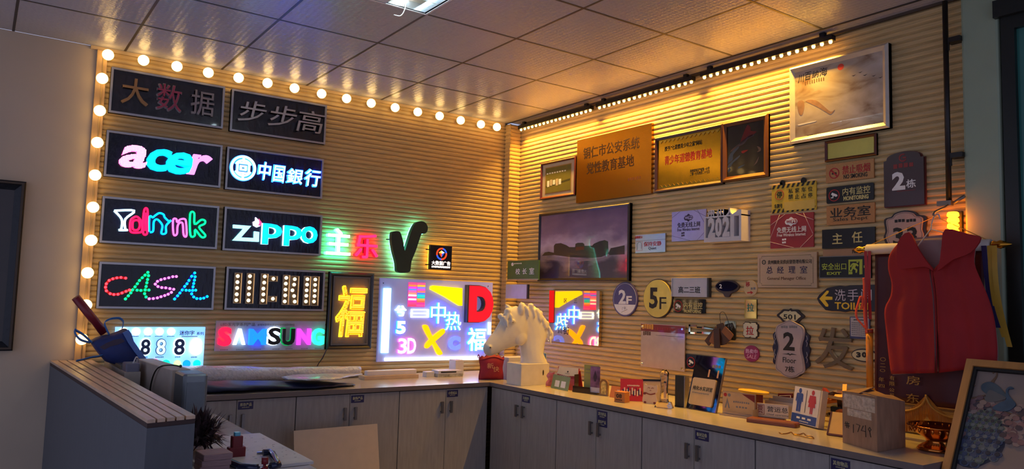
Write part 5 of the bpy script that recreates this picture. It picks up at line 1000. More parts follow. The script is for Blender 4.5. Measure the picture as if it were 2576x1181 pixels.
t = thing('booklet_stack', 'stack of black and white printed booklets on the back worktop', 'booklets', (-.80,-.31,CT+.0005), -.06)
MB().bbox(-.105,.105,-.06,.06,0,.022,mat('grey_booklet',(150,150,150),.5,var=.5,scale=40)).to('lower_booklet', t); MB().bbox(-.10,.10,-.058,.058,.0222,.046,mat('cool_white')).box(-.08,.05,.030,.040,.0579,.0588,INK).to('upper_booklet', t)
tag(MB().cham(-.045,.030,-.05,.05,0,.115,.004,mat('soft_white_box',(190,188,200),.5)).to('small_box', None, None, None, (-.665,-.235,CT+.0005)), 'taller white box between the booklets and the red pouch', 'box')
# red pouch
PCH = mat('crimson_fabric',(140,18,46),.7,var=.15,bump=.3,scale=14); q = (-0.617,-0.633,-0.808,0.184)
t = thing('drawstring_pouch', 'crimson drawstring pouch with gold print beside the horse head', 'pouch', (q[0],q[1]-.01,CT+.001), q[2]*.3); w_ = q[3]/2+.004
def pouch(u, v, s):
    x = (u-.5)*2; e = max(0, 1-abs(x)**3)*max(0, 1-abs(2*v-1)**4); return (x*w_*(1-.06*math.sin(PI*v)+.03*math.sin(9*v)), s*(.006+.040*e), v*.175+.012*math.cos(x*3)*v+(.008*math.sin(x*14) if v > .93 else 0))
m = MB(); m.grid(lambda u, v: pouch(u,v,1), 18, 14, PCH).grid(lambda u, v: pouch(u,v,-1), 18, 14, PCH); m.grid(lambda u, v: (pouch(u,0,1 if v>.5 else -1)), 18, 1, PCH); m.to('body', t)
m = MB(); m.text('新', (-.05,.085,.0,.125), .046, .0475, mat('gold_print',(206,150,110),.5), .0).text('快', (-.002,.06,.045,.10), .046, .0475, mat('gold_print'), 0); m.to('lettering', t)
MB().tube([pouch(u/18,.90,-1.2) for u in range(19)], .004, PCH, 6).tube(smooth_path([(-w_,-.01,.158),(-w_-.02,-.02,.165),(-w_-.015,-.02,.185),(-w_,-.01,.16)],4),.003,PCH,6).to('drawstring', t)
# white box behind the horse
tag(MB().cham(-.085,.085,-.05,.05,0,.165,.004,mat('soft_white_box')).to('small_box', None, None, None, (-.425,-.66,CT+.0005)), 'white box standing behind the horse head plinth', 'box')
tag(MB().bbox(-.006,.006,-.05,.05,0,.20,mat('blue_booklet',(70,110,170),.4)).bbox(.0061,.010,-.05,.05,0,.20,mat('cool_white')).to('booklet', None, None, None, (-.245,-.80,CT+.0005), (0,0,-.5)), 'blue and white booklet standing behind the horse neck', 'booklet')
# horse head bust
PLA = mat('white_plaster',(214,208,200),.55,var=.03)
t = thing('horse_bust', 'white plaster horse head bust on a square plinth facing left', 'statue', (-.525,-.975,CT+.0005))
MB().cham(-.125,.125,-.088,.088,0,.150,.006,mat('plinth_plaster',(206,198,186),.6)).to('plinth', t); HY = -.975
def RG(pairs): return pairs
head = [(a, b, w) for a, b, w in zip([(-0.911,1.11),(-0.902,1.137),(-0.866,1.18),(-0.829,1.217),(-0.803,1.254),(-0.781,1.288),(-0.758,1.335),(-0.707,1.382),(-0.647,1.404)], [(-0.882,1.057),(-0.853,1.053),(-0.796,1.069),(-0.736,1.095),(-0.674,1.112),(-0.611,1.125),(-0.556,1.143),(-0.528,1.203),(-0.515,1.289)], (.022,.036,.041,.043,.047,.054,.058,.050,.036))]
neck = [(a, b, w) for a, b, w in zip([(-0.667,1.365),(-0.638,1.289),(-0.614,1.203),(-0.604,1.135),(-0.592,1.084),(-0.58,1.041),(-0.581,0.994)], [(-0.529,1.402),(-0.452,1.359),(-0.387,1.281),(-0.367,1.22),(-0.395,1.137),(-0.412,1.068),(-0.365,0.988)], (.030,.046,.056,.062,.070,.078,.088))]
def ringloft(m, rings, n=18):
    vs = []; fs = []
    for a, b, w in rings:
        c = ((a[0]+b[0])/2, (a[1]+b[1])/2); h = ((a[0]-b[0])/2, (a[1]-b[1])/2)
        for k in range(n):
            q = 2*PI*k/n; s_ = math.sin(q); vs.append((c[0]+h[0]*math.cos(q)+.525, w*s_*(1-.12*math.cos(q)), c[1]+h[1]*math.cos(q)-CT))
    for i in range(len(rings)-1):
        for k in range(n): fs.append((i*n+k, i*n+(k+1)%n, (i+1)*n+(k+1)%n, (i+1)*n+k))
    fs += [tuple(reversed(range(n))), tuple((len(rings)-1)*n+k for k in range(n))]; m.raw(vs, fs, PLA, True)
m = MB(); ringloft(m, head); ringloft(m, neck); L = lambda p: (p[0]+.525, p[1]-CT)
for (bx, bz), (tx, tz), y, r in (((*L([(-0.624,1.349)][0]),), L([(-0.624,1.434)][0]), -.032, .024), ((*L([(-0.667,1.365)][0]),), L([(-0.713,1.412)][0]), .034, .022)):
    m.tube([(bx,y*.8,bz),(bx*.7+tx*.3,y,bz*.7+tz*.3),(bx*.3+tx*.7,y,bz*.3+tz*.7),(tx,y,tz)], r, PLA, 10, taper=(1.0,1.05,.75,.12))
for k, (x, z) in enumerate([(-0.765,1.326),(-0.73,1.364),(-0.583,1.405),(-0.529,1.402),(-0.485,1.383),(-0.446,1.351),(-0.412,1.316),(-0.385,1.277),(-0.361,1.244),(-0.38,1.207),(-0.428,1.325),(-0.474,1.368)]):
    xx, zz = L((x,z)); m.ball((xx, (-.018 if k % 2 else .012), zz), .021, PLA, 12, 8, (1.1,1.3,1.1)); m.tube([(xx-.004,-.020,zz),(xx+.012,-.043,zz-.035),(xx+.012,-.058,zz-.08)], .015, PLA, 8, taper=(1,.9,.3))
for k in range(6):
    xx, zz = L([(-0.739,1.339)][0]); m.tube([(xx+.02*k/6,-.03+.010*k,zz+.01),(xx-.008,-.042+.014*k,zz-.025),(xx-.02,-.040+.014*k,zz-.055)], .011, PLA, 8, taper=(1,.9,.25))
ex, ez = L([(-0.708,1.288)][0]); m.ball((ex,-.048,ez),.013,PLA,12,8,(1.5,.8,.9)).tube([(ex-.022,-.046,ez),(ex-.008,-.054,ez+.013),(ex+.012,-.054,ez+.012),(ex+.026,-.048,ez-.002)],.005,PLA,8)
nx, nz = L([(-0.878,1.115)][0]); m.ball((nx,-.034,nz),.014,PLA,12,8,(1.2,.6,1.1))
mx, mz = L([(-0.815,1.171)][0]); cx_, cz_ = L([(-0.629,1.178)][0]); m.ball((cx_,-.036,cz_),.050,PLA,16,10,(1.1,.5,1.1))
o = m.to('head', t); modify(o, ('REMESH', dict(mode='VOXEL', voxel_size=.0052, use_smooth_shade=True)), ('SMOOTH', dict(factor=.5, iterations=8)))
MB().ball((nx-.004,-.043,nz),.006,mat('nostril_shadow',(90,84,80),.8),10,6,(1.2,.5,1)).to('nostril', t); MB().ball((ex,-.0585,ez),.0065,mat('eye_shade',(150,142,134),.6),10,6,(1.3,.5,.9)).to('eye', t)  # darker eye and nostril paint the shade of hollows in white plaster
MB().disc(.07,.085,.006,.020,.0878,.0885,mat('dark_slot',(36,30,28),.7),16).to('slot', t)
# board leaning on the cabinets
q = [(-2.204,0.645),(-1.685,0.627)]
t = tag(MB().box(-.275,.265,0,.66,-.006,.006,mat('beige_board',(196,178,160),.5,var=.04)).to('leaning_board', None, None, None, (-1.93,-1.08,.0), (-.20,0,.03)), 'plain beige board leaning on the back cabinets', 'board')

# ------------------------------------------------------------------ small things on the right worktop
def stand_item(q, name, label, cat, group=None, dz=.0006, yaw=None):
    return thing(name, label, cat, (q[0],q[1],CT+dz), q[2] if yaw is None else yaw, group), q[3]
def easel(t, w, h, lean, m_, th=.004, name='card', rake=.09):
    """a card standing on its lower edge, leaning back, with a rear leg; returns a function that maps card x, height -> MB local frame"""
    o = MB().box(-w/2,w/2,0,h,0,th,m_).to(name, t, None, None, (0,0,0), (-lean,0,0)); return o
def onto(o, m, name): return m.to(name, o)
# desk calendar, red with cream flap
q = (-0.478,-1.338,-1.43,0.192)
t, w = stand_item(q, 'desk_calendar', 'red and cream desk calendar standing behind the green cards', 'calendar')
h = 0.149; cr = mat('calendar_red',(168,30,44),.5); o = easel(t, w, h, .25, cr); m = MB(); m.prism([(-w/2,h*.66),(0,h*.60),(w/2,h*.66),(w/2-.008,h),(-w/2+.008,h)],.0038,.0055,mat('cream_card',(226,206,176),.5)); m.disc(0,h*.80,.006,.006,.005,.0062,INK,12).bars((-.02,h*.70,.02,h*.73),4,.005,.0062,GREY); onto(o, m, 'flap'); MB().box(-w/2,w/2,0,h*.5,.0038,.005,mat('pink_card',(190,90,120),.5)).to('lower_print', o)
MB().box(-w/2,w/2,0,h*.9,-.003,0,cr).to('rear_leg', t, None, None, (0,h*.5,0), (.25,0,0))
q = (-0.523,-1.333,-1.651,0.201)
t, w = stand_item(q, 'display_card', 'sage green folded card with two white windows', 'card'); h = 0.093
o = easel(t, w, h, .22, mat('sage_card',(126,146,106),.5)); m = MB(); m.box(-w*.30,-w*.04,h*.16,h*.62,.0038,.005,WHITE).box(w*.06,w*.32,h*.16,h*.62,.0038,.005,WHITE); onto(o, m, 'windows'); m = MB()
for k in range(8): m.ring(-w*.4+w*.8*k/7, h, .003, .0042, .001, .003, CHROME, 8)
onto(o, m, 'binding')
t = thing('acrylic_standee', 'small pink acrylic standee left of the green card', 'standee', (*(-0.473,-1.175),CT+.0006), -.5); m = MB(); PK2 = mat('rose_acrylic_print',(176,96,110),.3,coat=.5,var=.4,scale=40)
m.prism(smooth_path([(-.03,0),(-.034,.03),(-.02,.05),(-.032,.075),(-.012,.10),(.004,.095),(.026,.10),(.02,.07),(.036,.045),(.022,.03),(.03,0)],3,True),-.003,.003,PK2); m.to('figure', t); MB().cham(-.035,.035,-.02,.02,0,.004,.004,mat('amber_clear',(214,160,60),.2)).to('foot', t)
# clear leaflet holder
CLRG = mat('clear_acrylic_stand',(206,190,160),.06,trans=.92,var=.0)
q = (-0.475,-1.552,-1.316,0.194)
t, w = stand_item(q, 'leaflet_holder', 'clear acrylic leaflet stand with a pale green leaflet and a purple card', 'leaflet stand'); h = 0.181
SMK = mat('smoked_acrylic',(70,52,46),.12,trans=.5,var=0)
MB().box(-w/2,w*.5,0,.010,-.05,.02,SMK).box(-w/2,-w/2+.003,.0,h*.62,-.045,.0,SMK).box(-w/2,w*.2,.010,.04,.014,.017,SMK).to('tray', t)
MB().box(-w*.20,w*.42,.011,h,-.030,-.028,mat('pale_green_leaflet',(160,156,84),.5)).bars((-w*.14,h*.82,w*.05,h*.86),3,-.0285,-.027,GREY).bars((-w*.14,h*.70,w*.16,h*.73),5,-.0285,-.027,GREY).to('leaflet', t)
PUR = mat('purple_poster',(120,84,120),.3,coat=.5,var=.7,scale=16); m = MB(); m.box(w*.18,w*.56,.011,h*.98,.002,.006,PUR).box(w*.18,w*.56,.011,h*.24,.0058,.0075,mat('lilac_print')).prism([(w*.30,h*.62),(w*.37,h*.84),(w*.44,h*.62),(w*.40,h*.45),(w*.34,h*.45)],.0058,.007,mat('plum_ink')); m.to('card', t)
t = thing('name_block', 'small arched clear block with gold print beside the purple card', 'block', (*(-0.452,-1.699),CT+.0006), (-0.457,-1.706,-1.299,0.063)[2]); m = MB(); w=.062; h=0.104
ar=[(-w/2,0),(w/2,0),(w/2,h-w/2)]+[(w/2*math.cos(a),h-w/2+w/2*math.sin(a)) for a in [PI*k/10 for k in range(1,10)]]+[(-w/2,h-w/2)]
m.prism(ar,-.008,.006,mat('amber_block',(150,110,70),.12,coat=.6)); m.to('body', t); MB().prism([(x*.62,z*.8+h*.08) for x,z in ar],.0058,.0072,mat('gold_print2',(206,176,100),.35,var=.5,scale=60)).to('print', t)
# orange stand card, red festive card, calendar cube
q=(-0.461,-1.817,-1.474,0.072)
t,w=stand_item(q,'display_card','orange folded card leaning behind the calendar cube','card'); h=0.073; OR2=mat('orange_card',(206,120,56),.5); o=easel(t,w+.03,h,.3,OR2); m=MB(); m.box(w*.05,w*.35,.01,h*.7,.0038,.005,mat('lilac_print')); onto(o,m,'print')
q=(-0.473,-1.97,-0.734,0.137)
t,w=stand_item(q,'display_card','red festive card with a frieze of small white and blue figures','card'); h=0.103; o=easel(t,w,h+.03,.18,mat('festive_red',(190,32,40),.5)); m=MB(); rnd=random.Random(5); m.bars((-w*.2,h*.86,w*.35,h*.95),8,.0038,.005,mat('cream_card'),.7)
for k in range(16):
    x=-w/2+.006+(w-.012)*k/16; c=(mat('cream_card'),mat('figure_navy',(40,34,80),.5),mat('cream_card'),mat('festive_dark',(120,16,26),.5))[k%4]; z0=h*(.30+.05*(k%3)); m.box(x,x+w/18,z0,z0+h*(.30+.04*((k*7)%3)),.0038,.0052,c)
onto(o,m,'figures')
q=(-0.532,-1.976,-1.042,0.075)
t,w=stand_item(q,'calendar_cube','wooden calendar cube showing 08 in front of the red card','calendar',yaw=-1.35); t.location.x-=.022; t.location.y+=.006; CUB=mat('cube_wood',(190,116,60),.45,var=.12,scale=12,stretch=(1,1,6)); h=0.062
MB().cham(-w*.5,w*.5,-w*.38,w*.38,0,h,.004,CUB).to('block', t); m=MB(); m.text('08',(-w*.28,h*.40,w*.24,h*.80),w*.3795,w*.3795+.001,INK,.02).bars((-w*.34,h*.18,w*.30,h*.27),4,w*.3795,w*.3795+.001,INK,.7); m.to('lettering', t)
# cat shaped wooden card and dark framed board behind it
q=(-0.389,-2.031,-0.615,0.146)
q=(q[0]+.045,)+tuple(q[1:]); t,w=stand_item(q,'framed_panel','pale panel with a dark top edge behind the cat shaped card','panel'); o=easel(t,w,0.128,.12,mat('pale_beige_panel',(186,164,140),.5)); h=0.128; MB().box(-w/2,w/2,h-.008,h+.004,-.001,.006,DKMETAL).box(-w/2-.004,-w/2+.003,0,h,-.001,.006,DKMETAL).to('edge', o)
q=(-0.447,-2.1,-1.117,0.087)
t,w=stand_item(q,'cat_card','cream cat shaped wooden card with raised paw and red collar','card'); h=0.115; CRM=mat('cat_cream',(222,186,146),.5); BRN=mat('cat_brown',(120,44,34),.5)
half=[(-.42,0),(.42,0),(.52,.12),(.46,.34),(.40,.52),(.50,.62),(.50,.80),(.44,.98),(.30,.92),(0,.95),(-.26,.93),(-.46,1.0),(-.50,.82),(-.48,.62),(-.36,.52),(-.48,.42),(-.54,.2)]
cat_o=MB().prism(smooth_path([(x*w,z*h) for x,z in half],3,True),0,.006,CRM).to('card', t, None, None, (0,0,0), (-.12,0,0)); m=MB()
m.wtube(smooth_path([(-w*.34,h*.54),(0,h*.47),(w*.36,h*.54)],5),.006,.004,BRN,6).wtube(smooth_path([(-w*.2,h*.78),(-w*.12,h*.82),(-w*.04,h*.77)],4),.006,.0015,BRN,5).wtube(smooth_path([(w*.06,h*.77),(w*.14,h*.82),(w*.22,h*.78)],4),.006,.0015,BRN,5).wtube(smooth_path([(-w*.06,h*.68),(0,h*.66),(w*.06,h*.68)],4),.006,.0015,BRN,5)
for x,z,r in ((-.34,.05,.09),(.34,.05,.09),(-.40,.5,.10)): m.disc(x*w,z*h,w*r,w*r*.8,.0058,.0085,BRN,14)
m.to('markings', cat_o)
# glass trophy
t=thing('glass_trophy','clear crystal trophy column with a small flower badge at its foot','trophy',(*(-0.493,-2.256),CT+.0006),-1.2); GL=mat('crystal',(236,220,190),.03,trans=1.0,var=0); h=0.217
m=MB(); m.lathe([(.030,.03),(.026,.05),(.022,h*.5),(.026,h*.8),(.028,h*.92),(.012,h)],GL,(0,0,0),6,1,.6); m.to('column', t); MB().prism([(-.05,0),(.05,0),(.035,.034),(-.035,.034)],-.025,.025,GL).to('foot', t); m=MB()
for k in range(6): m.disc(.045+.010*math.cos(k*PI/3),.016+.010*math.sin(k*PI/3),.006,.006,.026,.030,mat('badge_silver',(200,200,214),.25,.6),10)
m.to('badge', t)
# black display box
q=(-0.387,-2.277,-1.354,0.06)
t,w=stand_item(q,'ribbed_box','upright black ribbed box between the trophy and the glossy panel','box'); h=0.181
MB().box(-w/2,w/2,0,h,-.05,0,mat('black_ribbed',(20,20,18),.35,stretch=(40,1,1),bump=.4)).to('body', t); MB().box(w/2,w/2+.004,0,h,-.05,.002,STEEL).to('edge', t); MB().box(-w/2-.001,w/2+.001,-.0002,.006,-.051,.001,DKMETAL).to('foot', t)
# leaning glossy panel with beige plate
q=(-0.381,-2.436,-1.603,0.22)
t,w=stand_item(q,'glossy_board','tall glossy dark panel with a pale plate leaning on the slatted wall','panel'); h=0.304/math.cos(.2); o=easel(t,w,h,.27,mat('gloss_navy_panel',(18,14,30),.04,coat=1.0),.008); MB().box(w/2-.001,w/2+.003,0,h,-.001,.010,mat('tan_edge')).to('edge', o)
m=MB(); GO=mat('gold_print'); m.text('1',(w*.02,h*.62,w*.07,h*.76),.0078,.009,GO,.0).text('1',(w*.32,h*.62,w*.37,h*.76),.0078,.009,GO,.0).bars((w*.10,h*.80,w*.40,h*.86),3,.0078,.0088,GREY,.75); m.to('lettering', o)
pl=MB().prism([(x-w*.03,z+h*.33) for x,z in rr(w*.78,h*.50,.012)],.0078,.018,mat('champagne_plate',(206,170,120),.3,.25)).to('plate', o); m=MB(); m.text('纯化水实训室',(-w*.36,h*.35,w*.30,h*.43),.0178,.019,INK,.01).bars((-w*.36,h*.29,w*.22,h*.315),18,.0178,.0188,GREY,.6); m.to('plate_lettering', o)
# table signs
CLB=mat('clear_sign_acrylic',(214,190,160),.10,trans=.55,var=0)
q=(-0.377,-2.682,-1.424,0.198)
t,w=stand_item(q,'table_sign','clear acrylic table sign with gold paper insert below the yellow oval','table sign'); h=0.129; MB().box(-w/2,w/2,0,.008,-.04,.02,CLB).box(-w/2,w/2,.008,h,-.016,-.013,CLB).box(w/2-.003,w/2,0,.05,-.04,.02,CLB).to('holder', t)
m=MB(); m.box(-w/2+.004,w/2-.004,.02,h*.96,-.0105,-.0085,mat('gold_paper',(196,158,112),.5)); m.prism([(w*.1,h*.96),(w/2-.004,h*.96),(w/2-.004,h*.66)],-.0087,-.0075,mat('maroon_strip')).disc(-w*.40,h*.85,.010,.010,-.0087,-.0078,RED,14).disc(-w*.28,h*.85,.009,.009,-.0087,-.0078,GREY,14).prism([(-w*.42,h*.3),(-w*.34,h*.72),(-w*.26,h*.3),(-w*.30,h*.3),(-w*.34,h*.55),(-w*.38,h*.3)],-.0087,-.0078,GREY).bars((-w*.16,h*.56,w*.34,h*.64),8,-.0087,-.0078,GREY,.6).bars((-w*.08,h*.36,w*.28,h*.44),4,-.0087,-.0078,GREY,.6); m.to('insert', t)
q=(-0.287,-2.684,-1.659,0.194)
t,w=stand_item((q[0]+.03,q[1]-.01,q[2],q[3]),'oval_stand','yellow oval top on a dark red stand behind the clear sign','stand'); h=0.134; MB().lathe([(w*.46,h-.012),(w*.52,h-.008),(w*.52,h),(w*.50,h+.002)],mat('yellow_oval',(226,172,50),.4),(0,0,0),36,1,.5).to('oval_top', t); MB().box(-w*.25,w*.25,0,h-.012,-.02,.01,mat('maroon_strip')).to('support', t)
q=(-0.288,-2.841,-1.151,0.182)
t,w=stand_item(q,'name_plate','cream desk name plate with a dark red crest reading 营运总','name plate'); h=0.083; pl=MB().box(-w/2+.008,w/2-.012,.012,h,-.004,.002,mat('cream_plate',(206,186,164),.4)).to('plate', t); CRS=mat('crest_red',(120,40,34),.5); m=MB(); x0=-w*.36; m.wtube([(x0-.02,h*.30),(x0+.02,h*.30),(x0+.02,h*.90),(x0-.02,h*.90)],.002,.0018,CRS,5,True).text('贾',(x0-.015,h*.36,x0+.015,h*.86),.0018,.003,CRS,.02); m.to('crest', t)
m=MB(); m.text('营运总',(-w*.16,h*.50,w*.42,h*.84),.0018,.003,INK,.0).text('Chief operating',(-w*.18,h*.26,w*.44,h*.40),.0018,.003,GREY,0); m.to('lettering', t); MB().box(-w/2+.02,w/2-.03,0,.012,-.03,.012,WOODB).to('foot', t)
q2=(-0.408,-2.93,-1.302,0.259)
MB().cham(-q2[3]/2,q2[3]/2,-.035,.035,0,.024,.014,mat('red_brown_wood',(120,58,34),.35,var=.2,scale=8,stretch=(1,8,8)),3).to('wooden_base', None,None,None,(q2[0]-.005,q2[1],CT+.0006),(0,0,q2[2])); tag(bpy.data.objects['wooden_base'],'curved red brown wooden base lying in front of the name plate','base')
q=(-0.212,-2.832,-1.489,0.171)
for k in range(3):
    tag(MB().box(-.10,.10,0,0.108-.012*k,0,.004,mat('silver_plate_%d'%k,((170,160,160),(150,146,150),(180,170,166))[k],.3,.4)).to('blank_plate',None,None,None,(q[0]+.035+.02*(2-k),q[1]+.01*k,CT+.0006),(-.10,0,q[2])), ['blank silver plate at the back of the row behind the name plate','middle blank silver plate behind the name plate','blank silver plate directly behind the name plate'][k],'plate','blank plates behind the name plate')
t=thing('letter_sign','dark red letter shapes with pale outlines behind the blank plates','letters',(q[0]+.105,q[1]-.02,CT+.0006),q[2]); h=0.13; m=MB(); m.prism([(-.10,0),(-.015,0),(-.015,h),(-.10,h*.93)],-.006,.006,mat('maroon_strip')); m.to('panel', t); MB().disc(.07,h*.5,.075,h*.5,-.006,.006,mat('maroon_strip')).to('disc', t); MB().wtube([(-.09,.01),(-.025,.01),(-.025,h-.012),(-.09,h*.93-.012)],.006,.0016,WPRINT,5,True).wtube([(.07+.065*math.cos(2*PI*k/30),h*.5+(h*.5-.01)*math.sin(2*PI*k/30)) for k in range(30)],.006,.0016,WPRINT,5,True).to('outline', t)
# restroom sign box
q=(-0.292,-3.03,-1.908,0.202)
q=(q[0]-.012,q[1],q[2],q[3]); t,w=stand_item(q,'restroom_sign','white restroom sign with blue man and red woman leaning on the worktop','sign',dz=.007); h=0.183/math.cos(.1); RB=mat('white_sign_box',(216,206,200),.35); o=MB().box(-w/2,w/2,0,h,-.035,0,RB).to('box', t, None,None,(0,0,0),(-.16,0,0)); MB().box(w/2-.004,w/2+.014,0,h,-.034,-.001,mat('cream_side',(200,180,156),.5)).to('side', o)
BLP=mat('restroom_blue',(40,72,150),.4); RDP=mat('restroom_red',(180,44,58),.4); m=MB(); m.box(-w/2+.003,w/2-.006,.004,h*.26,-.0004,.0012,BLP); m.bars((-w*.30,h*.13,w*.34,h*.19),3,.001,.0018,WPRINT,.6).bars((-w*.15,h*.06,w*.2,h*.09),9,.001,.0018,WPRINT,.6).box(-.0012,.0012,h*.32,h*.94,-.0004,.0012,INK); m.to('blue_band', o)
def man(cx,m_,dress):
    m=MB(); m.disc(cx,h*.90,.0105,.0125,-.0004,.0014,m_,18)
    if dress: m.prism([(cx-.022,h*.82),(cx+.022,h*.82),(cx+.030,h*.62),(cx+.024,h*.61),(cx+.016,h*.74),(cx+.027,h*.50),(cx-.027,h*.50),(cx-.016,h*.74),(cx-.024,h*.61),(cx-.030,h*.62)],-.0004,.0014,m_); z=.50
    else: m.prism([(cx-.026,h*.80),(cx-.020,h*.83),(cx+.020,h*.83),(cx+.026,h*.80),(cx+.028,h*.60),(cx+.022,h*.60),(cx+.018,h*.76),(cx+.018,h*.55),(cx-.018,h*.55),(cx-.018,h*.76),(cx-.022,h*.60),(cx-.028,h*.60)],-.0004,.0014,m_); z=.55
    for s_ in (-1,1): m.box(cx+min(s_*.002,s_*(.010 if dress else .016)),cx+max(s_*.002,s_*(.010 if dress else .016)),h*.32,h*z,-.0004,.0014,m_)
    return m
man(-w*.26,BLP,False).to('man_symbol', o); man(w*.24,RDP,True).to('woman_symbol', o)
# pile of frame samples beside it
t=thing('frame_sample_pile','loose pile of orange and gold frame corner samples beside the restroom sign','samples',(*(-0.184,-3.108),CT+.0006),-1.2); t.location.y-=.055; t.location.x+=.03; rnd=random.Random(11); SC_=[mat('orange_sample',(206,110,30),.4),mat('gold_sample',(210,160,70),.35),mat('red_sample',(150,50,30),.4),mat('dark_sample',(60,36,26),.5),mat('cream_sample',(206,176,130),.5)]
for k in range(16):
    MB().bbox(-.05,.05,-.010,.010,0,.014,SC_[k%5]).bbox(-.05,-.03,.0101,.06,0,.014,SC_[k%5]).to('sample', t, None,None,(rnd.uniform(-.045,.035),rnd.uniform(-.02,.05),.018+k*.0105),(rnd.uniform(-.5,.5),rnd.uniform(-.9,.5),rnd.uniform(0,6.28)))
MB().bbox(-.06,.05,-.02,.06,0,.10,mat('dark_green_box',(26,36,24),.6)).to('tray', t)
# yellow triangular stand
q=(-0.436,-3.287,-1.344,0.067)
t,w=stand_item(q,'display_card','yellow triangular stand card in front of the carton','card'); h=0.12; o=MB().box(-w/2,w/2+.05,0,h,0,.004,mat('warm_yellow_card',(222,176,100),.5)).to('card', t,None,None,(0,0,0),(-.55,0,0)); MB().box(-w/2-.001,w/2+.05,-.001,.008,-.001,.007,mat('red_brown_frame')).box(-w/2-.004,-w/2+.002,0,h,-.001,.007,mat('red_brown_frame')).to('edge', o)
# thin chain
m=MB(); pts=[(-0.614,-3.109),(-0.632,-3.138),(-0.597,-3.141),(-0.547,-3.129),(-0.581,-3.164),(-0.566,-3.186),(-0.517,-3.175),(-0.564,-3.222),(-0.561,-3.247),(-0.601,-3.283),(-0.608,-3.246),(-0.596,-3.206),(-0.606,-3.181)]; m.tube(smooth_path([(x,y,CT+.003) for x,y in pts],4),.0022,GOLDM,6); tag(m.to('chain'),'thin gold chain lying near the front edge of the right worktop','chain')
# carton
P=[(-0.553,-3.397),(-0.633,-3.602),(-0.397,-3.599)]
t=thing('cardboard_box','worn brown cardboard box handwritten #1749 on the worktop end','box',(0,0,CT+.0006)); KR=mat('kraft_card',(150,116,92),.7,var=.18,scale=14,stretch=(3,3,.7)); TAPE=mat('clear_tape',(190,170,150),.25,var=.3,scale=60,bump=.6,coat=.5)
A,Bp,Cp=[Vector((*p_,0)) for p_ in P]; D_=A+Cp-Bp; hL=0.228; hR=0.23; hB=0.209
m=MB(); vs=[tuple(v) for v in (A,Bp,Cp,D_)]+[(A.x,A.y,hL),(Bp.x,Bp.y,hR),(Cp.x,Cp.y,hB*.93),(D_.x,D_.y,hL)]; m.raw(vs,[(0,3,2,1),(0,1,5,4),(1,2,6,5),(2,3,7,6),(3,0,4,7),(4,5,6,7)],KR); m.to('body', t)
n1=(Bp-A).normalized(); nn=Vector((n1.y,-n1.x,0)); Lf=(Bp-A).length; fm=Matrix.Translation(A)@Matrix((( n1.x,-nn.x,0,0),(n1.y,-nn.y,0,0),(0,0,1,0),(0,0,0,1)))
def onface(mb,name):
    o=mb.to(name,t); o.matrix_local=fm; return o
onface(MB().box(Lf*.04,Lf*.95,hL*.70,hL*.965,-.0002,.0010,TAPE).box(Lf*.15,Lf*.85,hL*.55,hL*.69,-.0002,.0008,TAPE),'tape')
SK2=[[(.10,.42),(.13,.30)],[(.15,.42),(.18,.30)],[(.07,.38),(.21,.39)],[(.08,.34),(.22,.35)],[(.33,.40),(.33,.24)],[(.42,.42),(.52,.41),(.46,.28)],[(.62,.42),(.56,.32),(.68,.32)],[(.68,.44),(.69,.22)],[(.80,.34),(.76,.38),(.80,.42),(.84,.38),(.80,.34),(.83,.24)]]
m=MB()
for st in SK2: m.wtube([(Lf*x,hL*(z)) for x,z in st],.0008,.0016,INK,5)
onface(m,'handwriting')
m=MB(); m.raw([(A.x,A.y,hL),(D_.x,D_.y,hL),(D_.x-.02,D_.y-.03,hL+.012),(A.x+.03,A.y-.06,hL-.004)],[(0,1,2,3)],KR).raw([(Bp.x,Bp.y,hR),(Cp.x,Cp.y,hB*.93),(Cp.x+.01,Cp.y+.06,hB*1.02),(Bp.x+.02,Bp.y+.08,hR*1.03)],[(0,1,2,3)],KR); modify(m.to('flap', t),('SOLIDIFY',dict(thickness=.004)))

# ------------------------------------------------------------------ right end: rail, pennant, vest, lamp, brush, bowl, picture
PB=mat('black_pole',(34,28,26),.4,.3); q=[(3.643,2.947),(3.628,1.97)]
t=thing('hanging_rail','black vertical rail with two side brackets at the right end of the wall','rail',(-.05,-q[0][0],0)); MB().tube([(0,0,q[1][1]),(0,0,H-.02)],.0125,PB,10).to('pole', t)
for zz in [p_[1] for p_ in [(3.645,2.751),(3.634,2.189)]]: MB().bbox(-.005,.05,-.065,-.005,zz-.012,zz+.012,PB).bbox(-.004,.004,-.016,-.008,zz-.05,zz+.01,PB).to('bracket', t)
zz=q[1][1]; MB().bbox(-.014,.014,-.014,.05,zz-.02,zz+.004,mat('grey_clamp',(120,110,100),.4,.6)).tube([(0,-.02,zz-.01),(.0,-.07,zz+.02)],.008,mat('grey_clamp'),8).to('clamp', t); hp=[(3.658,1.89)][0]; MB().tube(smooth_path([(0,.0,zz-.01),(-.04,.0,zz-.03),(-.10,(-hp[0]+q[0][0])*.6,hp[1]+.035),(-.175,-hp[0]+q[0][0],hp[1]+.012),(-.185,-hp[0]+q[0][0],hp[1]-.004)],5),.005,mat('grey_clamp'),8).to('hook', t)
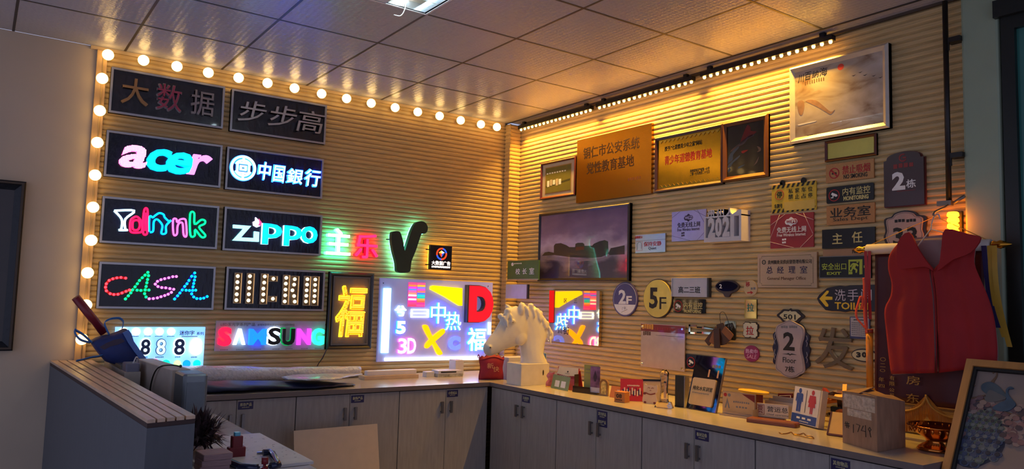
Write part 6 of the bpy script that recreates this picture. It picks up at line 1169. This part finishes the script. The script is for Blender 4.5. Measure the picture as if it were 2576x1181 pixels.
# pennant on a rod
PX=-.12; a=[(3.283,1.751),(3.844,1.736)]; ya,yb=-a[0][0],-a[1][0]; zr=a[0][1]
t=thing('pennant','dark red silk pennant with gold characters hanging from a white rod behind the vest','pennant',(PX,(ya+yb)/2,zr),-PI/2); W2=(ya-yb)/2
MB().tube([(-W2-.005,0,0),(W2+.005,0,0)],.026,mat('white_rod',(200,190,180),.5),14).to('rod', t)
FIN=mat('finial_gold',(200,140,50),.2,1.0)
for s_ in (-1,1):
    f=MB().lathe([(.001,.085),(.012,.06),(.020,.04),(.014,.024),(.019,.012),(.012,0)],FIN,(0,0,0),14).to('finial', t,None,None,(s_*(W2+.004),0,0),(0,s_*PI/2,0))
SILK=mat('maroon_silk',(74,6,14),.5,var=.1,scale=6); zb=[(3.555,1.011)][0][1]-zr; 
MB().grid(lambda u,v:((u-.5)*2*W2*.90, .004*math.sin(u*17)+.012-.02*v, -.022+v*(zb+.022+ (.10*abs(math.cos(u*2*PI))*-1 if False else 0))),30,24,SILK).to('silk', t)
modify(bpy.data.objects['silk'],('SOLIDIFY',dict(thickness=.003)))
GS=mat('gold_thread',(190,140,60),.4,.3); m=MB()
for sx in (-1,1):
    c=[(sx*W2*.45+W2*.45*math.cos(a_),zb-.0-.10*math.sin(a_)*0+.02-.09*math.sin(a_)) for a_ in [PI*k/16 for k in range(17)]]
    m.wtube([(x,z+.03) for x,z in c],.018,.005,GS,6)
m.to('gold_braid', t); m=MB(); rnd=random.Random(2)
for k in range(110):
    x=-W2*.9+W2*1.8*k/109; zt=zb+.05-.09*abs(math.sin((x/W2+.9)/1.8*2*PI)); m.tube([(x,-.014,zt),(x+rnd.uniform(-.002,.002),-.014,zt-.10)],.0022,mat('fringe_gold',(206,130,44),.5),4)
o=m.to('fringe', t); o['kind']='stuff'
m=MB(); dd=.020
u0=lambda px_:0
for ch,bx in (('房',[(3.477,1.142),(3.541,1.101)]),('东',[(3.475,1.059),(3.537,1.017)]),('有',[(3.397,1.133),(3.421,1.112)]),('限',[(3.396,1.105),(3.421,1.085)]),('公',[(3.393,1.074),(3.419,1.057)]),('司',[(3.397,1.049),(3.416,1.034)]),('年',[(3.342,1.121),(3.369,1.099)]),('四',[(3.342,1.087),(3.371,1.072)]),('〇',[(3.35,1.218),(3.379,1.198)]),('二',[(3.35,1.188),(3.377,1.171)]),('〇',[(3.348,1.161),(3.375,1.147)])):
    ym=(ya+yb)/2; m.text(ch,(bx[0][0]+ym,bx[1][1]-zr,bx[1][0]+ym,bx[0][1]-zr),.005+.02,.027,GS,.01)
m.to('lettering', t)
m=MB(); 
for sx,c1 in ((-1,mat('red_ribbon',(170,26,30),.5)),):
    for k,dx in enumerate((.0,.018)): m.grid(lambda u,v:(-W2-.0+dx+.016*(u-.5),-.028+.004*math.sin(v*7+k),-.01-v*(.42-.08*k)),2,14,c1)
m.to('red_tassel', t); m=MB()
for k,(dx,c1) in enumerate(((-.012,mat('navy_ribbon',(36,36,90),.5)),(.010,mat('yellow_ribbon',(190,150,50),.5)),(.028,mat('yellow_ribbon')))): m.grid(lambda u,v:(W2+dx+.022*(u-.5)+.05*v*v,-.03+.006*math.sin(v*6+k),-.005-v*(.36+.04*k)),2,14,c1)
m.to('ribbon_tassel', t)
q=[(3.578,1.842)][0]; m=MB(); m.tube([(-W2*.98,0,.02),(-(q[0]*-1)*-1*0+0.02,.06,q[1]-zr+.06)],.002,GS,5).tube([(W2*.98,0,.02),(.02,.06,q[1]-zr+.06)],.002,GS,5); m.to('hanging_cord', t)
# red vest on a hanger
VX=-.22; VQ=[(3.415,1.794),(3.91,1.77),(3.41,1.144),(3.898,1.278),(3.645,1.823)]; 
VR=mat('red_vest_cloth',(150,12,18),.75,var=.08,scale=9,bump=.15); LIN=mat('grey_lining',(150,120,116),.7)
yc=-([(3.655,1.71)][0][0]); t=thing('vest','red sleeveless volunteer vest with open collar on a wire hanger','vest',(VX,yc,0),-PI/2)
def U(s_): return s_+yc
FRONT_L=[(a_+yc,b_) for a_,b_ in [(3.507,1.776),(3.455,1.714),(3.448,1.639),(3.463,1.582),(3.458,1.516),(3.426,1.45),(3.432,1.337),(3.442,1.226),(3.453,1.149)]]
FRONT_R=[(a_+yc,b_) for a_,b_ in [(3.819,1.776),(3.838,1.751),(3.83,1.668),(3.851,1.599),(3.877,1.53),(3.9,1.446),(3.911,1.363),(3.915,1.288),(3.911,1.226)]]
CEN=[(a_+yc,b_) for a_,b_ in [(3.668,1.636),(3.671,1.6),(3.677,1.564),(3.683,1.51),(3.686,1.457),(3.688,1.404),(3.69,1.333),(3.692,1.263),(3.692,1.179)]]
NECK_L=[(a_+yc,b_) for a_,b_ in [(3.559,1.763),(3.577,1.71),(3.609,1.666)]]
def bulge(u,v): return .045*math.sin(PI*min(1,max(0,u)))*(.5+.5*v)+.008*math.sin(u*11+v*5)*v+.006*math.sin(u*23-v*3)*v
def resample(pts,n):
    P=smooth_path(pts,6); L=[0]
    for a_,b_ in zip(P,P[1:]): L.append(L[-1]+math.hypot(b_[0]-a_[0],b_[1]-a_[1]))
    out=[]
    for k in range(n+1):
        d_=L[-1]*k/n; i=0
        while i<len(P)-2 and L[i+1]<d_: i+=1
        f=(d_-L[i])/max(1e-9,L[i+1]-L[i]); out.append((P[i][0]+(P[i+1][0]-P[i][0])*f,P[i][1]+(P[i+1][1]-P[i][1])*f))
    return out
def side_panel(edge, cen, sgn):
    E_=resample(edge,36); C_=resample(cen,36); n=36
    def fn(u,v):
        k=v*n; i=min(n-1,int(k)); f=k-i; e=(E_[i][0]+(E_[i+1][0]-E_[i][0])*f,E_[i][1]+(E_[i+1][1]-E_[i][1])*f); c=(C_[i][0]+(C_[i+1][0]-C_[i][0])*f,C_[i][1]+(C_[i+1][1]-C_[i][1])*f)
        x=e[0]+(c[0]-e[0])*u; z=e[1]+(c[1]-e[1])*u; return (x,-(.02+.05*math.sin(u*PI/2)*(.35+.65*v)+.006*math.sin(u*9+v*6+sgn)*v+.004*math.sin(u*21)*v),z)
    return MB().grid(fn,24,30,VR)
cl=[(-.068+0,CEN[0][1]+.075)]
lc=NECK_L+[(c[0]-.002,c[1]) for c in CEN]; rc=[(a_+yc,b_) for a_,b_ in [(3.783,1.788),(3.752,1.737),(3.709,1.68)]]+[(c[0]+.002,c[1]) for c in CEN]
for e,c,g in ((FRONT_L,lc,0),(FRONT_R,rc,2)):
    o=side_panel(e,c,g).to('front_panel', t); modify(o,('SOLIDIFY',dict(thickness=.004)))
BK_L=[(x+.004,z-.004) for x,z in FRONT_L]; BK_R=[(x-.004,z-.004) for x,z in FRONT_R]
EL,ER=resample(BK_L,36),resample(BK_R,36)
def back(u,v):
    k=v*(len(EL)-1); i=min(len(EL)-2,int(k)); f=k-i
    a_=(EL[i][0]+(EL[i+1][0]-EL[i][0])*f,EL[i][1]+(EL[i+1][1]-EL[i][1])*f); b_=(ER[i][0]+(ER[i+1][0]-ER[i][0])*f,ER[i][1]+(ER[i+1][1]-ER[i][1])*f)
    return (a_[0]+(b_[0]-a_[0])*u,-.012+.012*math.sin(PI*u),a_[1]+(b_[1]-a_[1])*u+.012*math.sin(PI*u)*(1-v))
o=MB().grid(back,20,24,LIN).to('back_panel', t); modify(o,('SOLIDIFY',dict(thickness=.004)))
COLL=[(a_+yc,b_) for a_,b_ in [(3.575,1.81),(3.523,1.763),(3.521,1.655),(3.551,1.641),(3.644,1.649),(3.682,1.63),(3.648,1.679),(3.614,1.735)]]; COLR=[(a_+yc,b_) for a_,b_ in [(3.737,1.814),(3.832,1.787),(3.88,1.768),(3.839,1.707),(3.765,1.677),(3.7,1.63),(3.711,1.678),(3.719,1.74)]]
for pp in (COLL,COLR): MB().prism(smooth_path(pp,3,True),.062,.074,VR).to('collar', t)
MB().prism([(a_+yc,b_) for a_,b_ in [(3.548,1.788),(3.705,1.798),(3.693,1.708),(3.657,1.644),(3.58,1.703)]],-.010,-.004,LIN).to('lining', t)
MB().tube([(c[0],-.075-.02*k/9,c[1]) for k,c in enumerate(CEN)],.0035,mat('zip_dark',(90,20,24),.4),6).to('zip', t)
hg=[(a_+yc,b_) for a_,b_ in [(3.58,1.731),(3.654,1.823),(3.726,1.797)]]; hk=[(a_+yc,b_) for a_,b_ in [(3.654,1.823),(3.647,1.856),(3.658,1.883),(3.676,1.891),(3.683,1.869)]]
WIR=mat('white_hanger',(190,180,176),.4); MB().tube([(hg[0][0]-.02,-.03,hg[0][1]-.03),(hg[0][0],-.03,hg[0][1]),(hg[1][0],-.03,hg[1][1]),(hg[2][0],-.03,hg[2][1]),(hg[2][0]+.05,-.03,hg[2][1]-.03)],.003,WIR,6).tube(smooth_path([(hk[0][0],-.03,hk[0][1])]+[(x,-.006,z) for x,z in hk[1:]],4),.003,WIR,6).to('hanger', t)
# amber lamp
q=[(3.664,1.864)][0]; t=thing('wall_lamp','small glowing amber lamp on the wall just above the vest shoulder','lamp',(0,-q[0],q[1]),-PI/2)
MB().box(-.02,.02,-.06,.06,0,.02,DKMETAL).to('mount', t); m=MB()
for k in range(4): m.lathe([(.020,-.052+.027*k),(.026,-.046+.027*k),(.024,-.032+.027*k),(.019,-.028+.027*k)],glow('amber_lamp',(255,140,16),14.0),(0,-.06,0),14)
m.to('shade', t); MB().tube([(0,-.02,-.05),(0,-.055,-.05)],.008,DKMETAL,8).to('arm', t)
# bamboo brush
q=[(3.305,1.333),(3.302,1.057)]; t=thing('hanging_brush','brush with an orange bamboo handle hanging from a red ribbon','brush',(-.16,-q[0][0],q[1][1]),-PI/2); Lh=q[0][1]-q[1][1]
MB().tube([(0,0,0),(0,0,Lh)],.0165,mat('bamboo_orange',(204,124,40),.35,var=.12,scale=6,stretch=(6,6,1)),12).to('handle', t); MB().tube([(0,0,Lh),(0,0,Lh+.02)],.018,mat('red_sample'),12).to('cap', t)
RBN=mat('orange_red_ribbon',(214,70,36),.5); m=MB()
for P in ([(3.304,1.332),(3.301,1.365),(3.295,1.407),(3.293,1.485),(3.294,1.569),(3.292,1.605)], [(3.301,1.353),(3.276,1.379),(3.254,1.405),(3.251,1.441),(3.264,1.484),(3.277,1.515),(3.287,1.485),(3.277,1.448)]):
    pp=smooth_path([(x-q[0][0],z-q[1][1]) for x,z in P],5); m.grid(lambda u,v:(pp[int(round(v*(len(pp)-1)))][0]+.014*(u-.5),-.022-.004*u,pp[int(round(v*(len(pp)-1)))][1]),2,len(pp)-1,RBN)
modify(m.to('ribbon', t),('SOLIDIFY',dict(thickness=.0015)))
# golden bowl
q=(-0.374,-3.659); t=thing('gold_bowl','shiny gold bowl on a wide foot at the end of the worktop behind the carton','bowl',(-.34,-3.71,CT+.0006)); GB=mat('bowl_gold',(214,130,60),.12,1.0)
MB().lathe([(.07,0),(.085,.004),(.075,.015),(.045,.035),(.05,.05),(.09,.075),(.115,.10),(.122,.104),(.118,.108),(.085,.085),(.04,.065),(.002,.06)],GB,(0,0,0),32).to('bowl', t); m=MB()
for k in range(24): m.ball((.105*math.cos(k*PI/12),.105*math.sin(k*PI/12),.090),.009,GB,8,5,(.6,.6,1.4))
m.to('rim_beads', t)
# peacock picture leaning at the right
tp=Vector([(-0.33,-3.843,1.239)][0]); tr=Vector([(-0.33,-4.045,1.236)][0]); bl=Vector([(-0.56,-3.808,0.814)][0])
Xd=Vector((0,-1,0)); Zd=(tp-Vector((bl.x,tp.y,bl.z))).normalized(); Yd=Zd.cross(Xd)
hh=tp.z/Zd.z-.0; base=tp-Zd*hh
t=thing('picture_frame','tall wooden framed embroidered peacock picture leaning at the right end','picture frame'); mt=Matrix((Xd,Yd,Zd)).transposed().to_4x4(); mt.translation=base; t.matrix_world=mt
PW=.72; WD=mat('oak_frame',(176,122,62),.45,var=.18,scale=5,stretch=(6,6,1))
m=MB(); m.box(0,.030,0,hh,0,.035,WD).box(PW-.030,PW,0,hh,0,.035,WD).box(.030,PW-.030,hh-.030,hh,0,.035,WD).box(.030,PW-.030,0,.030,0,.035,WD); m.to('frame', t); m=MB()
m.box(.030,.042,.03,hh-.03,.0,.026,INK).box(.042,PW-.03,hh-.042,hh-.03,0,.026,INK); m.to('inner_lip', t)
MB().box(.03,PW-.03,.03,hh-.03,0,.010,mat('pinkish_silk',(138,120,110),.6,var=.1,scale=6)).to('picture', t)
def PK_(pts): return [(x,z) for x,z in pts]
iv=mt.inverted()
def pic(pts):
    out=[]
    for a_ in pts: v=iv@Vector(a_); out.append((v.x,v.z))
    return out
# peacock motifs are placed in the picture's own plane (x across, z up from its foot)
PB1=mat('peacock_blue',(58,76,90),.5,var=.2,scale=30); PB2=mat('peacock_neck',(46,74,98),.5,var=.2,scale=30); PGY=mat('peacock_grey',(84,86,90),.5); TWG=mat('twig_brown',(110,80,56),.6)
m=MB(); D0=.0095
m.prism(smooth_path([(0.098,1.32),(0.112,1.347),(0.114,1.363),(0.107,1.367),(0.102,1.36),(0.099,1.365),(0.106,1.373),(0.116,1.369),(0.12,1.352),(0.114,1.329),(0.11,1.317)],3,True),D0,.013,TWG)
m.prism(smooth_path([(0.07,1.306),(0.087,1.32),(0.11,1.32),(0.135,1.305),(0.156,1.285),(0.169,1.265),(0.152,1.249),(0.121,1.254),(0.088,1.272),(0.072,1.286)],3,True),D0,.0145,PB1)
m.prism(smooth_path([(0.104,1.287),(0.14,1.274),(0.168,1.26),(0.152,1.247),(0.117,1.235),(0.093,1.241),(0.096,1.268)],3,True),.0143,.0152,PGY)
m.prism(smooth_path([(0.164,1.277),(0.162,1.295),(0.171,1.308),(0.18,1.309),(0.188,1.304),(0.179,1.3),(0.171,1.298),(0.171,1.282),(0.183,1.264),(0.201,1.247),(0.205,1.232),(0.191,1.211),(0.167,1.201),(0.137,1.203),(0.128,1.213),(0.15,1.236),(0.169,1.251)],3,True),D0,.0165,PB2)
m.to('peacock_body', t)
m=MB()
for P in ([(0.022,1.231),(0.061,1.25),(0.09,1.261)], [(0.045,1.298),(0.031,1.31),(0.036,1.325)], [(0.008,1.202),(0.037,1.215),(0.065,1.228),(0.093,1.245)], [(0.125,1.192),(0.159,1.204),(0.197,1.195),(0.232,1.192)]): m.wtube(smooth_path(P,4),.012,.003,TWG,5)
m.to('branch', t); m=MB(); rnd=random.Random(8)
FC=[mat('blossom_a',(126,92,90),.6,var=.3),mat('blossom_b',(108,78,82),.6,var=.3),mat('blossom_c',(142,120,112),.6,var=.2),mat('leaf_dark',(70,58,66),.6)]
def blossom(c, r):
    for k in range(5):
        a_=k*2*PI/5+rnd.random(); m.disc(c[0]+r*.7*math.cos(a_), c[1]+r*.7*math.sin(a_), r*.62, r*.5, D0, .012+rnd.random()*.004, FC[rnd.randrange(4)], 9)
for c in [(0.035,1.224),(0.06,1.218),(0.079,1.235),(0.07,1.202),(0.104,1.225),(0.162,1.189),(0.182,1.175),(0.204,1.17),(0.216,1.206),(0.235,1.175),(0.198,1.144),(0.221,1.131),(0.244,1.143),(0.192,1.117),(0.213,1.096),(0.235,1.092),(0.028,1.142),(0.025,1.115),(0.039,1.162),(0.024,1.084),(0.232,1.217),(0.12,1.218),(0.225,1.148)]: blossom(c, .022)
m.to('blossoms', t); m=MB(); q=[(0.114,1.213),(0.045,1.172),(0.024,1.084),(0.013,0.982),(0.095,0.952),(0.177,1.015),(0.194,1.084),(0.163,1.164)]; cen=(sum(a_ for a_,_ in q)/8, sum(b_ for _,b_ in q)/8)
TL=[mat('tail_blue',(62,70,98),.5,var=.3,scale=60),mat('tail_grey',(96,102,106),.5,var=.3,scale=60),mat('tail_green',(88,98,84),.5,var=.3,scale=60),mat('tail_dark',(40,40,58),.5)]
m.prism(smooth_path(q,3,True),D0,.0115,TL[3])
def inpoly(x,z):
    c=False
    for k in range(8):
        (x0,z0),(x1,z1)=q[k],q[(k+1)%8]
        if (z0>z)!=(z1>z) and x<(x1-x0)*(z-z0)/(z1-z0)+x0: c=not c
    return c
top=q[0]; zmin=min(b_ for _,b_ in q)-.02; row=0; z=top[1]-.01; lay=0
while z>zmin:
    f=(top[1]-z)/(top[1]-zmin); r=.010+.010*f; x=min(a_ for a_,_ in q)-.02+(r if row%2 else 0)
    while x<max(a_ for a_,_ in q)+.02:
        if inpoly(x,z):
            d1=.0162-.003*f-.0002*(row%3); c1=TL[2 if f<.35 and rnd.random()<.7 else rnd.choice((0,0,1,1,2))]
            m.prism([(x+r*1.05*math.cos(a_),z+r*(.95 if math.sin(a_)<0 else .6)*math.sin(a_)) for a_ in [2*PI*k/10 for k in range(10)]],D0,d1,c1)
            m.prism([(x+r*.6*math.cos(a_),z-r*.15+r*.55*math.sin(a_)) for a_ in [2*PI*k/8 for k in range(8)]],d1-.0002,d1+.0012,TL[(1,3,0)[row%3]])
        x+=r*2
    z-=r*1.05; row+=1
m.to('peacock_tail', t)
# dark board behind the picture and the picture on the left wall
q=[(-0.06,-3.874,1.236),(-0.06,-3.946,1.353)]; tag(MB().bbox(-.012,.012,-.55,.0,0,1.32,mat('black_board',(22,22,28),.4)).to('dark_board',None,None,None,(-.14,-4.02,0),(0,.07,0)),'dark board standing behind the peacock picture by the door','board')
s=Sign('B',(-3.83,1.567,.50,1.0),'picture_frame','large dark framed picture cut off at the left edge','picture frame')
s.panel(.012,mat('dark_canvas',(40,26,24),.4,var=.6,scale=3,coat=.3)); s.frame(.055,.03,mat('black_blue_frame',(20,22,30),.35,.2,bump=.3,scale=30),bev=.01); s.frame(.012,.024,mat('bronze_lip',(70,56,44),.4,.5),'frame_lip',.055,.01)
